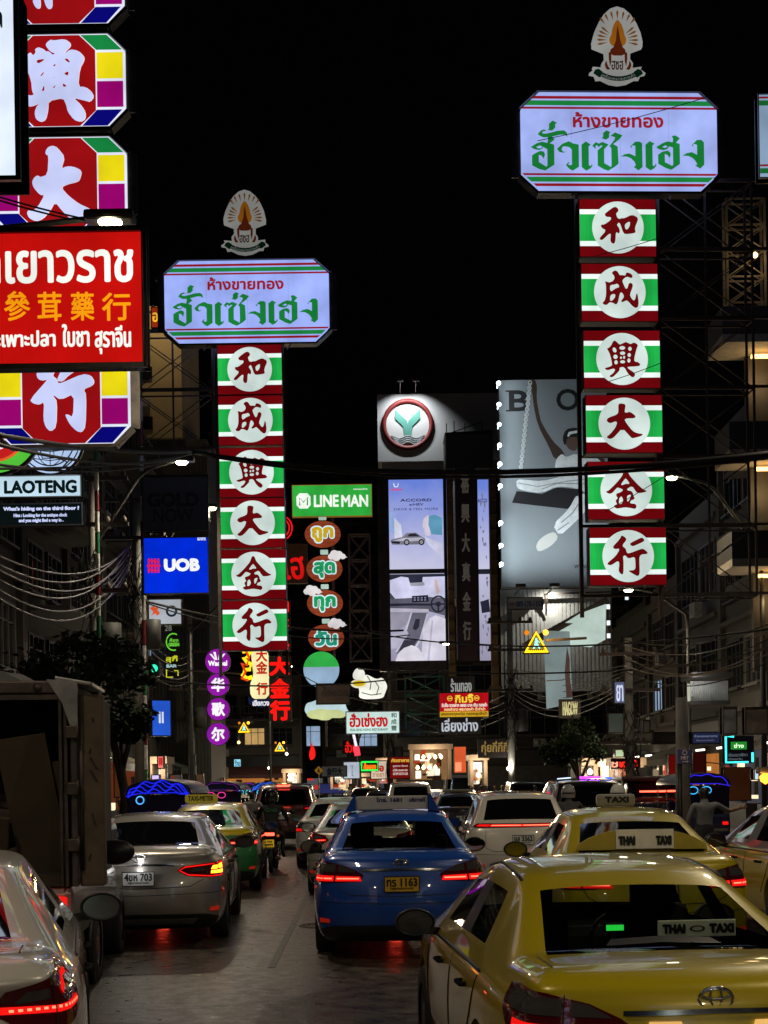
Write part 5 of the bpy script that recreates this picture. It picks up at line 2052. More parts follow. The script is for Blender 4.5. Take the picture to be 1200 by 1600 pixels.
def e_pole(px, Y, h, label, w=.26, x=None, arms=True):
    x = at(px, 1225, Y).x if x is None else x
    root = thing('electricity_pole', label, 'electricity pole', (x, Y, .1), 0, 'electricity poles')
    m = MB()
    m.tube([(0, 0, 0), (0, 0, h)], [w * .62, w * .42], 8)
    m.build('shaft', CONCRETE, root)
    if arms:
        for i, z in enumerate((h - .5, h - 1.6, h - 3.2)):
            a = MB()
            a.box((0, -.14, z), (1.8, .1, .1))
            for sx in (-.8, -.4, .4, .8):
                a.lathe([(.05, 0), (.07, .06), (.04, .12), (.001, .16)], 'z', (sx, -.14, z + .05), 10)
            a.build('crossarm', RUST, root)
        b = MB()
        b.lathe([(.001, -.45), (.26, -.42), (.26, .42), (.001, .45)], 'z', (.42, -.05, h - 4.4), 16)
        b.build('transformer', mat('transformer_paint', (.05, .05, .048), .6), root)
        c = MB()
        for k in range(18):
            a0 = rnd.uniform(0, 6.28)
            z0 = h - rnd.uniform(2.5, 5.5)
            r_ = rnd.uniform(.25, .5)
            c.tube([(r_ * .6 * math.cos(a0 + t), -.2 + r_ * .3 * math.sin(a0 + t), z0 + r_ * math.sin(t * 1.7)) for t in [j * .5 for j in range(14)]], .014, 4)
        c.build('cable_coil', CABLE, root)
    return root


e_pole(150, 34, 9.6, 'shiny pole rising beside the black riddle board', .2)
e_pole(219, 41, 10.5, 'pole at the left edge of the blue bank sign with bunched wires')
e_pole(300, 60, 9.0, 'dark pole by the purple discs')
e_pole(600, 72, 7.5, 'dark pole in the middle distance under the restaurant sign', x=.2 + at(640, 1225, 72).x * .4 - .4)
e_pole(1067, 33.5, 3.6, 'pale concrete post behind the metro sign', .34, arms=False)
e_pole(800, 56, 8.5, 'pole tangled in wires by the hanging banner')
e_pole(985, 43, 6.0, 'pole with bunched wires right of the hanging banner')

# ------------------------------------------------------------------ overhead cables
CABN = 0


def cable(a, b, sag, r=.02, m=CABLE, label=None, group='overhead cables', n=16):
    """a, b: (px, py, Y)"""
    A, B = at(*a), at(*b)
    pts = []
    for i in range(n + 1):
        t = i / n
        p = A.lerp(B, t)
        p.z -= sag * 4 * t * (1 - t)
        pts.append(p)
    mb = MB()
    mb.tube(pts, r, 6)
    o = mb.build('cable', m)
    tag(o, label, 'cable', group)


cable((-30, 675, 15), (300, 706, 33), .1, .03, CABLE, 'upper of the black cables crossing the lowest octagon box to the lamp')
cable((-30, 688, 15), (300, 708, 33), .25, .022, CABLE, 'second black cable down across the lowest octagon box')
cable((-30, 722, 17), (300, 707, 33), .25, .02, CABLE, 'third black cable below the octagon tower, rising to the lamp')
cable((-30, 732, 17), (300, 709, 33), .1, .02, CABLE, 'lowest of the four black cables that meet at the left lamp')
cable((300, 706, 33), (1230, 706, 22), .40, .05, CABLE, 'thick black cable sagging across the whole street in front of the poster')
cable((300, 708, 33), (1230, 712, 22), .44, .03, CABLE, 'black cable directly under the thickest one across the street')
cable((-20, 302, 17), (185, 352, 19), .03, .012, CABLE, 'thin wire across the white character of the third octagon box')
cable((-20, 307, 17), (160, 352, 19), .03, .012, CABLE, 'thinner lower wire across the third octagon box')
for i, (ya, yb, sg, lab) in enumerate(((905, 852, 1.0, 'topmost pale drooping wire beside the riddle board'), (918, 846, 1.25, 'second pale drooping wire on the left'), (925, 862, 1.3, 'third pale drooping wire on the left'), (940, 850, 1.55, 'fourth pale drooping wire on the left'), (955, 872, 1.6, 'fifth pale drooping wire on the left'), (968, 880, 1.7, 'lowest pale drooping wire on the left'))):
    cable((-20, ya - 45, 20), (204, yb, 40), sg * .55, .016, PALECABLE, lab, 'pale wires drooping on the left')
for i in range(5):
    cable((150, 905 + i * 9, 34), (206, 850 + i * 7, 41), .3, .014, PALECABLE, 'pale wire climbing from the shiny pole to the bunched wires, number %s from the top' % ['one', 'two', 'three', 'four', 'five'][i], 'pale wires drooping on the left')
cable((200, 932, 41), (630, 985, 46), .35, .035, CABLE, 'black cable crossing the lowest box of the farther tower')
cable((222, 940, 41), (640, 992, 46), .5, .02, CABLE, 'thinner black cable just under the one crossing the lowest box')
cable((200, 1060, 41), (700, 1048, 58), .4, .03, CABLE, 'black cable passing over the cloud sign')
cable((560, 985, 50), (1240, 978, 30), .5, .025, CABLE, 'black cable crossing the lower edge of the video screen')
cable((560, 1045, 50), (1000, 1046, 42), .15, .03, CABLE, 'straight black cable above the pawn sign')
for i in range(8):
    cable((800, 1045 + i * 6, 56), (975, 1040 + i * 5, 41), .2 + .09 * i, .013, PALECABLE, 'thin wire between the banner pole and the next pole, %s from the top' % ['first', 'second', 'third', 'fourth', 'fifth', 'sixth', 'seventh', 'eighth'][i], 'thin wires across the banner')
for i in range(7):
    cable((975, 1000 + i * 8, 40), (1230, 962 + i * 9, 30), .35 + .12 * (i % 4), .016, PALECABLE if i % 2 else CABLE, 'wire drooping past the dark balconies on the right, %s from the top' % ['first', 'second', 'third', 'fourth', 'fifth', 'sixth', 'seventh'][i], 'wires drooping on the right')
for i in range(5):
    cable((219, 985 + i * 12, 41), (300, 1020 + i * 10, 58), .5, .014, PALECABLE if i % 2 else CABLE, 'wire running down the left pavement under the bank sign, %s from the top' % ['first', 'second', 'third', 'fourth', 'fifth'][i], 'wires down the left pavement')
for i in range(4):
    cable((640, 1108 + i * 9, 72), (800, 1080 + i * 12, 56), .5, .02, CABLE, 'slack wire under the pawn sign, %s from the top' % ['first', 'second', 'third', 'fourth'][i], 'slack wires under the pawn sign')
cable((590, 1100, 60), (455, 1045, 50), .2, .015, CABLE, 'short wire from the lane to the red neon column')
cable((840, 220, 29.6), (1110, 150, 29.6), .05, .008, CABLE, 'hair thin wire over the nearer tower board')
cable((930, 400, 29.5), (1040, 368, 29.4), .02, .008, CABLE, 'hair thin wire over the topmost light box of the nearer tower')
cable((945, 598, 29.5), (1050, 560, 29.4), .02, .008, CABLE, 'hair thin wire over the third light box of the nearer tower')
cable((945, 800, 29.5), (1060, 730, 29.4), .02, .008, CABLE, 'hair thin wire over the fifth light box of the nearer tower')

# ------------------------------------------------------------------ trees


def tree(px, Y, h, cr, label, name='street_tree', seed=1, x=None):
    r = random.Random(seed)
    x = at(px, 1225, Y).x if x is None else x
    root = thing(name, label, 'tree', (x, Y, .12), 0, 'street trees')
    t = MB()
    t.tube([(0, 0, 0), (.08, .03, h * .35), (-.05, 0, h * .6)], [.16, .12, .08], 10)
    for i in range(7):
        a = r.uniform(0, 6.28)
        t.tube([(0, 0, h * r.uniform(.4, .58)), (math.cos(a) * cr * .35, math.sin(a) * cr * .35, h * .72), (math.cos(a) * cr * .75, math.sin(a) * cr * .7, h * r.uniform(.75, .95))], [.06, .04, .015], 6)
    t.build('trunk', mat('bark', (.07, .05, .035), .9, noise=.4), root)
    c = MB()
    clumps = []
    for i in range(26):
        a, b = r.uniform(0, 6.28), r.uniform(-1, 1)
        rr = r.uniform(.35, 1) * cr
        clumps.append((Vector((math.cos(a) * rr * math.sqrt(1 - b * b * .8), math.sin(a) * rr * math.sqrt(1 - b * b * .8), h * .80 + b * cr * .5)), r.uniform(.3, .6) * cr * .6))
    for cc, s in clumps:
        for k in range(100):
            d = Vector((r.gauss(0, 1), r.gauss(0, 1), r.gauss(0, .7)))
            p = cc + d.normalized() * s * r.random() ** .5
            u = Vector((r.gauss(0, 1), r.gauss(0, 1), r.gauss(0, .6))).normalized()
            w = u.cross(Vector((r.gauss(0, 1), r.gauss(0, 1), r.gauss(0, 1)))).normalized()
            l = r.uniform(.07, .15)
            c.add([p - w * l * .35, p + u * l, p + w * l * .35, p - u * l * .6], [(0, 1, 2, 3)], 0 if r.random() < .7 else 1)
    c.build('crown', [mat('leaf_dark', (.018, .036, .015), .8, spec=.15), mat('leaf_mid', (.032, .05, .02), .8, spec=.15)], root)
    return root


tree(120, 27, 4.7, 1.35, 'dark leafy street tree behind the box truck on the left', seed=3)
tree(190, 33, 4.0, .75, 'smaller dark tree beside the pole under the blue bank sign', seed=5)
tree(905, 44, 3.5, 1.15, 'dark bushy tree under the pale corner letters on the right', seed=8)
tree(560, 88, 7.8, 1.8, 'dim tree top beside the cook hat sign', seed=11)

root = thing('green_scaffold', 'dim green scaffold frame left of the red pawn sign', 'scaffold', at(664, 1102, 73))
m = MB()
truss(m, -1.0, 1.0, -1.4, 1.5, 0, 3, .05)
m.build('frame', mat('scaffold_green', (.03, .16, .11), .5, .3, noise=.3), root)

sign('shop_board', 'pale board with green stripes cut by the right edge beside the lattice mast', 'sign', 1240, 212, 27, 108, 130, (150, 176, 206), .75,
     [], extra=lambda root, P, q: (lambda m: ([m.rect(*P(1187, y1), *P(1293, y0), .004 - .0004 * i, i % 2) for i, (y0, y1) in enumerate(((156, 164), (150, 153), (262, 270), (256, 259)))], m.build('stripe', [em((24, 100, 46), .9, False), em((130, 20, 30), .9, False)], root)))(MB()))
root = thing('roof_lattice', 'warm lit lattice on the roof at the right edge above the highest lit balcony', 'lattice', at(1166, 420, 52))
m = MB()
truss(m, -.7, .7, -2.2, 2.6, 0, 5, .05)
m.build('frame', mat('lattice_cream', (.3, .24, .16), .6, noise=.3), root)
m = MB()
m.lathe([(.001, -.1), (.09, -.04), (.1, .05), (.03, .12)], 'z', (.2, -.5, .3), 12)
m.build('lamp', em((255, 210, 140), 5), root)
li = bpy.data.lights.new('lattice_light', 'POINT')
li.energy = 14
li.color = (1, .74, .4)
li.shadow_soft_size = .1
lo = bpy.data.objects.new('lattice_light', li)
C.objects.link(lo)
lo.parent = root
lo.location = (.2, -.8, .3)

# ------------------------------------------------------------------ the large signs
LB = [(388.5, 577), (388.5, 656.5), (389, 738), (389.5, 817), (390, 897), (390.5, 977)]
gold_tower(385.5, 36, 1.0, 470.5, [(b[0], b[1]) for b in LB], 78, (384, 348), 'farther gold shop tower sign, pale blue board over six boxes, beside the blue bank sign', 0.0, (156, 174, 246), 1.0, .30, -1, 690)
RB = [(963.5, 355.5), (965, 456.5), (967, 561), (969, 662), (970.5, 766), (972, 869)]
gold_tower(968, 30, 1.2, 221, RB, 91, (967, 72), 'nearer, taller gold shop tower sign with a lattice mast on its right', rad(2.5), (160, 176, 238), .4, .42, 1, 925)


def octagon_tower():
    Y = 20.0
    q = Y / F
    cx = 91
    root = thing('octagon_tower_sign', 'stack of red octagon light boxes with fat white characters and coloured tile edges', 'tower sign', at(cx, 300, Y))
    cols = [em((150, 14, 18), 1.0), em((232, 236, 255), .95), em((22, 128, 62), 1), em((232, 214, 20), 1), em((150, 6, 108), 1), em((10, 8, 118), .9)]
    pos = [-34, 126.5, 287, 447, 622]
    glyph = [[FAT_FEET], [FAT_XING], [FAT_DA], [CH['jin']], [FAT_HANG, FAT_HANG2]]
    for j, cy in enumerate(pos):
        zc = (300 - cy) * q
        hw, hh, cut = 107 * q, 72.5 * q, 27 * q
        P = lambda pts: [(p[0] * q, zc + p[1] * q) for p in pts]
        oc = [(-107 + 27, -72.5), (107 - 27, -72.5), (107, -72.5 + 27), (107, 72.5 - 27), (80, 72.5), (-80, 72.5), (-107, 45.5), (-107, -45.5)]
        b = MB()
        n = 8
        b.flat([P([(x * 1.0, z) for x, z in oc])], .0, 0, .16)
        bo = b.build('light_box', cols[1], root)
        e = MB()
        o2 = P([(x * 1.035, z * 1.035) for x, z in oc])
        for i in range(n):
            a, c = o2[i], o2[(i + 1) % n]
            e.bar((a[0], .08, a[1]), (c[0], .08, c[1]), .20, .045)
        e.build('frame', DARKMETAL, bo)
        f = MB()
        f.flat([P([(-61, -47), (-36, -71), (36, -71), (61, -47), (61, 47), (36, 71), (-36, 71), (-61, 47)])], -.004, 0)
        for sx in (1, -1):
            X = lambda pts: P([(sx * x, z) for x, z in pts][::sx])
            f.flat([X([(38, 71), (79, 71), (103, 47.5), (62.5, 47.5)])], -.004, 1)
            f.flat([X([(63, 43.5), (104, 43.5), (104, 2.5), (63, 2.5)])], -.004, 2)
            f.flat([X([(63, -1.5), (104, -1.5), (104, -42), (63, -42)])], -.004, 3)
            f.flat([X([(62.5, -46), (102, -46), (79, -71), (39, -71)])], -.004, 4)
        f.build('tile', [cols[0], *cols[2:]], bo)
        g = MB()
        rim = MB()
        for gi, go in enumerate(glyph[j]):
            if j == 4:
                kk, ox, oy = 215 / 1200 * q, -91 * 1200 / 215, (560 - 622) * 1200 / 215
            elif j == 3:
                kk, ox, oy = 118 / 1200 * q, -590, -560
            else:
                yo = {0: 4, 1: 50, 2: 215}[j]
                kk, ox, oy = 130 / 1200 * q, (30 - 91) * 9.23, (yo - cy) * 9.23
            t = [[(p[0], p[1] + zc) for p in o] for o in tr(go, ox, oy, kk)]
            t = smooth_all(t)
            g.flat(t, -.016 - gi * .0006)
            rim.flat([[(p[0] + .007, p[1]) for p in t[0]]] + t[1:], -.010 - gi * .0006)
        g.build('character', em((202, 210, 252), 1.0, False), bo)
        rim.build('character_rim', em((255, 225, 225), 1.0, False), bo)
    p = MB()
    for x in (-60, 60):
        p.bar((x * q, .62, -3.5), (x * q, .62, 6.5), .12)
    for i in range(10):
        z = -3.4 + i * .95
        p.bar((-60 * q, .62, z), (60 * q, .62, z + .9), .05)
        p.bar((-.6, .62, z), (-4.5, 1.2, z + .1), .06)
    p.build('mast', RUST, root)


octagon_tower()


def red_edge(root, P, q):
    m = MB()
    for x0, y0, x1, y1 in ((22, -10, 26, 280), (-260, 277, 26, 281)):
        a, b = P(x0, y0), P(x1, y1)
        m.rect(a[0], b[1], b[0], a[1], .002)
    m.build('red_border', mat('red_border_paint', lin((130, 40, 46)), .4), root)


sign('shop_board', 'white lit board with red border and brown frame cut by the top left corner', 'sign', -118, 135, 15, 284, 286, (226, 238, 255), 1.0,
     [('ร์ล', -45, 8, 5, 47, (10, 22, 26), 1.2, 1.0)], fr=7, depth=.35, extra=red_edge)

TXW = (246, 250, 240)


def red_sign_extra(root, P, q):
    t = MB()      # tubes and clips along the polished edge
    for x in (226, 233):
        a, b = P(x, 362), P(x, 576)
        t.tube([(a[0], -.05, a[1]), (b[0], -.05, b[1])], .012, 8)
    t.build('edge_tube', STEEL, root)


sign('medicine_shop_sign', 'wide bright red sign with white Thai and orange Chinese lettering across the octagon tower', 'sign', -19, 467.5, 16, 482, 205, (196, 16, 12), .92,
     [('ทเยาวราช', -31, 392, 209, 444, TXW, 1.9), ('參', 6, 455, 47, 502, (248, 158, 14), .8), ('茸', 58, 457, 96, 503, (248, 158, 14), .8), ('藥', 110, 458, 147, 503, (248, 158, 14), .8), ('行', 159, 460, 204, 504, (248, 158, 14), .8),
      ('ะเพาะปลา', -9, 517, 86, 543, TXW, 1.0), ('ใบชา', 96, 508, 139, 544, TXW, 1.0), ('สุราจีน', 147, 511, 204, 556, TXW, 1.0)], fr=8, depth=.12, extra=red_sign_extra)

# round signs under the octagons


def disc(name, label, cat, cx, cy, Y, r, rgb, k=1.0, extra=None, group=None, depth=.15):
    q = Y / F
    root = thing(name, label, cat, at(cx, cy, Y), 0, group)
    P = lambda x, y: ((x - cx) * q, (cy - y) * q)
    m = MB()
    m.flat([ell(0, 0, r * q, None, 48)], .01, 0)
    m.build('face', em(rgb, k), root)
    c = MB()
    c.lathe([(r * q * .98, .012), (r * q * 1.03, .0), (r * q * 1.03, depth), (.001, depth)], 'y', (0, 0, 0), 40)
    c.build('case', DARKMETAL, root)
    if extra:
        extra(root, P, q)
    return root


def pizza(root, P, q):
    m = MB()
    c = P(-10, 668)
    m.flat([ell(c[0], c[1], 54 * q, None, 40)], .006, 0)
    m.flat([ell(c[0], c[1], 50 * q, None, 40)], .002, 1)
    a = P(-18, 684)
    b = P(8, 702)
    m.flat([chaikin([(a[0], b[1]), (b[0], b[1]), (b[0], a[1]), (a[0], a[1])])], -.002, 2)
    m.build('ring', [em((226, 92, 40)), em((190, 30, 30)), em((240, 220, 240))], root)
    t = MB()
    text(t, 'เกง', (a[0] + .02, b[1] + .02, b[0] - .01, a[1] - .02), -.006, 0, .004)
    t.build('lettering', em((160, 60, 150), .8, False), root)


disc('round_sign', 'round red, orange and green sign half hidden under the octagon tower', 'sign', -10, 668, 23, 72, (86, 200, 60), .9, pizza)


def globe(root, P, q):
    m = MB()
    c = P(78, 690)
    R = 46 * q
    for f in (1.0, .82):
        m.tube([(c[0] + R * f * math.cos(a * .1309), -.004, c[1] + R * f * math.sin(a * .1309)) for a in range(49)], .012, 5)
    for dx in (-.5, .0, .5):
        m.tube([(c[0] + R * (dx * math.cos(rad(t)) * 1.0), -.004, c[1] + R * .82 * math.sin(rad(t))) for t in range(-90, 91, 12)], .008, 5)
    for dz in (-.55, -.25, .15, .5):
        w = .82 * R * math.sqrt(1 - dz * dz)
        m.tube([(c[0] - w, -.004, c[1] + dz * R), (c[0], -.004, c[1] + dz * R - .05), (c[0] + w, -.004, c[1] + dz * R)], .008, 5)
    for pts in ([(80, 712), (104, 722), (94, 734), (112, 716)], [(62, 700), (66, 716), (84, 716), (84, 702)]):
        m.tube([(P(*p)[0], -.005, P(*p)[1]) for p in pts], .012, 5)
    m.build('line_drawing', mat('drawing_ink', lin((30, 44, 58)), .5), root)


disc('globe_sign', 'round white lit sign with thin dark globe lines below the octagon tower', 'sign', 78, 690, 24, 50, (176, 200, 236), .95, globe)

sign('bar_sign', 'narrow white lit sign reading LAOTENG above the black riddle board', 'sign', 62, 760, 22, 128, 32, (196, 224, 240), .95,
     [('LAOTENG', 6, 750, 120, 771, (12, 24, 26), 1.3, 1.0)], frame=STEEL, depth=.16)
sign('riddle_board', 'black board with small white English lines about a hidden third floor', 'sign', 62, 804, 22, 132, 32, (12, 20, 20), .8,
     [("What's hiding on the third floor ?", 5, 791, 124, 799, (206, 216, 255), .55), ('Hint : Looking for the antique clock', 21, 802, 105, 809, (190, 200, 240), .45), ('and you might find a way in .', 29, 810, 99, 817, (190, 200, 240), .45)], frame=STEEL, depth=.14)
sign('unlit_board', 'large unlit grey board reading GOLD NOW above the blue bank sign', 'sign', 274, 786, 40.5, 101, 85, None, 0,
     [('GOLD', 230, 769, 311, 792, (14, 14, 15), 1.6, 0), ('NOW', 239, 794, 302, 816, (14, 14, 15), .7, 0)], facemat=mat('unlit_board_paint', (.075, .073, .07), .8, noise=.2))


def bank_logo(root, P, q):
    m = MB()
    for i in range(4):
        x = 232.5 + i * 5
        a, b = P(x - 1.4, 894.5), P(x + 1.4, 872)
        m.rect(a[0], a[1], b[0], b[1], .003 - i * .0003)
    a, b = P(229.5, 885), P(250.5, 882)
    m.rect(a[0], a[1], b[0], b[1], .0015)
    m.flat([[P(232, 876), P(234, 874), P(250, 877), P(248, 879)]], .001)
    m.flat([[P(230, 890), P(232, 888), P(248, 891), P(246, 893)]], .001)
    m.build('logo', em((226, 30, 70), 1, False), root)


sign('bank_sign', 'square bright blue bank sign with red grid mark and three white capitals', 'sign', 275, 883.5, 40, 100, 86, (2, 44, 216), .95,
     [('UOB', 256, 872.5, 312, 893, (250, 252, 255), 1.6), ('ธนาคาร', 309, 840.5, 322, 845, (230, 235, 255), .2)], extra=bank_logo)


def small_logo(root, P, q):
    m = MB()
    m.flat([ell(*P(268, 955), 9 * q, None, 24), ell(*P(268, 955), 5.5 * q, None, 24)], .004, 0)
    a = P(235, 951)
    m.flat([[P(234, 950), P(240, 946), P(250, 958), P(246, 962)], ], .003, 1)
    m.flat([[P(236, 962), P(242, 958), P(248, 950), P(244, 948)], ], .002, 1)
    m.build('logo', [em((24, 34, 46), 1, False), em((214, 84, 44), 1, False)], root)


sign('round_logo_sign', 'small white sign with a dark ring and orange strokes under the blue bank sign', 'sign', 258, 956, 42, 50, 38, (190, 196, 204), .75,
     [('28', 257, 977, 268, 986, (130, 130, 120), .2, .6)], extra=small_logo)

# purple discs
for i, (cx, cy, r, tx) in enumerate(((340, 1033, 19.5, 'Wacoal'), (340.5, 1070, 17.5, '华'), (341, 1108, 17.5, '歌'), (340.5, 1147, 17.5, '尔'))):
    def ex(root, P, q, i=i, cx=cx, cy=cy, tx=tx):
        t = MB()
        if i == 0:
            text(t, tx, (*P(325, 1040.5), *P(355, 1032)), .004, 0, .5 * q)
            for s in (-1, 1):
                for j in range(2):
                    x = cx + s * (.4 + j * 1.6)
                    t.flat([[P(x, 1031), P(x + s * 3, 1031), P(x + s * (6.2 + j * 4.4), 1018.5 + j * 3), P(x + s * (2.6 + j * 4.6), 1018.5 + j * 3)][::s]], .003 - j * .0003)
        else:
            text(t, tx, (*P(cx - 10.5, cy + 11), *P(cx + 10.5, cy - 11)), .004, 0, .9 * q)
        t.build('lettering', em((252, 244, 255), 1.05, False), root)
    disc('purple_disc_sign', ['topmost purple disc sign with a winged mark and white latin name', 'second purple disc sign down, white Chinese character, just under the winged one',
                              'third purple disc sign down with a dense white Chinese character', 'lowest purple disc sign of the hanging column'][i], 'sign', cx, cy, 48, r, (142, 24, 160), .95, ex, 'purple disc signs')

# gold dragon and cream bottle sign, red neon column


def bottle_sign():
    cx, cy, Y = 401, 1052, 52
    q = Y / F
    root = thing('dragon_sign', 'yellow neon sign of a curling flame beside a cream bottle board with red characters', 'sign', at(cx, cy, Y))
    P = lambda x, y: ((x - cx) * q, (cy - y) * q)
    m = MB()
    pts = [(392, 1012), (418, 1012), (422, 1050), (419, 1056), (424, 1070), (418, 1090), (402, 1095), (391, 1088), (390, 1070), (396, 1055), (394, 1040)]
    m.flat([[P(*p) for p in reversed(chaikin(pts))]], .02, 0, .12)
    m.build('bottle_board', em((250, 236, 176), 1), root)
    r = MB()
    r.flat([[P(*p) for p in reversed([(387, 1088), (394, 1092), (420, 1092), (426, 1087), (424, 1100), (408, 1106), (388, 1100)])]], 0, 0, .05)
    r.build('ribbon', em((24, 30, 60), .8), root)
    t = MB()
    text(t, 'เฮียกวง', (*P(394, 1103), *P(420, 1093.5)), -.004, 0, .4 * q)
    t.build('lettering', em((240, 240, 250), 1, False), root)
    c = MB()
    for ch, y0 in (('大', 1014), ('金', 1033), ('行', 1066)):
        text(c, ch, (*P(400, y0 + 20), *P(418, y0)), .014, 0, .7 * q)
    c.build('character', em((196, 40, 24), 1, False), root)
    d = MB()
    z = 0
    for pl, mi in (([(379, 1018), (386, 1016), (392, 1020), (388, 1026), (381, 1028), (386, 1034), (393, 1038), (390, 1046), (382, 1046), (379, 1054), (386, 1060), (394, 1058)], 0),
                   ([(383, 1012), (390, 1028), (386, 1040), (378, 1036), (384, 1050), (378, 1060), (388, 1063)], 1)):
        d.tube([(P(*p)[0], z, P(*p)[1]) for p in pl], .085 if mi == 0 else .05, 6, mi)
        z -= .08
    d.build('neon_flame', [em((255, 220, 30), 1.3), em((230, 70, 20), 1.1)], root)
    h = MB()
    h.bar((-.6, .2, 0), (-4.0, .4, .3), .06)
    h.build('bracket', RUST, root)


bottle_sign()


def red_column():
    cx, cy, Y = 437, 1060, 50
    q = Y / F
    root = thing('red_neon_column', 'dark column of glowing red characters right of the cream bottle sign', 'neon sign', at(cx, cy, Y))
    P = lambda x, y: ((x - cx) * q, (cy - y) * q)
    for ch, y0, y1 in (('和', 938, 958), ('成', 964, 984), ('興', 992, 1016), ('大', 1026, 1056), ('金', 1060, 1091), ('行', 1094, 1126)):
        b = MB()
        a, c = P(420, y1 + 1), P(455, y0 - 1)
        b.box(((a[0] + c[0]) / 2, .1, (a[1] + c[1]) / 2), (c[0] - a[0], .18, c[1] - a[1]), 0, None, .03)
        bo = b.build('panel', mat('brown_panel', (.035, .02, .014), .6, noise=.3), root)
        t = MB()
        text(t, ch, (*P(421, y1), *P(453, y0)), 0, 0, 1.5 * q)
        t.build('character', em((255, 22, 16), 1.25), bo)
    m = MB()
    m.bar((0, .3, P(0, 1130)[1]), (0, .3, P(0, 930)[1]), .12)
    m.build('mast', RUST, root)


red_column()


def red_circle():
    cx, cy, Y = 436, 860, 62
    q = Y / F
    root = thing('red_neon_shop_sign', 'red neon ring and red Thai letters on a brown wall board behind the farther tower', 'neon sign', at(cx, cy, Y))
    P = lambda x, y: ((x - cx) * q, (cy - y) * q)
    b = MB()
    a, c = P(424, 912), P(480, 850)
    b.box(((a[0] + c[0]) / 2, .1, (a[1] + c[1]) / 2), (c[0] - a[0], .2, c[1] - a[1]))
    b.build('board', mat('brown_board', (.10, .065, .035), .6, noise=.3), root)
    n = MB()
    for r in (20, 15.5):
        c = P(437, 825)
        n.tube([(c[0] + r * q * math.cos(i * math.pi / 16), 0, c[1] + r * q * math.sin(i * math.pi / 16)) for i in range(33)], .035, 6)
    text(n, '中', (*P(428, 838), *P(446, 812)), -.02, 0, .8 * q)
    n.build('neon_ring', em((230, 22, 30), 1.1), root)
    t = MB()
    text(t, 'ยเฮ', (*P(420, 906), *P(477, 870)), -.02, 0, 1.0 * q, slant=-.1)
    t.build('lettering', em((210, 20, 18), 1.0), root)


red_circle()

# green delivery sign with four wooden ovals


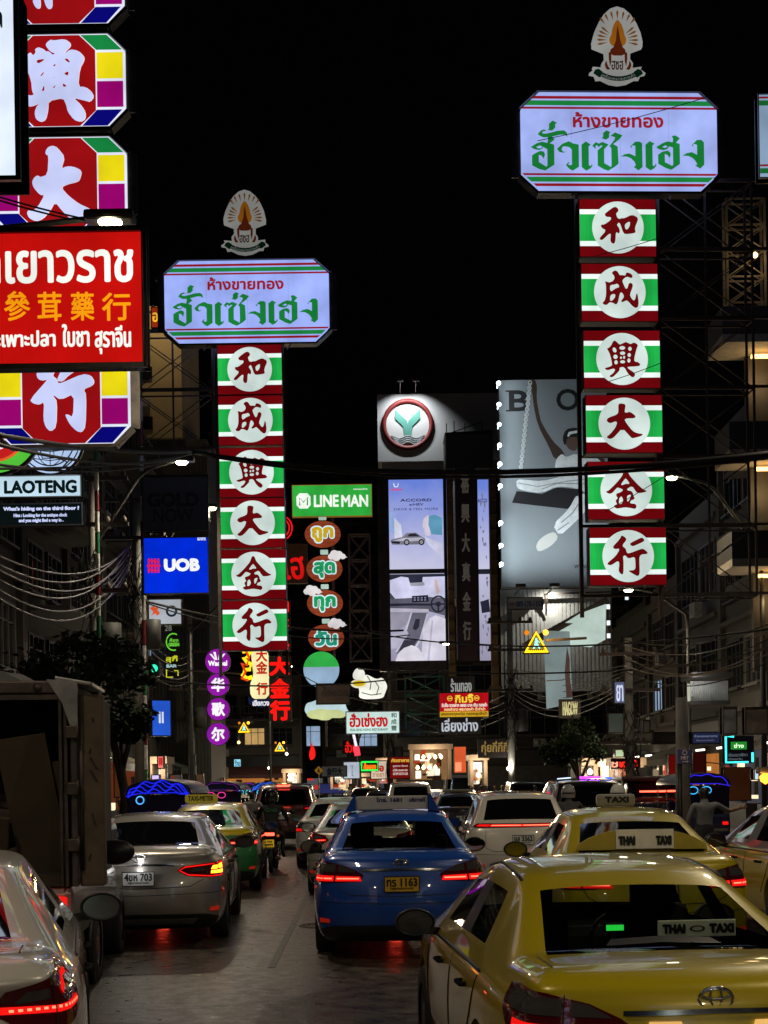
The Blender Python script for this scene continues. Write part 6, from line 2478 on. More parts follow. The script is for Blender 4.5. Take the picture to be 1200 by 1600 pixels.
def delivery_tower():
    cx, cy, Y = 520, 900, 60
    q = Y / F
    root = thing('delivery_tower_sign', 'green oblong sign over four hanging wooden ovals with bubbly Thai words and small clouds', 'tower sign', at(cx, cy, Y))
    P = lambda x, y: ((x - cx) * q, (cy - y) * q)
    b = MB()
    a, c = P(459, 806), P(582, 758)
    b.box(((a[0] + c[0]) / 2, .12, (a[1] + c[1]) / 2), (c[0] - a[0] + .06, .22, c[1] - a[1] + .06))
    bo = b.build('top_board', em((150, 104, 40), .6), root)
    f = MB()
    f.rect(a[0], a[1], c[0], c[1], .006)
    f.build('face', em((48, 172, 62), .95), bo)
    t = MB()
    text(t, 'LINE', (*P(492, 792), *P(531, 773)), 0, 0, .8 * q)
    text(t, 'MAN', (*P(535, 792.5), *P(577, 773.5)), -.002, 0, .75 * q)
    l0, l1 = P(465, 794), P(487, 770)
    t.flat([chaikin([(l0[0], l0[1]), (l1[0], l0[1]), (l1[0], l1[1]), (l0[0], l1[1])])], .001)
    text(t, 'ออกแบบป้าย', (*P(554, 766), *P(576, 763)), 0, 0, .1 * q)
    t.build('lettering', em((240, 248, 236), 1, False), bo)
    l = MB()
    zz = -.003
    l.tube([(P(x, y)[0], zz, P(x, y)[1]) for x, y in ((470, 789), (470, 777), (476, 784), (482, 777), (482, 789))], .03, 4)
    l.build('logo_mark', em((36, 140, 52), .9, False), bo)
    wood = [em((150, 66, 38), .8), em((84, 26, 14), .8, False)]
    for i, (ox, oy, w, tcol, clouds) in enumerate(((505, 834, 'ถูก', (196, 160, 30), ()), (507, 888, 'สุด', (28, 150, 90), ((526, 868),)), (507, 942, 'ทุก', (28, 150, 90), ((487, 922),)), (508, 996, 'วัน', (34, 140, 110), ((524, 974),)))):
        e = MB()
        x, z = P(ox, oy)
        e.flat([ell(x, z, 28 * q, 20.5 * q, 40)], 0, 0, .2)
        for k in range(-2, 3):
            zz = z + k * 7 * q
            w_ = 28 * q * math.sqrt(max(0, 1 - (k * 7 / 20.5) ** 2)) * .97
            e.bar((x - w_, -.004, zz), (x + w_, -.004, zz + .03 * (k % 2)), .01, .014, 1)
        eo = e.build('wooden_oval', wood, root)
        h = MB()
        top = P(ox, oy - 26)
        h.box((top[0], .1, top[1]), (12 * q, .16, 7 * q), 0, None, .03)
        h.build('hanger', em((188, 214, 200), .8), root)
        bl = MB()
        bx = (*P(ox - 17, oy + (13 if i != 1 else 15)), *P(ox + 17, oy - 11))
        text(bl, w, (bx[0] - .06, bx[1] - .06, bx[2] + .06, bx[3] + .06), -.012, 0, 3.2 * q, 10)
        bl.build('letter_outline', em((206, 236, 240), 1, False), eo)
        tt = MB()
        text(tt, w, bx, -.022, 0, 1.6 * q)
        tt.build('lettering', em(tcol, 1, False), eo)
        for (kx, ky) in clouds:
            k = MB()
            c0 = P(kx, ky)
            for n_, (dx, dz, rr) in enumerate(((-8, -2, 5), (-3, 2, 6.5), (4, 1, 6), (10, -2, 4.5), (0, -3, 6.5))):
                k.flat([ell(c0[0] + dx * q, c0[1] + dz * q, rr * q, rr * q * .9, 20)], -.1 - n_ * .002, 0, .1)
            k.flat([[(c0[0] + 8 * q, c0[1] - 5 * q), (c0[0] + 17 * q, c0[1] - 3.5 * q), (c0[0] + 10 * q, c0[1])]], -.1, 0, .05)
            k.build('cloud', em((232, 226, 226), .9), root)
    m = MB()
    truss(m, P(545, 0)[0], P(578, 0)[0], P(0, 1030)[1], P(0, 830)[1], .8, 5, .05)
    m.bar((0, .5, P(0, 1030)[1]), (0, .5, P(0, 770)[1]), .12)
    m.build('lattice_mast', RUST, root)
    return root


delivery_tower()


def cloud_sign():
    cx, cy, Y = 509, 1108, 60
    q = Y / F
    root = thing('cloud_sign', 'pale lit cloud shaped sign under the wooden ovals', 'sign', at(cx, cy, Y))
    pts = [(-34, 2), (-30, -10), (-20, -12), (-10, -17), (4, -12), (16, -13), (30, -10), (33, 0), (36, 4), (28, 12), (10, 10), (6, 17), (-8, 17), (-14, 13), (-26, 12)]
    m = MB()
    m.flat([[(p[0] * q, -p[1] * q) for p in chaikin(pts, 2)]], 0, 0, .2)
    m.build('face', em((196, 222, 226), .95), root)
    o = MB()
    o.flat([[(p[0] * q * .9, -p[1] * q * .55 - .22) for p in chaikin(pts, 2)]], -.006)
    o.build('underside_tint', em((206, 214, 150), .9, False), root)
    b = MB()
    b.bar((0, .25, -1.6), (0, .25, 1.5), .1)
    b.build('mast', RUST, root)


cloud_sign()
root = thing('two_tone_disc_sign', 'plain round lit sign, green above and pale blue below, over the cloud sign', 'sign', at(502, 1046, 60))
q = 60 / F
m = MB()
m.flat([ell(0, 0, 28 * q, None, 40)], .01, 0, .18)
m.flat([arc(0, 0, 28 * q, 8, 172, 24)], .004, 1)
m.build('face', [em((150, 178, 206), .9), em((52, 176, 74), .95)], root)
m = MB()
m.bar((0, .2, 26 * q), (0, .2, 32 * q), .12)
m.build('hanger', RUST, root)
sign('unlit_board', 'dark brown unlit board with faint Thai letters crossing the cloud sign', 'sign', 520, 1084, 58, 50, 30, None, 0, [('ก๋ออรถ', 502, 1074, 543, 1088, (40, 24, 16), .8, 0)], facemat=mat('brown_unlit', (.05, .028, .02), .6, noise=.3))


def dish_sign():
    cx, cy, Y = 577, 1076, 61
    q = Y / F
    root = thing('dish_sign', 'white cut out sign of a tall cook hat and a plate of yellow noodles', 'sign', at(cx, cy, Y))
    P = lambda x, y: ((x - cx) * q, (cy - y) * q)
    m = MB()
    body = [(560, 1092), (562, 1078), (556, 1064), (572, 1052), (588, 1062), (598, 1058), (606, 1072), (602, 1082), (598, 1092)]
    m.flat([[P(*p) for p in reversed(chaikin(body, 2))]], .03, 0, .15)
    m.build('cut_out', em((246, 246, 232), 1.0), root)
    d = MB()
    d.flat([ell(*P(561, 1068), 13 * q, 7 * q, 30)], .0, 0, .03)
    d.build('plate', em((240, 236, 200), 1), root)
    n = MB()
    n.flat([ell(*P(561, 1067.5), 10 * q, 4.6 * q, 30)], -.006, 0)
    n.build('noodles', em((214, 180, 20), 1, False), root)
    h = MB()
    hat = [(553, 1062), (551, 1054), (555, 1046), (561, 1043), (568, 1046), (571, 1052), (569, 1060)]
    h.flat([[P(*p) for p in reversed(chaikin(hat, 2))]], -.03, 0, .1)
    h.build('cook_hat', em((240, 242, 230), .95), root)
    l = MB()
    for pl in (((574, 1056), (580, 1066), (578, 1078)), ((586, 1064), (592, 1074), (588, 1086)), ((565, 1082), (580, 1086), (596, 1084))):
        l.tube([(P(*p)[0], .026, P(*p)[1]) for p in pl], .02, 4)
    l.build('drawn_line', mat('sign_ink', lin((50, 50, 44)), .5), root)


dish_sign()

sign('restaurant_sign', 'white oblong lit sign with red Thai name below the cook hat sign', 'sign', 582.5, 1129, 56, 82, 33, (206, 232, 226), .95,
     [('ฮั่วเซ่งฮง', 546, 1114, 606, 1136, (196, 24, 30), .8), ('HUA SENG HONG RESTAURANT', 547, 1138, 606, 1142, (80, 120, 100), .15), ('和', 611, 1114, 620, 1122, (90, 110, 100), .3), ('成', 611, 1124, 620, 1132, (90, 110, 100), .3), ('豐', 611, 1134, 620, 1142, (90, 110, 100), .3)], frame=STEEL)


def pawn_extra(root, P, q):
    m = MB()
    a, b = P(687, 1120), P(763, 1111.5)
    m.rect(a[0], a[1], b[0], b[1], .006, 0)
    for x in (703, 745):
        m.flat([ell(*P(x, 1091), 4.2 * q, None, 20), ell(*P(x, 1091), 3.2 * q, None, 20)], .005, 1)
        m.rect(*P(x - 3, 1092), *P(x + 3, 1090), .004, 1)
    m.build('yellow_band', [em((206, 160, 36), .9, False), em((250, 200, 60), 1, False)], root)


sign('pawn_shop_sign', 'red and yellow sign with four lines of Thai lettering on the shop corner', 'sign', 725, 1101.5, 50, 76, 37, (184, 16, 26), .9,
     [('กิมจี๊', 711, 1084, 740, 1098, (252, 214, 60), .6), ('รับซื้อ ขายฝาก เพชร นาค เงิน ทองคำ', 690, 1098, 761, 1104.5, (250, 230, 220), .2), ('ทองคำขาว พระทองคำ ตั๋วจำนำ', 694, 1105, 758, 1110.5, (250, 214, 150), .2), ('เศษทองทุกชนิด ทองหลุดจำนำ', 689, 1112.5, 761, 1119, (60, 40, 10), .2)], extra=pawn_extra)


def metal_letters(name, label, w, x0, y0, x1, y1, Y, rgb, board=None, emk=None):
    cx, cy = (x0 + x1) / 2, (y0 + y1) / 2
    q = Y / F
    root = thing(name, label, 'sign', at(cx, cy, Y))
    b = MB()
    b.box((0, .16, 0), ((x1 - x0 + 10) * q, .1, (y1 - y0 + 8) * q))
    b.build('board', board or mat('dark_sign_board', (.02, .014, .012), .5, noise=.4), root)
    t = MB()
    text(t, w, ((x0 - cx) * q, (cy - y1) * q, (x1 - cx) * q, (cy - y0) * q), .0, 0, .5 * q)
    for v in list(range(len(t.v))):
        pass
    t.build('lettering', em(rgb, emk) if emk else mat('letter_%d_%d_%d' % rgb, lin(rgb), .2, .9), root)
    return root


metal_letters('gold_shop_letters', 'silvery Thai letters on a dark board above the red pawn sign', 'ร้านทอง', 704, 1060, 737, 1081, 51, (190, 190, 185), None, .55)
metal_letters('gold_shop_letters', 'silvery Thai letters on a dark board directly below the red pawn sign', 'เลี่ยงช่าง', 690, 1122, 747, 1143, 51, (210, 215, 225), None, .75)
metal_letters('restaurant_letters', 'row of dim gold Thai letters over a dark doorway right of the bright food shop', 'กุ่ยกี่กีกี่', 752, 1158, 794, 1180, 56, (196, 160, 90), None, .45)
metal_letters('corner_letters', 'pale yellow latin capitals on the corner under the hanging white banner', 'HAGOW', 879, 1096, 903, 1118, 47, (236, 226, 160), None, .7)
metal_letters('small_shop_sign', 'small beige sign with dark lettering over a shop far down the left pavement', 'ขนมจีบ', 326, 1203, 351, 1212, 70, (70, 50, 30), mat('beige_board', (.4, .33, .2), .5), .3)

# ------------------------------------------------------------------ warning triangles hung over the street


def warning(cx, cy, Y, r, label):
    q = Y / F
    root = thing('crossing_warning_light', label, 'warning sign', at(cx, cy, Y), 0, 'glowing pedestrian triangles over the street')
    tri = lambda s: [(-s, -s * .82), (s, -s * .82), (0, s * .95)]
    b = MB()
    b.flat([tri(r * q * 1.12)], .02, 0, .12)
    b.build('case', BLACK, root)
    m = MB()
    m.flat([tri(r * q), tri(r * q * .74)[::-1]], 0, 0)
    m.build('glowing_border', em((255, 170, 16), 3.4), root)
    f = MB()
    f.flat([tri(r * q * .7)], .002, 0)
    f.build('face', em((150, 130, 40), .9), root)
    p = MB()
    z = r * q
    p.flat([ell(0, z * .28, z * .1, None, 12)], -.002)
    p.flat([[(-z * .12, z * .15), (-z * .16, -z * .2), (-z * .3, -z * .5), (-z * .16, -z * .5), (0, -z * .22), (z * .2, -z * .5), (z * .34, -z * .48), (z * .13, -z * .1), (z * .12, z * .1), (z * .3, -z * .05), (z * .3, z * .03), (z * .1, z * .2)]], -.003)
    p.build('walking_figure', em((150, 240, 250), 1.6, False), root)
    s = MB()
    for i in range(-3, 4):
        s.rect(i * z * .17 - z * .05, -z * .68, i * z * .17 + z * .05, -z * .55, -.001)
    s.build('crossing_bars', em((30, 40, 10), .5, False), root)
    for sx in (-1, 1):
        l = MB()
        l.lathe([(z * .2, .06), (z * .22, .0), (z * .16, -.03), (.001, -.05)], 'y', (sx * z * .78, 0, z * .82), 20)
        l.build('beacon', em((255, 150, 30), 9.0 if sx > 0 else .9), root)
    k = MB()
    k.bar((z * .8, .12, z * .2), (z * 4.2 if cx > 600 else -z * 4.2, .15, z * .35), .07)
    k.build('bracket_arm', RUST, root)
    li = bpy.data.lights.new('beacon_light', 'POINT')
    li.energy = 60 if r > 15 else 12
    li.color = (1, .55, .12)
    li.shadow_soft_size = .15
    lo = bpy.data.objects.new('beacon_light', li)
    C.objects.link(lo)
    lo.parent = root
    lo.location = (z * .78, -.35, z * .82)


warning(838, 1004, 40, 19, 'large glowing orange crossing triangle on an arm from the right pavement')
warning(381, 1137, 66, 9, 'small orange crossing triangle close to the lowest purple disc')
warning(437, 1167, 80, 8, 'smallest orange crossing triangle, hanging far down over the left lane')

# ------------------------------------------------------------------ people


def person(label, loc, rz=0.0, pose='stand', shirt=(.3, .3, .3), trousers=(.03, .03, .04), helmet=None, seed=0, group='people on foot', hgt=1.68, emblem=None, hair=True, name='person'):
    r = random.Random(seed)
    root = thing(name, label, 'person', loc, rz, group)
    k = hgt / 1.70
    if pose == 'ride':
        J = {'pel': (0, -.05, .80), 'belly': (0, .02, .98), 'chest': (0, .10, 1.20), 'neck': (0, .15, 1.42), 'head': (0, .18, 1.52), 'top': (0, .17, 1.63)}
        legs = lambda s: [(s * .10, -.02, .80), (s * .20, .38, .76), (s * .20, .34, .38), (s * .22, .50, .30)]
        arms = lambda s: [(s * .19, .10, 1.34), (s * .30, .26, 1.10), (s * .30, .52, 1.02)]
    else:
        st = r.uniform(.05, .2) if pose == 'walk' else .03
        J = {'pel': (0, 0, .92), 'belly': (0, .01, 1.06), 'chest': (0, -.01, 1.25), 'neck': (0, 0, 1.45), 'head': (0, .02, 1.55), 'top': (0, .015, 1.65)}
        legs = lambda s: [(s * .095, 0, .90), (s * .11, s * st, .49), (s * .115, s * st * 1.2 - .03, .08), (s * .125, s * st * 1.2 + .13, .035)]
        arms = lambda s: [(s * .18, -.01, 1.38), (s * .25, -.03 - s * st * .4, 1.12), (s * .27, .06 - s * st * .6, .88)]
        if pose == 'point':
            arms = lambda s: [(s * .18, -.01, 1.38), (s * .42, .04, 1.26), (s * .64, .12, 1.30)] if s > 0 else [(s * .18, -.01, 1.38), (s * .28, .0, 1.12), (s * .22, .14, .95)]
    V, E_, Rr, seg = [], [], [], []

    def v(p, rx, ry=None):
        V.append(Vector(p) * k)
        Rr.append((rx * k, (ry or rx) * k))
        return len(V) - 1

    def e(a, b, m):
        E_.append((a, b))
        seg.append((V[a], V[b], m))
    pel = v(J['pel'], .145, .11)
    be = v(J['belly'], .135, .10)
    ch = v(J['chest'], .165, .115)
    nk = v(J['neck'], .052)
    hd = v(J['head'], .082, .095)
    tp = v(J['top'], .066, .08)
    e(pel, be, 1), e(be, ch, 0), e(ch, nk, 0), e(nk, hd, 2), e(hd, tp, 3 if hair else 2)
    hands = []
    for s in (-1, 1):
        L = legs(s)
        i0 = v(L[0], .085)
        i1 = v(L[1], .058)
        i2 = v(L[2], .042)
        i3 = v(L[3], .034, .028)
        e(pel, i0, 1), e(i0, i1, 1), e(i1, i2, 1), e(i2, i3, 4)
        A = arms(s)
        a0 = v(A[0], .058)
        a1 = v(A[1], .042)
        a2 = v(A[2], .028)
        e(ch, a0, 0), e(a0, a1, 0), e(a1, a2, 2 if r.random() < .6 else 0)
        d = (Vector(A[2]) - Vector(A[1])).normalized()
        pm = v(Vector(A[2]) + d * .06, .032, .02)
        e(a2, pm, 2)
        sd = d.cross(Vector((0, 1, .2))).normalized()
        for f in range(4):
            l = (.075, .085, .08, .062)[f]
            o = sd * (.024 - f * .016)
            f0 = v(Vector(A[2]) + d * .10 + o, .009)
            f1 = v(Vector(A[2]) + d * (.10 + l * .6) + o * 1.15 + Vector((0, .01, -.008)), .0085)
            f2 = v(Vector(A[2]) + d * (.10 + l) + o * 1.1 + Vector((0, .03, -.015)), .007)
            e(pm, f0, 2), e(f0, f1, 2), e(f1, f2, 2)
        t0 = v(Vector(A[2]) + d * .05 + sd * .045 + Vector((0, .012, 0)), .010)
        t1 = v(Vector(A[2]) + d * .09 + sd * .058 + Vector((0, .024, 0)), .008)
        e(a2, t0, 2), e(t0, t1, 2)
    me = bpy.data.meshes.new('person_skin')
    me.from_pydata([tuple(x) for x in V], E_, [])
    o = bpy.data.objects.new('person_skin', me)
    C.objects.link(o)
    md = o.modifiers.new('s', 'SKIN')
    sv = me.skin_vertices[0].data
    for i, rr in enumerate(Rr):
        sv[i].radius = rr
    sv[0].use_root = True
    sb = o.modifiers.new('d', 'SUBSURF')
    sb.levels = sb.render_levels = 1
    bpy.context.view_layer.update()
    m2 = bpy.data.meshes.new_from_object(o.evaluated_get(bpy.context.evaluated_depsgraph_get()))
    bpy.data.objects.remove(o)
    key = 'cloth_%.2f_%.2f_%.2f' % shirt
    mats = [mat(key, shirt, .85, noise=.2, nscale=8), mat('cloth_%.2f_%.2f_%.2f' % trousers, trousers, .85, noise=.2, nscale=8), SKIN, HAIR, BLACK]
    m2.materials.clear()
    for m in mats:
        m2.materials.append(m)
    for p in m2.polygons:
        c = p.center
        best, bm_ = 9, 0
        for a, b, mi in seg:
            ab = b - a
            t = max(0, min(1, (c - a).dot(ab) / max(1e-9, ab.length_squared)))
            dd = (c - a - ab * t).length
            if dd < best:
                best, bm_ = dd, mi
        hc = Vector(J['head']) * k
        if (c - hc).length < .2 and c.z > hc.z - .10 and bm_ in (2, 3):
            bm_ = 3 if (hair and (c.y < hc.y + .03 or c.z > hc.z + .09)) else 2
        p.material_index = bm_
        p.use_smooth = True
    bo = bpy.data.objects.new('body', m2)
    C.objects.link(bo)
    bo.parent = root
    hp = Vector(J['head']) * k
    f = MB()       # face: eyes, nose, mouth, ears
    for s in (-1, 1):
        f.lathe([(.001, -.012), (.012, 0), (.001, .012)], 'y', (hp.x + s * .032, hp.y + .088, hp.z + .015), 8, 0)
        f.lathe([(.001, -.012), (.024, 0), (.001, .012)], 'x', (hp.x + s * .083, hp.y, hp.z), 8, 1)
    f.tube([(hp.x, hp.y + .088, hp.z + .02), (hp.x, hp.y + .112, hp.z - .025)], [.008, .013], 6, 1)
    f.tube([(hp.x - .022, hp.y + .09, hp.z - .052), (hp.x + .022, hp.y + .09, hp.z - .052)], .006, 6, 2)
    f.build('face', [BLACK, SKIN, mat('lips', (.2, .07, .06), .5)], root)
    if helmet:
        h = MB()
        prof = [(.001, .155), (.07, .14), (.115, .09), (.135, .02), (.135, -.05), (.125, -.10)]
        h.lathe(prof, 'z', (hp.x, hp.y, hp.z + .02), 20)
        ho = h.build('helmet', mat('helmet_%.2f_%.2f_%.2f' % helmet, helmet, .15, coat=1), root)
        b = MB()
        b.lathe([(.137, -.03), (.139, .0)], 'z', (hp.x, hp.y, hp.z + .02), 20)
        b.build('helmet_band', BLACK, ho)
    if emblem:
        t = MB()
        c = Vector(J['chest']) * k
        text(t, emblem[0], (-.13, c.z + .03, .13, c.z + .12), -.135 + c.y, 0, .006)
        t.build('jacket_print', mat('jacket_print', emblem[1], .5), root)
    return root


# ------------------------------------------------------------------ motorbikes and tuk-tuks


def motorbike(label, x, Y, rz=0.0, plate_txt=('1กข', '9899'), col=(.02, .02, .025), lit=True, group='motorbikes'):
    root = thing('motorbike', label, 'motorbike', (x, Y, 0), rz, group)
    cp = paint('bike_paint_%.2f_%.2f' % (col[0], col[1]), col)
    for yy in (0, 1.22):
        t = MB()
        t.lathe([(.20, -.045), (.27, -.04), (.285, 0), (.27, .04), (.20, .045)], 'x', (0, yy, .285), 28)
        w = t.build('wheel', RUBBER, root)
        s = MB()
        s.lathe([(.205, -.02), (.19, 0), (.205, .02)], 'x', (0, yy, .285), 24)
        for k in range(5):
            a = k * 1.2566
            s.bar((0, yy, .285), (0, yy + .19 * math.cos(a), .285 + .19 * math.sin(a)), .02)
        s.build('rim', ALLOY, w)
    b = MB()
    b.tube([(0, -.32, .83), (0, -.05, .78), (0, .35, .70), (0, .52, .62)], [.07, .12, .13, .10], 12)
    b.tube([(0, .95, .62), (0, 1.02, .86), (0, .98, 1.02)], [.13, .15, .08], 12)
    b.box((0, .62, .36), (.26, .7, .16), 0, None, .05)
    b.build('body', cp, root)
    s = MB()
    s.tube([(0, -.30, .86), (0, 0, .84), (0, .42, .80)], [.10, .14, .11], 12)
    s.build('seat', BLACK, root)
    f = MB()
    f.tube([(0, -.30, .55), (0, -.22, .62), (0, .05, .64)], [.06, .07, .05], 8)
    f.bar((0, -.27, .68), (0, -.35, .50), .12, .02)
    f.build('rear_fender', BLACK, root)
    l = MB()
    l.box((0, -.385, .79), (.20, .05, .06), 0, None, .015)
    lo = l.build('tail_lamp', TAIL_HOT if lit else RED_DIM, root)
    for sx in (-1, 1):
        i = MB()
        i.lathe([(.001, -.02), (.03, 0), (.001, .02)], 'y', (sx * .17, -.36, .76), 10)
        i.build('indicator', em((255, 120, 40), .4), root)
    p = MB()
    p.box((0, -.37, .61), (.18, .01, .15))
    po = p.build('licence_plate', em((214, 170, 40), .55), root)
    t = MB()
    text(t, plate_txt[0], (-.05, .62, .05, .67), -.377, 0, .003)
    text(t, plate_txt[1], (-.07, .55, .07, .605), -.377, 0, .003)
    t.build('lettering', INK, po)
    h = MB()
    h.tube([(-.36, .92, 1.02), (-.15, .98, 1.03), (.15, .98, 1.03), (.36, .92, 1.02)], .016, 8)
    ho = h.build('handlebar', BLACK, root)
    for sx in (-1, 1):
        m = MB()
        m.tube([(sx * .28, .95, 1.03), (sx * .36, .94, 1.18)], .008, 6)
        m.lathe([(.001, -.012), (.055, -.008), (.055, .01), (.001, .02)], 'y', (sx * .38, .94, 1.21), 14)
        m.build('mirror', BLACK, ho)
    e = MB()
    e.tube([(.15, .3, .28), (.16, -.1, .30), (.17, -.35, .36)], [.03, .045, .05], 10)
    e.build('exhaust', CHROME, root)
    k = MB()
    for sx in (-1, 1):
        k.tube([(sx * .08, 1.22, .285), (sx * .08, 1.02, .8)], .022, 8)
        k.tube([(sx * .1, 0, .285), (sx * .12, .5, .5)], .025, 8)
    k.build('fork', CHROME, root)
    return root


def tuktuk(label, x, Y, glow, glow2=None, rz=0.0, s=1.0, kind=0):
    root = thing('tuk_tuk', label, 'tuk tuk', (x, Y, 0), rz, 'tuk tuks')
    root.scale = (s, s, s)
    b = MB()
    b.box((0, .55, .62), (1.32, 1.5, .55), 0, None, .08)
    b.box((0, 2.0, .45), (.8, 1.4, .25), 0, None, .06)
    b.box((0, 2.55, .8), (.75, .25, .75), 0, None, .08)
    b.build('body', paint('tuktuk_paint', (.02, .03, .12)), root)
    r = MB()
    n = 10
    prof = []
    for i in range(n + 1):
        a = math.pi * i / n
        prof.append((.70 * math.cos(a), 1.62 + .30 * math.sin(a) ** .8))
    vs, fs = [], []
    for yy, k in ((-.25, .93), (-.1, 1.0), (2.3, 1.0), (2.6, .9)):
        vs += [(p[0] * k, yy, 1.62 + (p[1] - 1.62) * k) for p in prof]
    for j in range(3):
        for i in range(n):
            fs.append((j * 11 + i, j * 11 + i + 1, (j + 1) * 11 + i + 1, (j + 1) * 11 + i))
    r.add(vs, fs, 0, True)
    r.flat([[(p[0] * .93, 1.62 + (p[1] - 1.62) * .93) for p in prof][::-1] if False else [(p[0] * .93, 1.62 + (p[1] - 1.62) * .93) for p in prof]], -.25)
    r.build('canopy', mat('canopy_vinyl', (.01, .012, .05), .3, noise=.2), root)
    c = MB()
    c.flat([[(-.62, 1.02), (.62, 1.02), (.64, 1.60), (-.64, 1.60)]], -.20, 0, .02)
    c.build('rear_curtain', mat('curtain_vinyl', (.015, .012, .03), .15), root)
    g = MB()
    for k, (h0, am) in enumerate(((.9, .03), (.74, .05), (.5, .06), (.3, .04)) if kind == 0 else ((.9, .02),)):
        pts = []
        for i in range(25):
            t = -1 + 2 * i / 24
            pts.append((t * .60, -.275, 1.61 + .30 * h0 * (1 - t * t) ** .5 - .02 + am * math.sin(t * 11 + k)))
        g.tube(pts, .011, 5)
    g.tube([(-.64, -.26, 1.58), (-.35, -.26, 1.64), (.35, -.26, 1.64), (.64, -.26, 1.58)], .009, 5)
    if kind == 0:
        g.tube([(-.36 + .075 * math.cos(i * .3307), -.275, 1.50 + .075 * math.sin(i * .3307)) for i in range(20)], .012, 5, 1)
    else:
        for cx_ in (-.28, .05):
            g.tube([(cx_ + .12 * math.cos(i * .3307), -.275, 1.48 + .09 * math.sin(i * .3307)) for i in range(20)], .012, 5, 1)
    g.build('neon_tube', [em(glow, .9), em(glow2 or (80, 190, 255), 1.2)], root)
    p = MB()
    for sx in (-1, 1):
        for yy in (-.12, 1.2, 2.35):
            p.tube([(sx * .63, yy, .85), (sx * .64, yy, 1.66)], .018, 8)
        p.tube([(sx * .63, -.12, .95), (sx * .63, 1.2, .95)], .015, 8)
    p.build('post', CHROME, root)
    st = MB()
    st.box((0, .15, 1.05), (1.15, .12, .45), 0, None, .04)
    st.box((0, .45, .9), (1.15, .5, .12), 0, None, .04)
    st.box((0, 1.6, .8), (.6, .4, .12), 0, None, .04)
    st.build('seat', BLACK, root)
    for (wx, wy) in ((-.55, .45), (.55, .45), (0, 2.45)):
        t = MB()
        t.lathe([(.13, -.06), (.23, -.055), (.245, 0), (.23, .055), (.13, .06)], 'x', (wx, wy, .245), 24)
        to = t.build('wheel', RUBBER, root)
        q = MB()
        q.lathe([(.14, .05), (.10, .03), (.001, .04)], 'x', (wx, wy, .245), 16)
        q.build('rim', ALLOY, to)
    for sx in (-1, 1):
        l = MB()
        l.box((sx * .52, -.22, .66), (.14, .05, .08), 0, None, .015)
        l.build('tail_lamp', TAIL_ON, root)
    m = MB()
    m.box((0, -.21, .5), (1.2, .06, .10), 0, None, .02)
    m.build('bumper', CHROME, root)
    return root


# ------------------------------------------------------------------ the queue of cars
YEL = paint('taxi_yellow', (.50, .385, .004), .1)
BLUE = paint('taxi_blue', (.004, .06, .36), .1)
GREEN = paint('taxi_green', (.02, .16, .05), .15)
PEARL = paint('pearl_white', (.62, .58, .53), .15)
SILV = paint('warm_silver', (.40, .37, .34), .5)
DARKP = paint('black_paint', (.012, .012, .014), .2)
MAROON = paint('maroon_paint', (.06, .010, .010), .3)
WHT = paint('white_paint', (.62, .61, .58), .05)
VIEWGLASS = tint_glass('tinted_window', (.72, .78, .72))
VIEWGLASS2 = tint_glass('lighter_tinted_window', (.8, .82, .76))


def interior(root, off, bench=True, seats=True):
    if seats:
        for sx in (-1, 1):
            m = MB()
            m.box((sx * .37, .05, .85), (.50, .16, .62), 0, Matrix.Rotation(rad(-12), 3, 'X'), .06)
            m.box((sx * .37, -.03, 1.22), (.27, .11, .19), 0, None, .045)
            m.box((sx * .37, .32, .55), (.5, .55, .16), 0, None, .05)
            for k in (-1, 1):
                m.tube([(sx * .37 + k * .07, -.01, 1.08), (sx * .37 + k * .07, -.02, 1.18)], .008, 6)
            part(root, m, 'front_seat', mat('seat_cloth', (.03, .029, .028), .85, noise=.3), off)
    m = MB()
    m.box((0, -.98, .72), (1.3, .16, .50), 0, Matrix.Rotation(rad(-16), 3, 'X'), .06)
    part(root, m, 'rear_bench', mat('seat_cloth', (.03, .029, .028), .85), off)
    m = MB()
    m.box((0, -1.30, .955), (1.30, .60, .03), 0, None, .01)
    part(root, m, 'parcel_shelf', BLACK, off)
    m = MB()
    m.box((0, 1.10, .80), (1.45, .5, .32), 0, None, .08)
    m.tube([(.36 + .19 * math.cos(i * .262), .74, .86 + .19 * math.sin(i * .262)) for i in range(25)], .014, 6)
    part(root, m, 'dashboard', BLACK, off)
    m = MB()
    m.box((0, .55, 1.31), (.24, .03, .07), 0, None, .015)
    m.bar((0, .56, 1.33), (0, .60, 1.40), .02)
    part(root, m, 'inside_mirror', BLACK, off)


def roof_y(style):
    return STYLES[style]['st'][8]['yt']


# nearest yellow taxi, bottom right
t1, bv, off = car('taxi', 'nearest yellow taxi filling the bottom right corner, green meter glowing behind its rear window', 'taxi', 'sedan', YEL, 1.41, 6.0, rad(4.5), plate_txt=('1มก 4725', 'กรุงเทพมหานคร'), plate_bg=YPLATE, glass=VIEWGLASS, chrome_z=.905, plate_z=.76, zofs=-.15)
interior(t1, off)
m = MB()
m.box((.02, -.50, 1.075), (.11, .05, .05), 0, None, .01)
m.bar((.02, -.5, .6), (.02, -.5, 1.06), .03)
mo = part(t1, m, 'taxi_meter', BLACK, off)
g = MB()
g.rect(-.03, 1.06, .07, 1.092, -.53)
go = g.build('meter_display', em((40, 220, 70), 1.3), mo)
m = MB()
m.box((.24, -1.34, 1.15), (.40, .02, .085), 0, None, .006)
po = part(t1, m, 'window_plate', mat('white_card', (.78, .76, .70), .6, noise=.15), off)
tx = MB()
text(tx, 'THAI', (.06, 1.125, .18, 1.175), -1.352, 0, .005)
text(tx, 'TAXI', (.30, 1.125, .43, 1.175), -1.352, 0, .005)
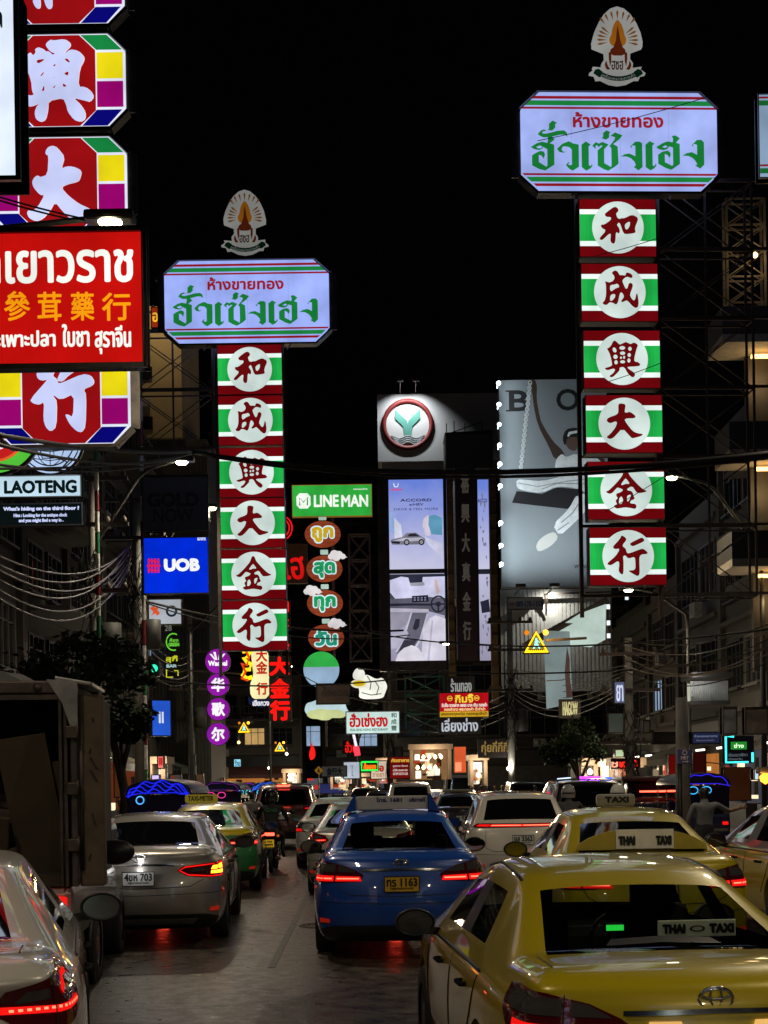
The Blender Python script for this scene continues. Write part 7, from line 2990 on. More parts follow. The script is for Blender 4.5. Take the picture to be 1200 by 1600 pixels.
tx.flat([ell(.24, 1.15, .04, .016, 16), ell(.24, 1.15, .028, .010, 16)], -1.352)
tx.build('lettering', INK, po)
for sx in (-1, 1):
    m = MB()
    on_rear(m, bv, [(sx * .20 - .07, .845), (sx * .20 + .07, .845), (sx * .20 + .06, .872), (sx * .20 - .06, .872)], .013)
    part(t1, m, 'plate_lamp', PLATE_LIGHT, off)
for sx in (-1, 1):      # black roof-ditch strips
    m = MB()
    m.tube([(sx * .545, -.78 + i * .085, hit_z(bv, sx * .545, -.78 + i * .085) + .002) for i in range(14)], .010, 5)
    part(t1, m, 'roof_strip', BLACK, off)
m = MB()          # black edge of the rear glass
on_rear(m, bv, strip([(-.66, 1.115), (0, 1.125), (.66, 1.115)], .012), .004, D=1.15)
part(t1, m, 'glass_border', BLACK, off)
# second taxi with arched board in the window and a roof sign
t2, bv, off = car('taxi', 'yellow taxi with a lettered card in its rear window and a small roof sign', 'taxi', 'sedan', YEL, 2.40, 12.4, rad(-.4), plate_txt=('ทฉ 5128', 'กรุงเทพมหานคร'), plate_bg=YPLATE, glass=DARKGLASS, chrome_z=.905)
m = MB()
arch = [(-.62, 1.10)] + [(-.60 + 1.2 * i / 12, 1.15 + .14 * (1 - (abs(i - 6) / 6) ** 3)) for i in range(13)] + [(.62, 1.10)]
m.flat([arch[::-1]], -1.62, 0, .04)
bo = part(t2, m, 'window_board', mat('board_yellow', (.42, .33, .04), .5, noise=.15), off)
m = MB()
m.rect(-.24, 1.11, .30, 1.29, -1.63, 0, .006)
po = m.build('lettered_card', mat('white_card', (.55, .53, .48), .6), bo)
tx = MB()
text(tx, 'THAI', (-.22, 1.14, -.06, 1.23), -1.637, 0, .008)
text(tx, 'TAXI', (.13, 1.14, .28, 1.23), -1.637, 0, .008)
tx.build('lettering', INK, po)
zr = hit_z(bv, 0, -.1)
m = MB()
m.box((.0, -.1, zr + .07), (.40, .12, .13), 0, None, .035)
ro = part(t2, m, 'roof_sign', mat('roof_sign_plastic', (.30, .29, .24), .4), off)
tx = MB()
text(tx, 'TAXI', (-.12, zr + .045, .13, zr + .11), -.166, 0, .006)
tx.build('lettering', INK, ro)

# right-edge taxi
car('taxi', 'dark roofed taxi with yellow sides cut by the right edge', 'taxi', 'sedan', MAROON, 5.05, 14.0, rad(1), plate_txt=('ทส 871', 'กรุงเทพมหานคร'), plate_bg=YPLATE, paint2=(YEL, .96))

# blue taxi
t4, bv, off = car('taxi', 'blue taxi in the middle of the road with a white roof board between blue wedges', 'taxi', 'sedan', BLUE, .16, 13.8, rad(1.2), plate_txt=('ทร 1163', 'กรุงเทพมหานคร'), plate_bg=YPLATE, glass=VIEWGLASS2, chrome_z=.905)
interior(t4, off)
zr = hit_z(bv, 0, -.35)
m = MB()
m.box((-.03, -.42, zr + .075), (.80, .06, .15), 0, None, .01)
ro = part(t4, m, 'roof_board', mat('roof_board_white', (.55, .52, .47), .5, noise=.12), off)
tx = MB()
text(tx, 'โทร. 1681', (-.21, zr + .08, .08, zr + .135), -.452, 0, .004)
text(tx, 'บริการดี', (.16, zr + .08, .34, zr + .13), -.452, 0, .004)
tx.build('lettering', mat('faded_ink', (.05, .05, .12), .6), ro)
for sx in (-1, 1):
    w = MB()
    a = -.03 + sx * .405
    pts = [(a, zr - .01), (a + sx * .13, zr - .03), (a + sx * .02, zr + .17), (a, zr + .17)]
    w.flat([pts if sx > 0 else pts[::-1]], -.50, 0, .18)
    w.build('blue_wedge', BLUE, ro)

# silver saloon
cam_r, bv, off = car('sedan_car', 'silver saloon with glowing outline tail lamps, tail seen beside the box truck', 'car', 'bigsedan', SILV, -2.68, 15.3, rad(3.2), lamp='camry', lampz=-.06, plate_z=.76, plate_txt=('4ขห 703', 'กรุงเทพมหานคร'), plate_bg=WPLATE, chrome_z=.90)
li = bpy.data.lights.new('plate_lamp_light', 'POINT')
li.energy = .9
li.shadow_soft_size = .03
lo = bpy.data.objects.new('plate_lamp_light', li)
C.objects.link(lo)
lo.parent = cam_r
lo.location = (0, hit_y(bv, 0, .8) + off.y - .16, .93)
# yellow-green taxi
t6, bv, off = car('taxi', 'two tone taxi, yellow above and green below, in front of the silver saloon', 'taxi', 'sedan', YEL, -2.93, 22.9, rad(3), plate_txt=('มก 5190', 'กรุงเทพมหานคร'), plate_bg=WPLATE, paint2=(GREEN, .95), glass=DARKGLASS)
zr = hit_z(bv, -.3, -.1)
m = MB()
m.box((-.22, -.1, zr + .07), (.58, .14, .15), 0, None, .04)
ro = part(t6, m, 'roof_sign', em((150, 130, 40), .45), off)
tx = MB()
text(tx, 'TAXI-METER', (-.45, zr + .03, .0, zr + .12), -.176, 0, .004)
tx.build('lettering', INK, ro)

# white crossover with light bar
car('crossover_car', 'pearl white crossover with one red light bar across its whole tail', 'car', 'hatch', PEARL, 2.22, 22.6, rad(0), lamp='bar', plate_txt=('ขส 3362', 'กรุงเทพมหานคร'), badge=False, glass=DARKGLASS)
# left foreground white car
car('sedan_car', 'white saloon cut by the bottom left corner, red tail lamp glowing', 'car', 'bigsedan', PEARL, -2.04, 5.2, rad(12), lamp='city', plate_txt=('7กฆ 2204', 'กรุงเทพมหานคร'))

rows = [
 ('suv_car', 'dark maroon tall estate car with a high brake lamp, behind the motorbike rider', 'suv', MAROON, -2.75, 38, 'suv', True),
 ('sedan_car', 'silver saloon directly ahead of the blue taxi, left tail lamp lit', 'sedan', SILV, -.36, 21.6, 'city', True),
 ('sedan_car', 'pale saloon roof further ahead in the blue taxi lane', 'sedan', WHT, -1.0, 29, 'corolla', None),
 ('suv_car', 'dark estate car in the distance left of the white van', 'suv', SILV, .95, 50, 'suv', None),
 ('sedan_car', 'small dark saloon in the distance by the red menu board', 'sedan', DARKP, -.1, 58, 'corolla', None),
 ('van', 'white van in the distance before the bright food shop', 'van', WHT, 4.4, 82, 'van', None),
 ('taxi', 'dark windowed saloon with a pale roof strip right of the blue taxi roof board', 'sedan', DARKP, 2.15, 39, 'corolla', None),
 ('suv_car', 'black estate car with purple lights on its roof', 'suv', DARKP, 4.45, 30, 'suv', None),
 ('sedan_car', 'dark saloon far down the left lane among the tuk tuks', 'sedan', DARKP, -3.6, 52, 'corolla', True),
 ('hatch_car', 'dark small car far down the middle lane', 'hatch', DARKP, -.9, 68, 'corolla', None),
 ('sedan_car', 'grey saloon with red lamps far down the left lane left of the maroon estate car', 'sedan', SILV, -5.2, 48, 'corolla', True),
 ('hatch_car', 'dark hatchback with a red bar far down the left lane behind the grey saloon', 'hatch', DARKP, -6.0, 70, 'bar', True),
 ('suv_car', 'tall dark car with red lamps far down the right lane beyond the black estate car', 'suv', DARKP, 5.6, 54, 'suv', True),
 ('taxi', 'far yellow taxi with lit lamps between the dark saloon and the white van', 'sedan', YEL, 3.2, 56, 'corolla', True),
 ('sedan_car', 'pale saloon far down the right lane near the white van', 'sedan', WHT, 2.4, 62, 'corolla', None),
]
for nm, lb, stl, pt, x, Y, lp, lit in rows:
    rt, bv, off = car(nm, lb, 'car' if nm != 'van' else 'van', stl, pt, x, Y, 0, lamp=lp, plate_txt=('กท 7%d' % (Y * 13 % 900 + 100),) if Y < 45 else None, lit=lit, badge=Y < 45)
    if 'brake lamp' in lb:
        m = MB()
        m.box((0, -2.02, 1.74), (.34, .06, .05), 0, None, .01)
        part(rt, m, 'high_brake_lamp', TAIL_HOT, off)
        m = MB()
        on_rear(m, bv, strip([(-.42, 1.0), (0, 1.0), (.42, 1.0)], .012), .015)
        part(rt, m, 'garnish', CHROME, off)
    if 'purple lights' in lb:
        m = MB()
        zr = hit_z(bv, 0, -1.2)
        m.tube([(-.1, -1.2, zr + .04), (.35, -1.2, zr + .04)], .03, 6, 0)
        m.tube([(.45, -1.2, zr + .03), (.62, -1.2, zr + .01)], .02, 6, 1)
        m.tube([(-.6, -1.2, zr + .02), (-.3, -1.2, zr + .04)], .014, 6, 2)
        part(rt, m, 'roof_light', [em((190, 60, 255), 2.5), em((40, 90, 255), 2.0), em((200, 220, 255), 1.5)], off)
    if 'pale roof strip' in lb:
        m = MB()
        zr = hit_z(bv, 0, -.3)
        m.box((0, -.3, zr + .05), (.9, .16, .09), 0, None, .03)
        part(rt, m, 'roof_sign', mat('roof_sign_plastic', (.30, .29, .24), .4), off)

# pickup with a canopied load bed on the right
pk, bv, off = car('pickup_truck', 'dark pickup with tall canopy and high red brake light near the metro sign', 'pickup', 'suv', DARKP, 7.9, 41, 0, lamp='suv', lit=True)
m = MB()
m.box((0, -.9, 1.80), (1.9, 2.9, .14), 0, None, .06)
for sx in (-1, 1):
    for yy in (-2.2, .4):
        m.bar((sx * .88, yy, 1.0), (sx * .88, yy, 1.78), .06)
part(pk, m, 'canopy', mat('canopy_maroon', (.06, .02, .02), .6, noise=.3), off)
m = MB()
m.box((.15, -2.3, 1.42), (1.15, .05, .05), 0, None, .01)
part(pk, m, 'high_brake_lamp', TAIL_HOT, off)

# tuk-tuks
tuktuk('tuk tuk with wavy blue neon on its canopy beside the silver saloon', -4.45, 28, (30, 40, 255), (90, 180, 255), s=1.0)
tuktuk('tuk tuk with pink neon rings in the left lane before the grey shirted walker', -5.1, 44, (90, 30, 120), (240, 60, 160), s=1.0, kind=1)
tuktuk('small far tuk tuk with blue lit canopy left of the maroon estate car', -4.6, 56, (50, 110, 255), (60, 200, 255), s=1.0)
tuktuk('small far tuk tuk with violet lights in the left lane', -6.0, 62, (150, 40, 220), (80, 220, 255), s=1.0, kind=1)
tuktuk('tuk tuk with blue and purple rings behind the gesturing man on the right', 7.9, 35, (60, 40, 255), (70, 190, 255), s=1.0, kind=1)

# motorbikes and people
motorbike('motorbike with a yellow plate ridden by the man in a black jacket', -2.28, 28.2)
person('motorbike rider in black jacket and black helmet seen from behind in the left lane', (-2.28, 28.35, 0), 0, 'ride', (.014, .014, .015), (.012, .012, .014), helmet=(.012, .012, .014), seed=1, group='riders', emblem=('Grab', (.02, .10, .04)))
motorbike('motorbike behind the roof of the second yellow taxi', 4.05, 24.0, plate_txt=('2กก', '4417'), lit=False)
person('rider with a white helmet and pale shirt above the second yellow taxi roof', (4.05, 24.2, 0.02), 0, 'ride', (.35, .34, .32), (.03, .03, .04), helmet=(.62, .62, .60), seed=2, group='riders')
motorbike('motorbike at the far left of the white helmeted rider', 3.45, 26.0, plate_txt=('8กร', '1902'), lit=False)
person('rider with a grey helmet just left of the white helmeted one', (3.45, 26.2, 0.02), 0, 'ride', (.05, .05, .06), (.03, .03, .04), helmet=(.22, .22, .23), seed=3, group='riders')
person('man in pale grey shirt with one arm stretched out below the metro sign', (5.0, 22.0, 0), rad(10), 'point', (.17, .175, .19), (.03, .03, .035), seed=4)
person('person in grey shirt and pale trousers walking left of the motorbike rider', (-3.05, 32.5, 0), rad(20), 'walk', (.30, .28, .26), (.28, .26, .24), seed=5)
cl = [(.3, .1, .1), (.05, .06, .1), (.4, .4, .38), (.12, .12, .13), (.2, .25, .2), (.35, .3, .2), (.02, .02, .02), (.16, .1, .2)]
spots = [(752, 60, 'woman in dark clothes nearest the dark doorway'), (763, 61, 'person in red top before the dark doorway'), (774, 59, 'person in white shirt right of the dark doorway'), (785, 62, 'person in grey by the pole under the gold letters'), (793, 60, 'person in green top close to the pole'),
         (650, 84, 'person at the left end of the bright food shop'), (664, 86, 'person in dark top before the food shop lamps'), (628, 88, 'person below the dark red menu board'), (612, 90, 'person in white left of the menu board'), (575, 92, 'person under the green neon sign'), (545, 88, 'person below the white square lantern sign'),
         (820, 55, 'person under the awning on the right pavement'), (246, 45, 'person on the left pavement behind the blue tuk tuk'),
         (737, 63, 'person in pale grey at the right edge of the warm stall'), (806, 57, 'person with dark top left of the awning'), (836, 54, 'person in red top under the right awning'), (858, 50, 'person in white walking past the banner'), (884, 48, 'person in dark clothes by the bushy tree'), (1012, 42, 'person in grey near the lit red shutter'), (1120, 36, 'person in dark clothes right of the far tuk tuk'), (218, 42, 'person in green beside the pole on the left pavement'), (286, 60, 'person in white near the number poster')]
for i, (px, Y, lb) in enumerate(spots):
    x = at(px, 1225, Y).x
    person(lb, (x, Y, .13 if (x > XR or x < XL) else 0), rad((i * 73) % 360), 'walk', cl[i % 8], cl[(i * 3 + 1) % 8], seed=20 + i, group='people along the far pavement')

# ------------------------------------------------------------------ box truck on the left


def truck():
    Y0 = 11.2
    root = thing('box_truck', 'old box truck, back open, cardboard leaning inside and worn door swung out', 'truck', (-3.44, Y0, 0), rad(5))
    WD = mat('weathered_panel', (.085, .058, .037), .75, noise=.4, nscale=5, bump=.2)
    FR = mat('brown_frame_metal', (.065, .048, .041), .45, .4, noise=.4, nscale=6)
    hx = .95
    m = MB()
    z0, z1 = 1.02, 2.55
    m.box((-hx, 1.3, (z0 + z1) / 2), (.06, 2.6, z1 - z0))
    m.box((hx, 1.3, (z0 + z1) / 2), (.06, 2.6, z1 - z0))
    m.box((0, 1.3, z1), (2 * hx + .06, 2.6, .06))
    m.box((0, 1.3, z0), (2 * hx + .06, 2.6, .10))
    m.box((0, 2.58, (z0 + z1) / 2), (2 * hx, .05, z1 - z0))
    m.build('cargo_box', mat('box_inside', (.035, .028, .024), .8, noise=.3), root)
    f = MB()
    for sx in (-1, 1):
        for k, (w, d, o) in enumerate(((.05, .10, .02), (.03, .06, -.045), (.03, .05, -.085))):
            f.box((sx * (hx + o), -.03 - .01 * k, (z0 + z1) / 2), (w, d, z1 - z0 + .1), 0, None, .008)
        for z in (1.3, 1.75, 2.2):
            f.box((sx * (hx + .01), -.09, z), (.10, .05, .10), 0, None, .01)
            f.tube([(sx * (hx + .05), -.10, z - .07), (sx * (hx + .05), -.10, z + .07)], .016, 8)
    f.box((0, -.04, z1 + .01), (2 * hx + .1, .12, .10), 0, None, .015)
    f.box((0, -.05, z1 - .07), (2 * hx - .1, .08, .04))
    for i in range(-2, 3):
        f.lathe([(.001, -.125), (.035, -.12), (.035, -.10)], 'y', (i * .35, 0, z1 + .005), 12)
    f.build('rear_frame', FR, root)
    d = MB()
    d.box((hx + .15, .06, 1.735), (.20, .14, 1.54), 0, None, .02)
    for z in (1.2, 1.5, 2.05, 2.3):
        d.box((hx + .15 + .02 * math.sin(z * 9), -.012, z), (.012, .012, .07 + .04 * math.sin(z * 5)), 1, Matrix.Rotation(.3 * math.sin(z * 7), 3, 'Y'))
    for z in (1.85, 1.95):
        d.box((hx + .17, -.012, z), (.015, .012, .11), 1, Matrix.Rotation(-.5, 3, 'Y'))
    do = d.build('rear_door', [WD, mat('dark_scrape', (.02, .014, .01), .8)], root)
    h = MB()
    h.tube([(hx + .07, -.02, 1.1), (hx + .07, -.02, 2.4)], .018, 8)
    h.build('lock_rod', FR, do)
    c = MB()      # metal corner cap
    c.box((hx + .03, .35, z1 + .055), (.30, .9, .03), 0, Matrix.Rotation(rad(10), 3, 'Y'), .01)
    c.flat([[(hx - .18, z1 + .07), (hx - .06, z1 - .12), (hx + .0, z1 - .30), (hx + .06, z1 - .30), (hx + .06, z1 + .05)]], -.115, 0, .02)
    c.build('corner_cap', STEEL, root)
    # load: leaning sheets and bundles
    k = MB()
    k.box((.60, .25, 1.62), (.40, .05, 1.15), 0, Matrix.Rotation(rad(-8), 3, 'Y') @ Matrix.Rotation(rad(14), 3, 'X'))
    k.box((.68, .33, 1.50), (.36, .05, .95), 0, Matrix.Rotation(rad(-4), 3, 'Y') @ Matrix.Rotation(rad(14), 3, 'X'))
    k.box((.15, .2, 1.30), (.50, .06, .52), 0, Matrix.Rotation(rad(6), 3, 'Y') @ Matrix.Rotation(rad(20), 3, 'X'))
    tag(k.build('cardboard_sheet', mat('cardboard', (.06, .042, .024), .85, noise=.25, nscale=5), root))
    b = MB()
    rr = random.Random(4)
    for i in range(46):
        b.box((rr.uniform(-.9, .45), rr.uniform(.7, 1.6), 1.15 + rr.uniform(0, .62)), (.17, .2, .12), 0, Matrix.Rotation(rr.uniform(-.5, .5), 3, 'Y'), .03)
    b.build('tied_bundle', mat('bundle_cloth', (.07, .045, .035), .9, noise=.4, nscale=9), root)
    t = MB()       # tarpaulin heap on the roof
    n = 12
    vs, fs = [], []
    for i in range(n + 1):
        x = -1.0 + 1.72 * i / n
        zt = z1 + .06 + .36 * max(0, (1 - ((i / n)) ** 1.6)) + .02 * math.sin(i * 2.1)
        for j in range(7):
            y = -.08 + 2.5 * j / 6
            vs.append((x, y, zt + .02 * math.sin(j * 1.7 + i) if j else zt - .03))
    for i in range(n):
        for j in range(6):
            a = i * 7 + j
            fs.append((a, a + 7, a + 8, a + 1))
    t.add(vs, fs, 0, True)
    fr = [(vs[i * 7][0], vs[i * 7][2]) for i in range(n + 1)]
    t.flat([fr[::-1] + [(-1.0, z1 + .03), (.72, z1 + .03)]], -.08)
    t.build('tarpaulin', mat('grey_tarpaulin', (.12, .125, .115), .6, noise=.35, nscale=4, bump=.3), root)
    # silver bed and cab below and ahead
    s = MB()
    s.box((0, 1.7, .74), (1.86, 3.3, .46), 0, None, .07)
    s.box((0, 3.6, 1.0), (1.76, 1.3, .9), 0, None, .14)
    s.box((0, 3.5, 1.55), (1.5, 1.1, .5), 0, None, .16)
    s.build('cab_and_bed', SILV, root)
    g = MB()
    g.box((0, 3.5, 1.56), (1.53, .8, .34), 0, None, .08)
    g.build('cab_window', DARKGLASS, root)
    for sx in (-1, 1):
        for wy in (1.55, 3.7):
            wheel(root, sx * .86, wy, .34, sx, 6)
    a = MB()
    a.lathe([(.36, -.02), (.42, 0), (.42, .05), (.36, .06)], 'x', (.90, 1.55, .34), 30)
    a.build('wheel_arch', BLACK, root)
    for sx in (-1, 1):
        l = MB()
        l.box((sx * .82, -.06, .78), (.16, .05, .22), 0, None, .02)
        l.build('tail_lamp', TAIL_ON, root)
    l = MB()
    l.box((.94, 1.25, .96), (.03, .16, .05), 0, None, .01)
    l.build('side_marker', AMBER, root)
    mm = MB()
    mm.lathe([(.001, -.05), (.085, -.045), (.11, 0), (.09, .06), (.001, .08)], 'y', (1.20, .78, 1.20), 22)
    for i in range(len(mm.v)):
        v = mm.v[i]
        mm.v[i] = (1.20 + (v[0] - 1.20) * 1.5, v[1], v[2])
    mm.bar((.95, .85, 1.12), (1.16, .8, 1.18), .04)
    mo = mm.build('wing_mirror', BLACK, root)


truck()

# ------------------------------------------------------------------ signs and shops at street level
sign('lantern_sign', 'white square lit sign with a thin pale glyph hanging over the right hand lane', 'sign', 549.5, 1203.5, 80, 24, 25, (190, 200, 214), .85, [('ไ', 547, 1196, 553, 1213, (140, 150, 170), .2, .9)], frame=STEEL, depth=1.0)
sign('neon_sign', 'small dark sign with a green neon border and orange Thai neon letters', 'neon sign', 577.5, 1197, 78, 25, 13, (40, 20, 8), .8, [('ก๊อออง', 568, 1192, 588, 1202, (255, 120, 20), .5, 1.3)],
     extra=lambda root, P, q: (lambda m: (m.tube([(*P(x, y)[:1], -.05, P(x, y)[1]) for x, y in ((565, 1190.5), (590, 1190.5), (590, 1203.5), (565, 1203.5), (565, 1190.5))], .05, 5), m.build('neon_border', em((40, 250, 80), 1.4), root)))(MB()))
sign('cream_sign', 'cream sign with red rounded shapes just right of the green neon border', 'sign', 592, 1203, 82, 24, 27, (226, 206, 180), .8, [('ออ', 585, 1196, 600, 1206, (190, 40, 24), .8, .9), ('ขายยา', 582, 1208, 600, 1214, (190, 130, 90), .2, .8)])
sign('menu_board', 'dark red board with yellow headline in front of the bright food shop', 'sign', 625.5, 1199.5, 70, 32, 33, (108, 14, 12), .85,
     [('ภัตตาคาร', 611, 1185, 640, 1191, (226, 170, 60), .4), ('หูฉลาม รังนก', 614, 1195, 637, 1199, (220, 190, 180), .1), ('เป๋าฮื้อ กระเพาะปลา', 614, 1201, 637, 1205, (220, 190, 180), .1), ('อาหารทะเล', 614, 1207, 637, 1211, (220, 190, 180), .1)])
sign('dark_letter_board', 'dim grey board with three dark Chinese characters left of the square lantern sign', 'sign', 522, 1205, 78, 38, 15, (74, 72, 68), .5, [('金行大', 510, 1199, 535, 1212, (16, 16, 18), .6, 1)])
sign('red_neon_word', 'red neon Thai word on a dark board below the white restaurant sign', 'neon sign', 548, 1167, 74, 24, 20, (22, 8, 6), .8, [('ฮั่วเ', 539, 1158, 554, 1176, (220, 30, 24), .5, 1.1)])
q = 74 / F
root = thing('neon_tube_sign', 'thin slanting pink and white neon tube under the white restaurant sign', 'neon sign', at(555, 1163, 74))
m = MB()
m.tube([(-.1, 0, .62), (.05, 0, -.1)], .07, 8, 0)
m.tube([(.05, 0, -.1), (.12, 0, -.6)], .16, 8, 1)
m.build('tube', [em((240, 230, 250), 1.2), em((250, 70, 90), 1.1)], root)
root = thing('red_neon_figure', 'upright red neon shape on a pole left of the yellow crossing diamond', 'neon sign', at(488, 1174, 78))
q = 78 / F
m = MB()
m.flat([[(p[0] * q, -p[1] * q) for p in reversed(chaikin([(-1, -15), (1, -8), (4, -4), (5, 6), (2, 12), (-4, 14), (-5, 2), (-3, -4), (-2, -9)]))]], 0, 0, .12)
m.build('neon_shape', em((235, 30, 24), 1.2), root)
root = thing('crossing_sign', 'yellow diamond crossing sign with a black walking figure on a pole', 'road sign', at(498, 1204, 66))
q = 66 / F
m = MB()
m.flat([[(0, -7 * q), (7 * q, 0), (0, 7 * q), (-7 * q, 0)]], 0, 0, .03)
m.build('face', mat('sign_yellow', (.75, .42, .01), .5), root)
m = MB()
m.flat([ell(0, 3.2 * q, 1.0 * q, None, 10)], -.006)
m.flat([[(-1 * q, 2 * q), (-1.4 * q, -1 * q), (-2.8 * q, -4 * q), (-1.8 * q, -4 * q), (0, -1.2 * q), (1.4 * q, -4 * q), (2.6 * q, -4 * q), (.9 * q, -.6 * q), (1.2 * q, 2 * q)]], -.007)
m.build('walking_figure', INK, root)
m = MB()
m.tube([(0, .06, -at(498, 1204, 66).z), (0, .06, .2)], .04, 8)
m.build('post', STEEL, root)


def lit_shop(px, py, Y, w, h, label, wall, bulbs=True):
    q = Y / F
    c = at(px, py, Y)
    root = thing('lit_shop', label, 'shop', c)
    W, H = w * q, h * q
    m = MB()
    m.box((0, 1.6, 0), (W, .1, H))
    m.build('back_wall', em(wall, .8), root)
    m = MB()
    for sx in (-1, 1):
        m.box((sx * W / 2, .8, 0), (.15, 1.7, H))
    m.box((0, .8, H / 2 + .1), (W + .3, 1.8, .25))
    m.build('frame', mat('shop_frame', (.12, .08, .05), .6), root)
    r = random.Random(int(px))
    m = MB()
    for i in range(26):
        x = r.uniform(-W / 2 + .2, W / 2 - .2)
        z = r.uniform(-H / 2 + .1, H / 2 - .2)
        m.box((x, 1.4, z), (r.uniform(.1, .5), .1, r.uniform(.08, .4)), i % 4)
    m.build('shelf_goods', [em((250, 226, 170), 1), em((200, 60, 30), .8), em((60, 40, 24), .5), em((255, 244, 220), 1.6)], root)
    if bulbs:
        for k in range(9):
            b = MB()
            x = -W / 2 + .3 + (W - .6) * (k % 5) / 4.4
            z = H * (.22 if k < 5 else -.12)
            b.lathe([(.001, -.09), (.09, 0), (.06, .08), (.02, .14)], 'z', (x, .2, z), 12)
            b.build('bulb', em((255, 236, 180), 7.0), root)
    li = bpy.data.lights.new('shop_light', 'POINT')
    li.energy = 220
    li.color = (1, .82, .55)
    li.shadow_soft_size = .5
    lo = bpy.data.objects.new('shop_light', li)
    C.objects.link(lo)
    lo.parent = root
    lo.location = (0, -.6, H * .3)
    return root


lit_shop(673, 1194, 68, 60, 48, 'brightest food shop with rows of bulbs before the white van', (150, 110, 70))
root = thing('orange_shop_panel', 'glowing orange upright panel at the right end of the bright food shop', 'sign', at(719, 1187, 67))
q = 67 / F
m = MB()
m.box((0, .1, 0), (20 * q, .2, 42 * q))
m.build('case', DARKMETAL, root)
m = MB()
m.rect(-9 * q, -20 * q, 9 * q, 20 * q, -.004)
m.rect(-8 * q, -18 * q, 2 * q, -4 * q, -.008, 1)
m.build('face', [em((220, 92, 50), .95), em((250, 150, 110), 1.0)], root)
lit_shop(560, 1224, 95, 60, 22, 'low lit stall with white lamps far down the right pavement', (60, 56, 52), False)
lit_shop(604, 1207, 86, 26, 34, 'pinkish lit stall left of the dark red menu board', (200, 130, 130), True)
lit_shop(748, 1207, 64, 22, 40, 'narrow warm lit stall right of the glowing orange panel', (90, 50, 30), True)
lit_shop(530, 1222, 90, 24, 22, 'white lit stall under the three character board', (150, 150, 160), False)
lit_shop(455, 1216, 88, 22, 18, 'small reddish stall beyond the maroon estate car', (120, 30, 24), True)
lit_shop(245, 1205, 50, 20, 26, 'small pale lit kiosk on the left pavement above the blue tuk tuk', (60, 50, 60), False)
sign('red_white_poster', 'small lit red and white poster on the left pavement above the blue tuk tuk', 'sign', 251, 1191, 46, 8, 18, (230, 120, 110), 1.0, [('ขาย', 248, 1184, 254, 1196, (200, 30, 40), .4, 1)])
sign('small_white_screen', 'small bright lilac screen just under the red and white poster', 'screen', 243, 1216, 44, 11, 9, (216, 196, 250), 1.1)
sign('number_poster', 'dim election style poster with a large red number two', 'poster', 274, 1221, 40, 17, 20, (96, 84, 76), .5, [('2', 268, 1213, 273, 1222, (150, 30, 30), .5, 1)],
     extra=lambda root, P, q: (lambda m: (m.flat([ell(*P(277, 1219), 2.6 * q, 3.2 * q, 14)], .004, 0), m.flat([[P(271, 1231), P(283, 1231), P(281, 1224), P(273, 1224)]], .003, 1), m.build('printed_bust', [em((110, 84, 66), .6, False), em((160, 150, 146), .5, False)], root)))(MB()))
sign('cyan_kiosk_sign', 'tiny cyan and white lit shop sign far down the left pavement under the smallest triangles', 'sign', 371, 1192, 85, 10, 11, (150, 220, 240), 1.1, [('ร้าน', 367, 1187, 375, 1197, (30, 80, 120), .3, 1)])
# slanting blue screen on a left-hand front
sign('blue_screen', 'blue lit screen turned towards the street on the left shop front', 'screen', 252, 1122, 36, 30, 54, (40, 90, 210), .85, [('II', 248, 1112, 256, 1130, (220, 230, 250), .6, .9)], yaw=rad(28))
# neon bits under the bank sign
root = thing('green_neon_ring', 'thin green neon ring with lettering under the round logo sign', 'neon sign', at(271, 1003, 44))
q = 44 / F
m = MB()
m.tube([(11 * q * math.cos(rad(a)), 0, 13 * q * math.sin(rad(a))) for a in range(60, 300, 12)], .022, 6)
text(m, 'GREEN', (-8 * q, -7 * q, 9 * q, -1 * q), 0, 0, .3 * q)
text(m, 'ห้อง', (-6 * q, 0, 8 * q, 6 * q), 0, 0, .3 * q)
m.build('neon', em((110, 210, 60), .9), root)
root = thing('yellow_neon_sign', 'small yellow neon scribble and dots below the green neon ring', 'neon sign', at(270, 1040, 46))
q = 46 / F
m = MB()
text(m, 'สุกี้', (-11 * q, 4 * q, 8 * q, 16 * q), 0, 0, .5 * q)
text(m, 'BAR', (-10 * q, -3 * q, 6 * q, 2 * q), 0, 1, .3 * q)
for pts in ([(-10, -6), (-10, -18), (0, -18)], [(2, -8), (8, -8), (8, -16)]):
    m.tube([(p[0] * q, 0, p[1] * q) for p in pts], .02, 5)
m.build('neon', [em((200, 206, 40), .9), em((180, 220, 220), .8)], root)
root = thing('green_signal_lamp', 'small green glowing lamp on the left under the blue bank sign', 'lamp', at(240, 1044, 43))
m = MB()
m.lathe([(.001, -.1), (.1, -.05), (.12, .05), (.06, .1)], 'y', (0, 0, 0), 14)
m.build('glass', em((40, 230, 170), 1.6), root)
m = MB()
m.box((0, .16, 0), (.34, .2, .5), 0, None, .04)
m.build('case', BLACK, root)

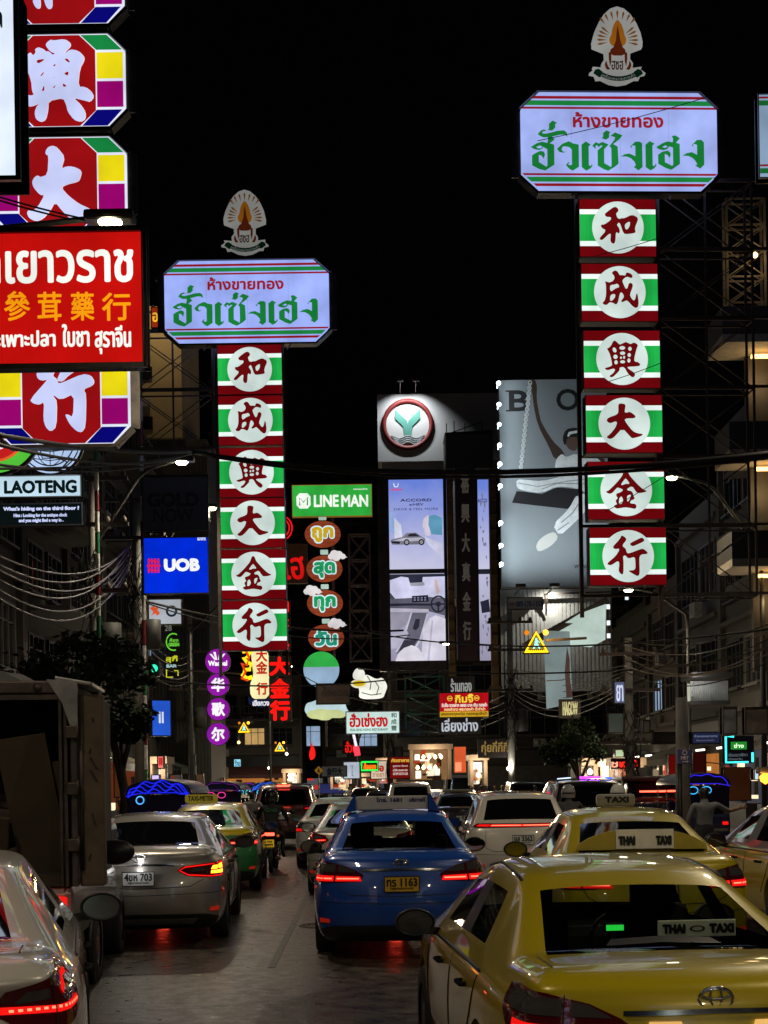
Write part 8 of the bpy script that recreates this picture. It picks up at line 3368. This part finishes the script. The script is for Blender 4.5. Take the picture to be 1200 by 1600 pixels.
# right pavement
root = thing('metro_sign', 'blue square metro direction sign with white letters and arrow on a black post', 'sign', at(1070, 1182, 30))
q = 30 / F
P = lambda x, y: ((x - 1070) * q, (1182 - y) * q)
m = MB()
m.box((0, .03, 0), (23 * q, .05, 23.5 * q), 0, None, .012)
m.build('panel', mat('metro_blue', (.01, .04, .22), .4), root)
m = MB()
c = P(1070, 1176)
m.flat([ell(c[0], c[1], 4 * q, None, 20), ell(c[0], c[1], 2.7 * q, None, 20)], -.004)
text(m, 'M', (c[0] - 1.6 * q, c[1] - 1.6 * q, c[0] + 1.6 * q, c[1] + 1.6 * q), -.004, 0, .02)
text(m, 'MRT', (*P(1064, 1187), *P(1076, 1181.5)), -.004, 0, .2 * q)
m.flat([[P(1066, 1190.6), P(1073, 1190.6), P(1073, 1192), P(1076, 1190), P(1073, 1188), P(1073, 1189.4), P(1066, 1189.4)]], -.004)
m.build('lettering', mat('sign_white', (.6, .6, .62), .5), root)
m = MB()
m.tube([(-.1, .1, -at(1070, 1182, 30).z), (-.1, .1, .0)], .06, 8)
m.build('post', BLACK, root)


def neon_border(root, P, q):
    m = MB()
    pts = [(1146, 1151), (1133.5, 1151), (1133.5, 1191), (1168, 1191)]
    m.tube([(P(*p)[0], -.04, P(*p)[1]) for p in pts], .022, 6)
    m.tube([(P(1175, 1176)[0], -.04, P(1175, 1176)[1]), (P(1175, 1191)[0], -.04, P(1175, 1191)[1])], .022, 6)
    m.build('cyan_neon', em((60, 235, 235), 2.0), root)
    g = MB()
    a, b = P(1142, 1171), P(1167, 1159)
    g.rect(a[0], a[1], b[0], b[1], .004)
    g.build('green_panel', em((40, 150, 50), .8), root)
    t = MB()
    text(t, 'ช่าง', (a[0] + .06, a[1] + .03, b[0] - .06, b[1] - .03), -.002, 0, .3 * q)
    t.build('lettering', em((210, 255, 200), 1.4), root)


sign('cyan_neon_sign', 'dark sign framed in cyan neon with green Thai letters at the right edge', 'neon sign', 1155, 1171, 28, 42, 40, (14, 14, 18), .6, [('ซ่อมนาฬิกา', 1138, 1176, 1168, 1182, (110, 120, 130), .2, .5), ('เปิดทุกวัน', 1138, 1184, 1160, 1189, (110, 120, 130), .2, .5)], extra=neon_border)
for i, (cx, w, lb) in enumerate(((1140, 20, 'grey sheet metal board over the cyan neon sign'), (1182, 34, 'wider brownish metal board at the right edge over the cyan neon sign'))):
    sign('metal_board', lb, 'sign', cx, 1126, 29, w, 40, None, 0, facemat=mat('galvanised_sheet_%d' % i, ((.3, .3, .33), (.2, .17, .15))[i], .35, .7, noise=.4, nscale=3))
sign('red_neon_word', 'bright red neon scrawl with a pink start over a lit stall on the right pavement', 'neon sign', 977, 1193, 43, 44, 14, (24, 10, 8), .8, [('เฮงดี', 968, 1187, 996, 1199, (255, 40, 30), .9, 1.6), ('ช', 954, 1190, 966, 1199, (255, 170, 140), .6, 1.2)])
lit_shop(978, 1212, 45, 48, 34, 'dim stall with goods under the red neon scrawl', (44, 30, 20), False)
lit_shop(918, 1212, 47, 26, 34, 'pale lit stall left of the red neon scrawl', (120, 116, 106), False)
sign('small_lit_box', 'little pale green lit box above the red neon scrawl', 'sign', 968, 1177, 44, 12, 10, (210, 230, 180), .8)
sign('wall_notice', 'small pale notice tilted on the wall left of the concrete post', 'notice', 1010, 1135, 34, 9, 18, None, 0, facemat=mat('notice_paper', (.32, .30, .25), .8))
sign('dark_fascia', 'dark shop board with faint Thai letters behind the concrete post', 'sign', 1050, 1153, 37, 56, 16, None, 0, [('เซ่งฮวด', 1033, 1147, 1065, 1158, (70, 62, 50), .4, 0)], facemat=mat('fascia_black', (.02, .017, .015), .5))
sign('shop_sign', 'dim bluish shop board right of the concrete post', 'sign', 1103, 1153, 36, 42, 16, (44, 50, 84), .5, [('ห้างทองเยาวราช', 1085, 1148, 1121, 1152, (130, 140, 170), .2, .6), ('ซื้อขายทองคำ', 1088, 1155, 1116, 1158, (120, 120, 140), .15, .5)])
for i, (cx, cy, w, h, rgb, k, lb) in enumerate(((1052, 1200, 14, 40, (110, 14, 10), .6, 'red lit shop shutter left of the concrete post'), (1093, 1200, 18, 46, (60, 14, 10), .5, 'dark red lit doorway right of the metro sign'), (1152, 1225, 40, 50, (60, 30, 14), .5, 'amber lit brick shop front at the right edge'))):
    sign('lit_doorway', lb, 'doorway', cx, cy, 38 - i, w, h, rgb, k)
root = thing('amber_lamp', 'bright amber lamp at the right edge above the dark roofed taxi', 'lamp', at(1196, 1217, 26))
m = MB()
m.lathe([(.001, -.1), (.09, -.04), (.11, .04), (.05, .1)], 'z', (0, 0, 0), 14)
m.build('glass', em((255, 130, 30), 8), root)
m = MB()
m.box((0, 0, .16), (.3, .3, .12), 0, None, .03)
m.bar((0, 0, .2), (.6, .1, .35), .05)
m.build('fitting', BLACK, root)
li = bpy.data.lights.new('amber_light', 'POINT')
li.energy = 40
li.color = (1, .42, .1)
li.shadow_soft_size = .15
lo = bpy.data.objects.new('amber_light', li)
C.objects.link(lo)
lo.parent = root
lo.location = (-.1, -.4, -.1)
sign('white_light_box', 'small upright white light box near the amber lamp', 'sign', 1182, 1210, 27, 6, 15, (200, 220, 240), 1.0)
sign('letter_sign', 'bluish white lit upright sign on the dark house left of the concrete post', 'sign', 968, 1082, 41, 15, 32, (120, 130, 170), .5, [('ยา', 963, 1070, 974, 1096, (220, 226, 255), .5, .9)])
sign('letter_sign', 'pale greenish lit window sign under the upright white one', 'sign', 962, 1130, 42, 22, 28, (74, 80, 70), .5)
# balcony grille with lit gaps
root = thing('balcony_grille', 'white balustrade lit from inside under a dark roof at the right', 'balcony', at(1108, 1078, 38))
q = 38 / F
m = MB()
m.box((0, .5, -20 * q), (62 * q, 1.2, 6 * q))
m.box((0, .3, 22 * q), (62 * q, 1.6, 8 * q))
m.build('slab', WALLS[3], root)
m = MB()
for i in range(22):
    x = (-28 + i * 2.7) * q
    m.tube([(x, 0, -17 * q), (x, 0, 14 * q)], .022, 6)
m.build('baluster', mat('baluster_white', (.4, .4, .38), .5), root)
m = MB()
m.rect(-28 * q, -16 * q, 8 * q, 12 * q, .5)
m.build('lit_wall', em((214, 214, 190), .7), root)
li = bpy.data.lights.new('balcony_light', 'POINT')
li.energy = 26
li.shadow_soft_size = .1
lo = bpy.data.objects.new('balcony_light', li)
C.objects.link(lo)
lo.parent = root
lo.location = (-.7, -.7, .25)
# unseen copies of two sign towers, added to light and highlight the car tails
tw = {o.name: o for o in C.objects if o.parent is None}
for nm, loc, lb in (('octagon_tower_sign', (-4.6, -9, 5.2), 'octagon light box tower behind the photographer, facing the queue'), ('gold_shop_tower_sign', (5.5, -13, 9.0), 'gold shop tower sign behind the photographer, facing the queue')):
    c_ = copy_tree(tw[nm])
    c_.location = loc
    c_.rotation_euler = (0, 0, math.pi)
    c_['label'] = lb

for i, (cx, cy, Y, w, h, rgb, k, lb) in enumerate(((343, 1226, 66, 12, 18, (150, 100, 50), .4, 'warm lit doorway under the small beige sign far down the left pavement'), (312, 1222, 60, 10, 24, (110, 84, 60), .4, 'dim tan lit doorway by the pole under the purple discs'),
        (186, 1215, 37, 14, 60, (120, 66, 34), .3, 'narrow brown lit doorway just right of the truck door'), (300, 1195, 58, 9, 30, (70, 66, 60), .4, 'greyish lit window right of the red and white poster'), (420, 1190, 112, 40, 22, (56, 44, 20), .5, 'dim olive lit wall under the smallest crossing triangle'),
        (520, 1232, 100, 40, 14, (60, 66, 130), .45, 'bluish lit stall front under the three character board'))):
    sign('lit_doorway', lb, 'doorway', cx, cy, Y, w, h, rgb, k)
for i, (px, py, Y, rgb) in enumerate(((448, 1178, 90, (255, 250, 230)), (373, 1160, 90, (255, 210, 120)), (580, 1232, 90, (240, 250, 255)), (795, 1201, 56, (255, 240, 200)), (922, 1206, 46, (250, 255, 250)), (262, 1226, 48, (220, 255, 255)), (420, 1200, 100, (255, 250, 220)), (614, 1222, 88, (250, 250, 255)))):
    root = thing('bare_bulb', ['white bulb beside the smallest crossing triangle', 'pair of warm bulbs above the cyan kiosk sign', 'cold white bulb over the far stall', 'white bulb on the wall near the gold letters', 'white bulb in the pale stall left of the red scrawl', 'bluish bulb above the blue tuk tuk roof', 'small bulb over the olive lit wall', 'white bulb below the dark red menu board'][i], 'lamp', at(px, py, Y), 0, 'bare bulbs over the stalls')
    m = MB()
    m.lathe([(.001, -.10), (.09, -.04), (.09, .03), (.03, .10)], 'z', (0, 0, 0), 12)
    m.build('glass', em(rgb, 5.0), root)
    li = bpy.data.lights.new('bulb_light', 'POINT')
    li.energy = 40
    li.color = [c / 255 for c in rgb]
    li.shadow_soft_size = .1
    lo = bpy.data.objects.new('bulb_light', li)
    C.objects.link(lo)
    lo.parent = root
    lo.location = (0, -.25, 0)
    m = MB()
    m.lathe([(.035, .09), (.035, .2), (.001, .2)], 'z', (0, 0, 0), 10)
    m.tube([(0, 0, .2), (0, .05, .9)], .012, 5)
    m.build('socket', BLACK, root)
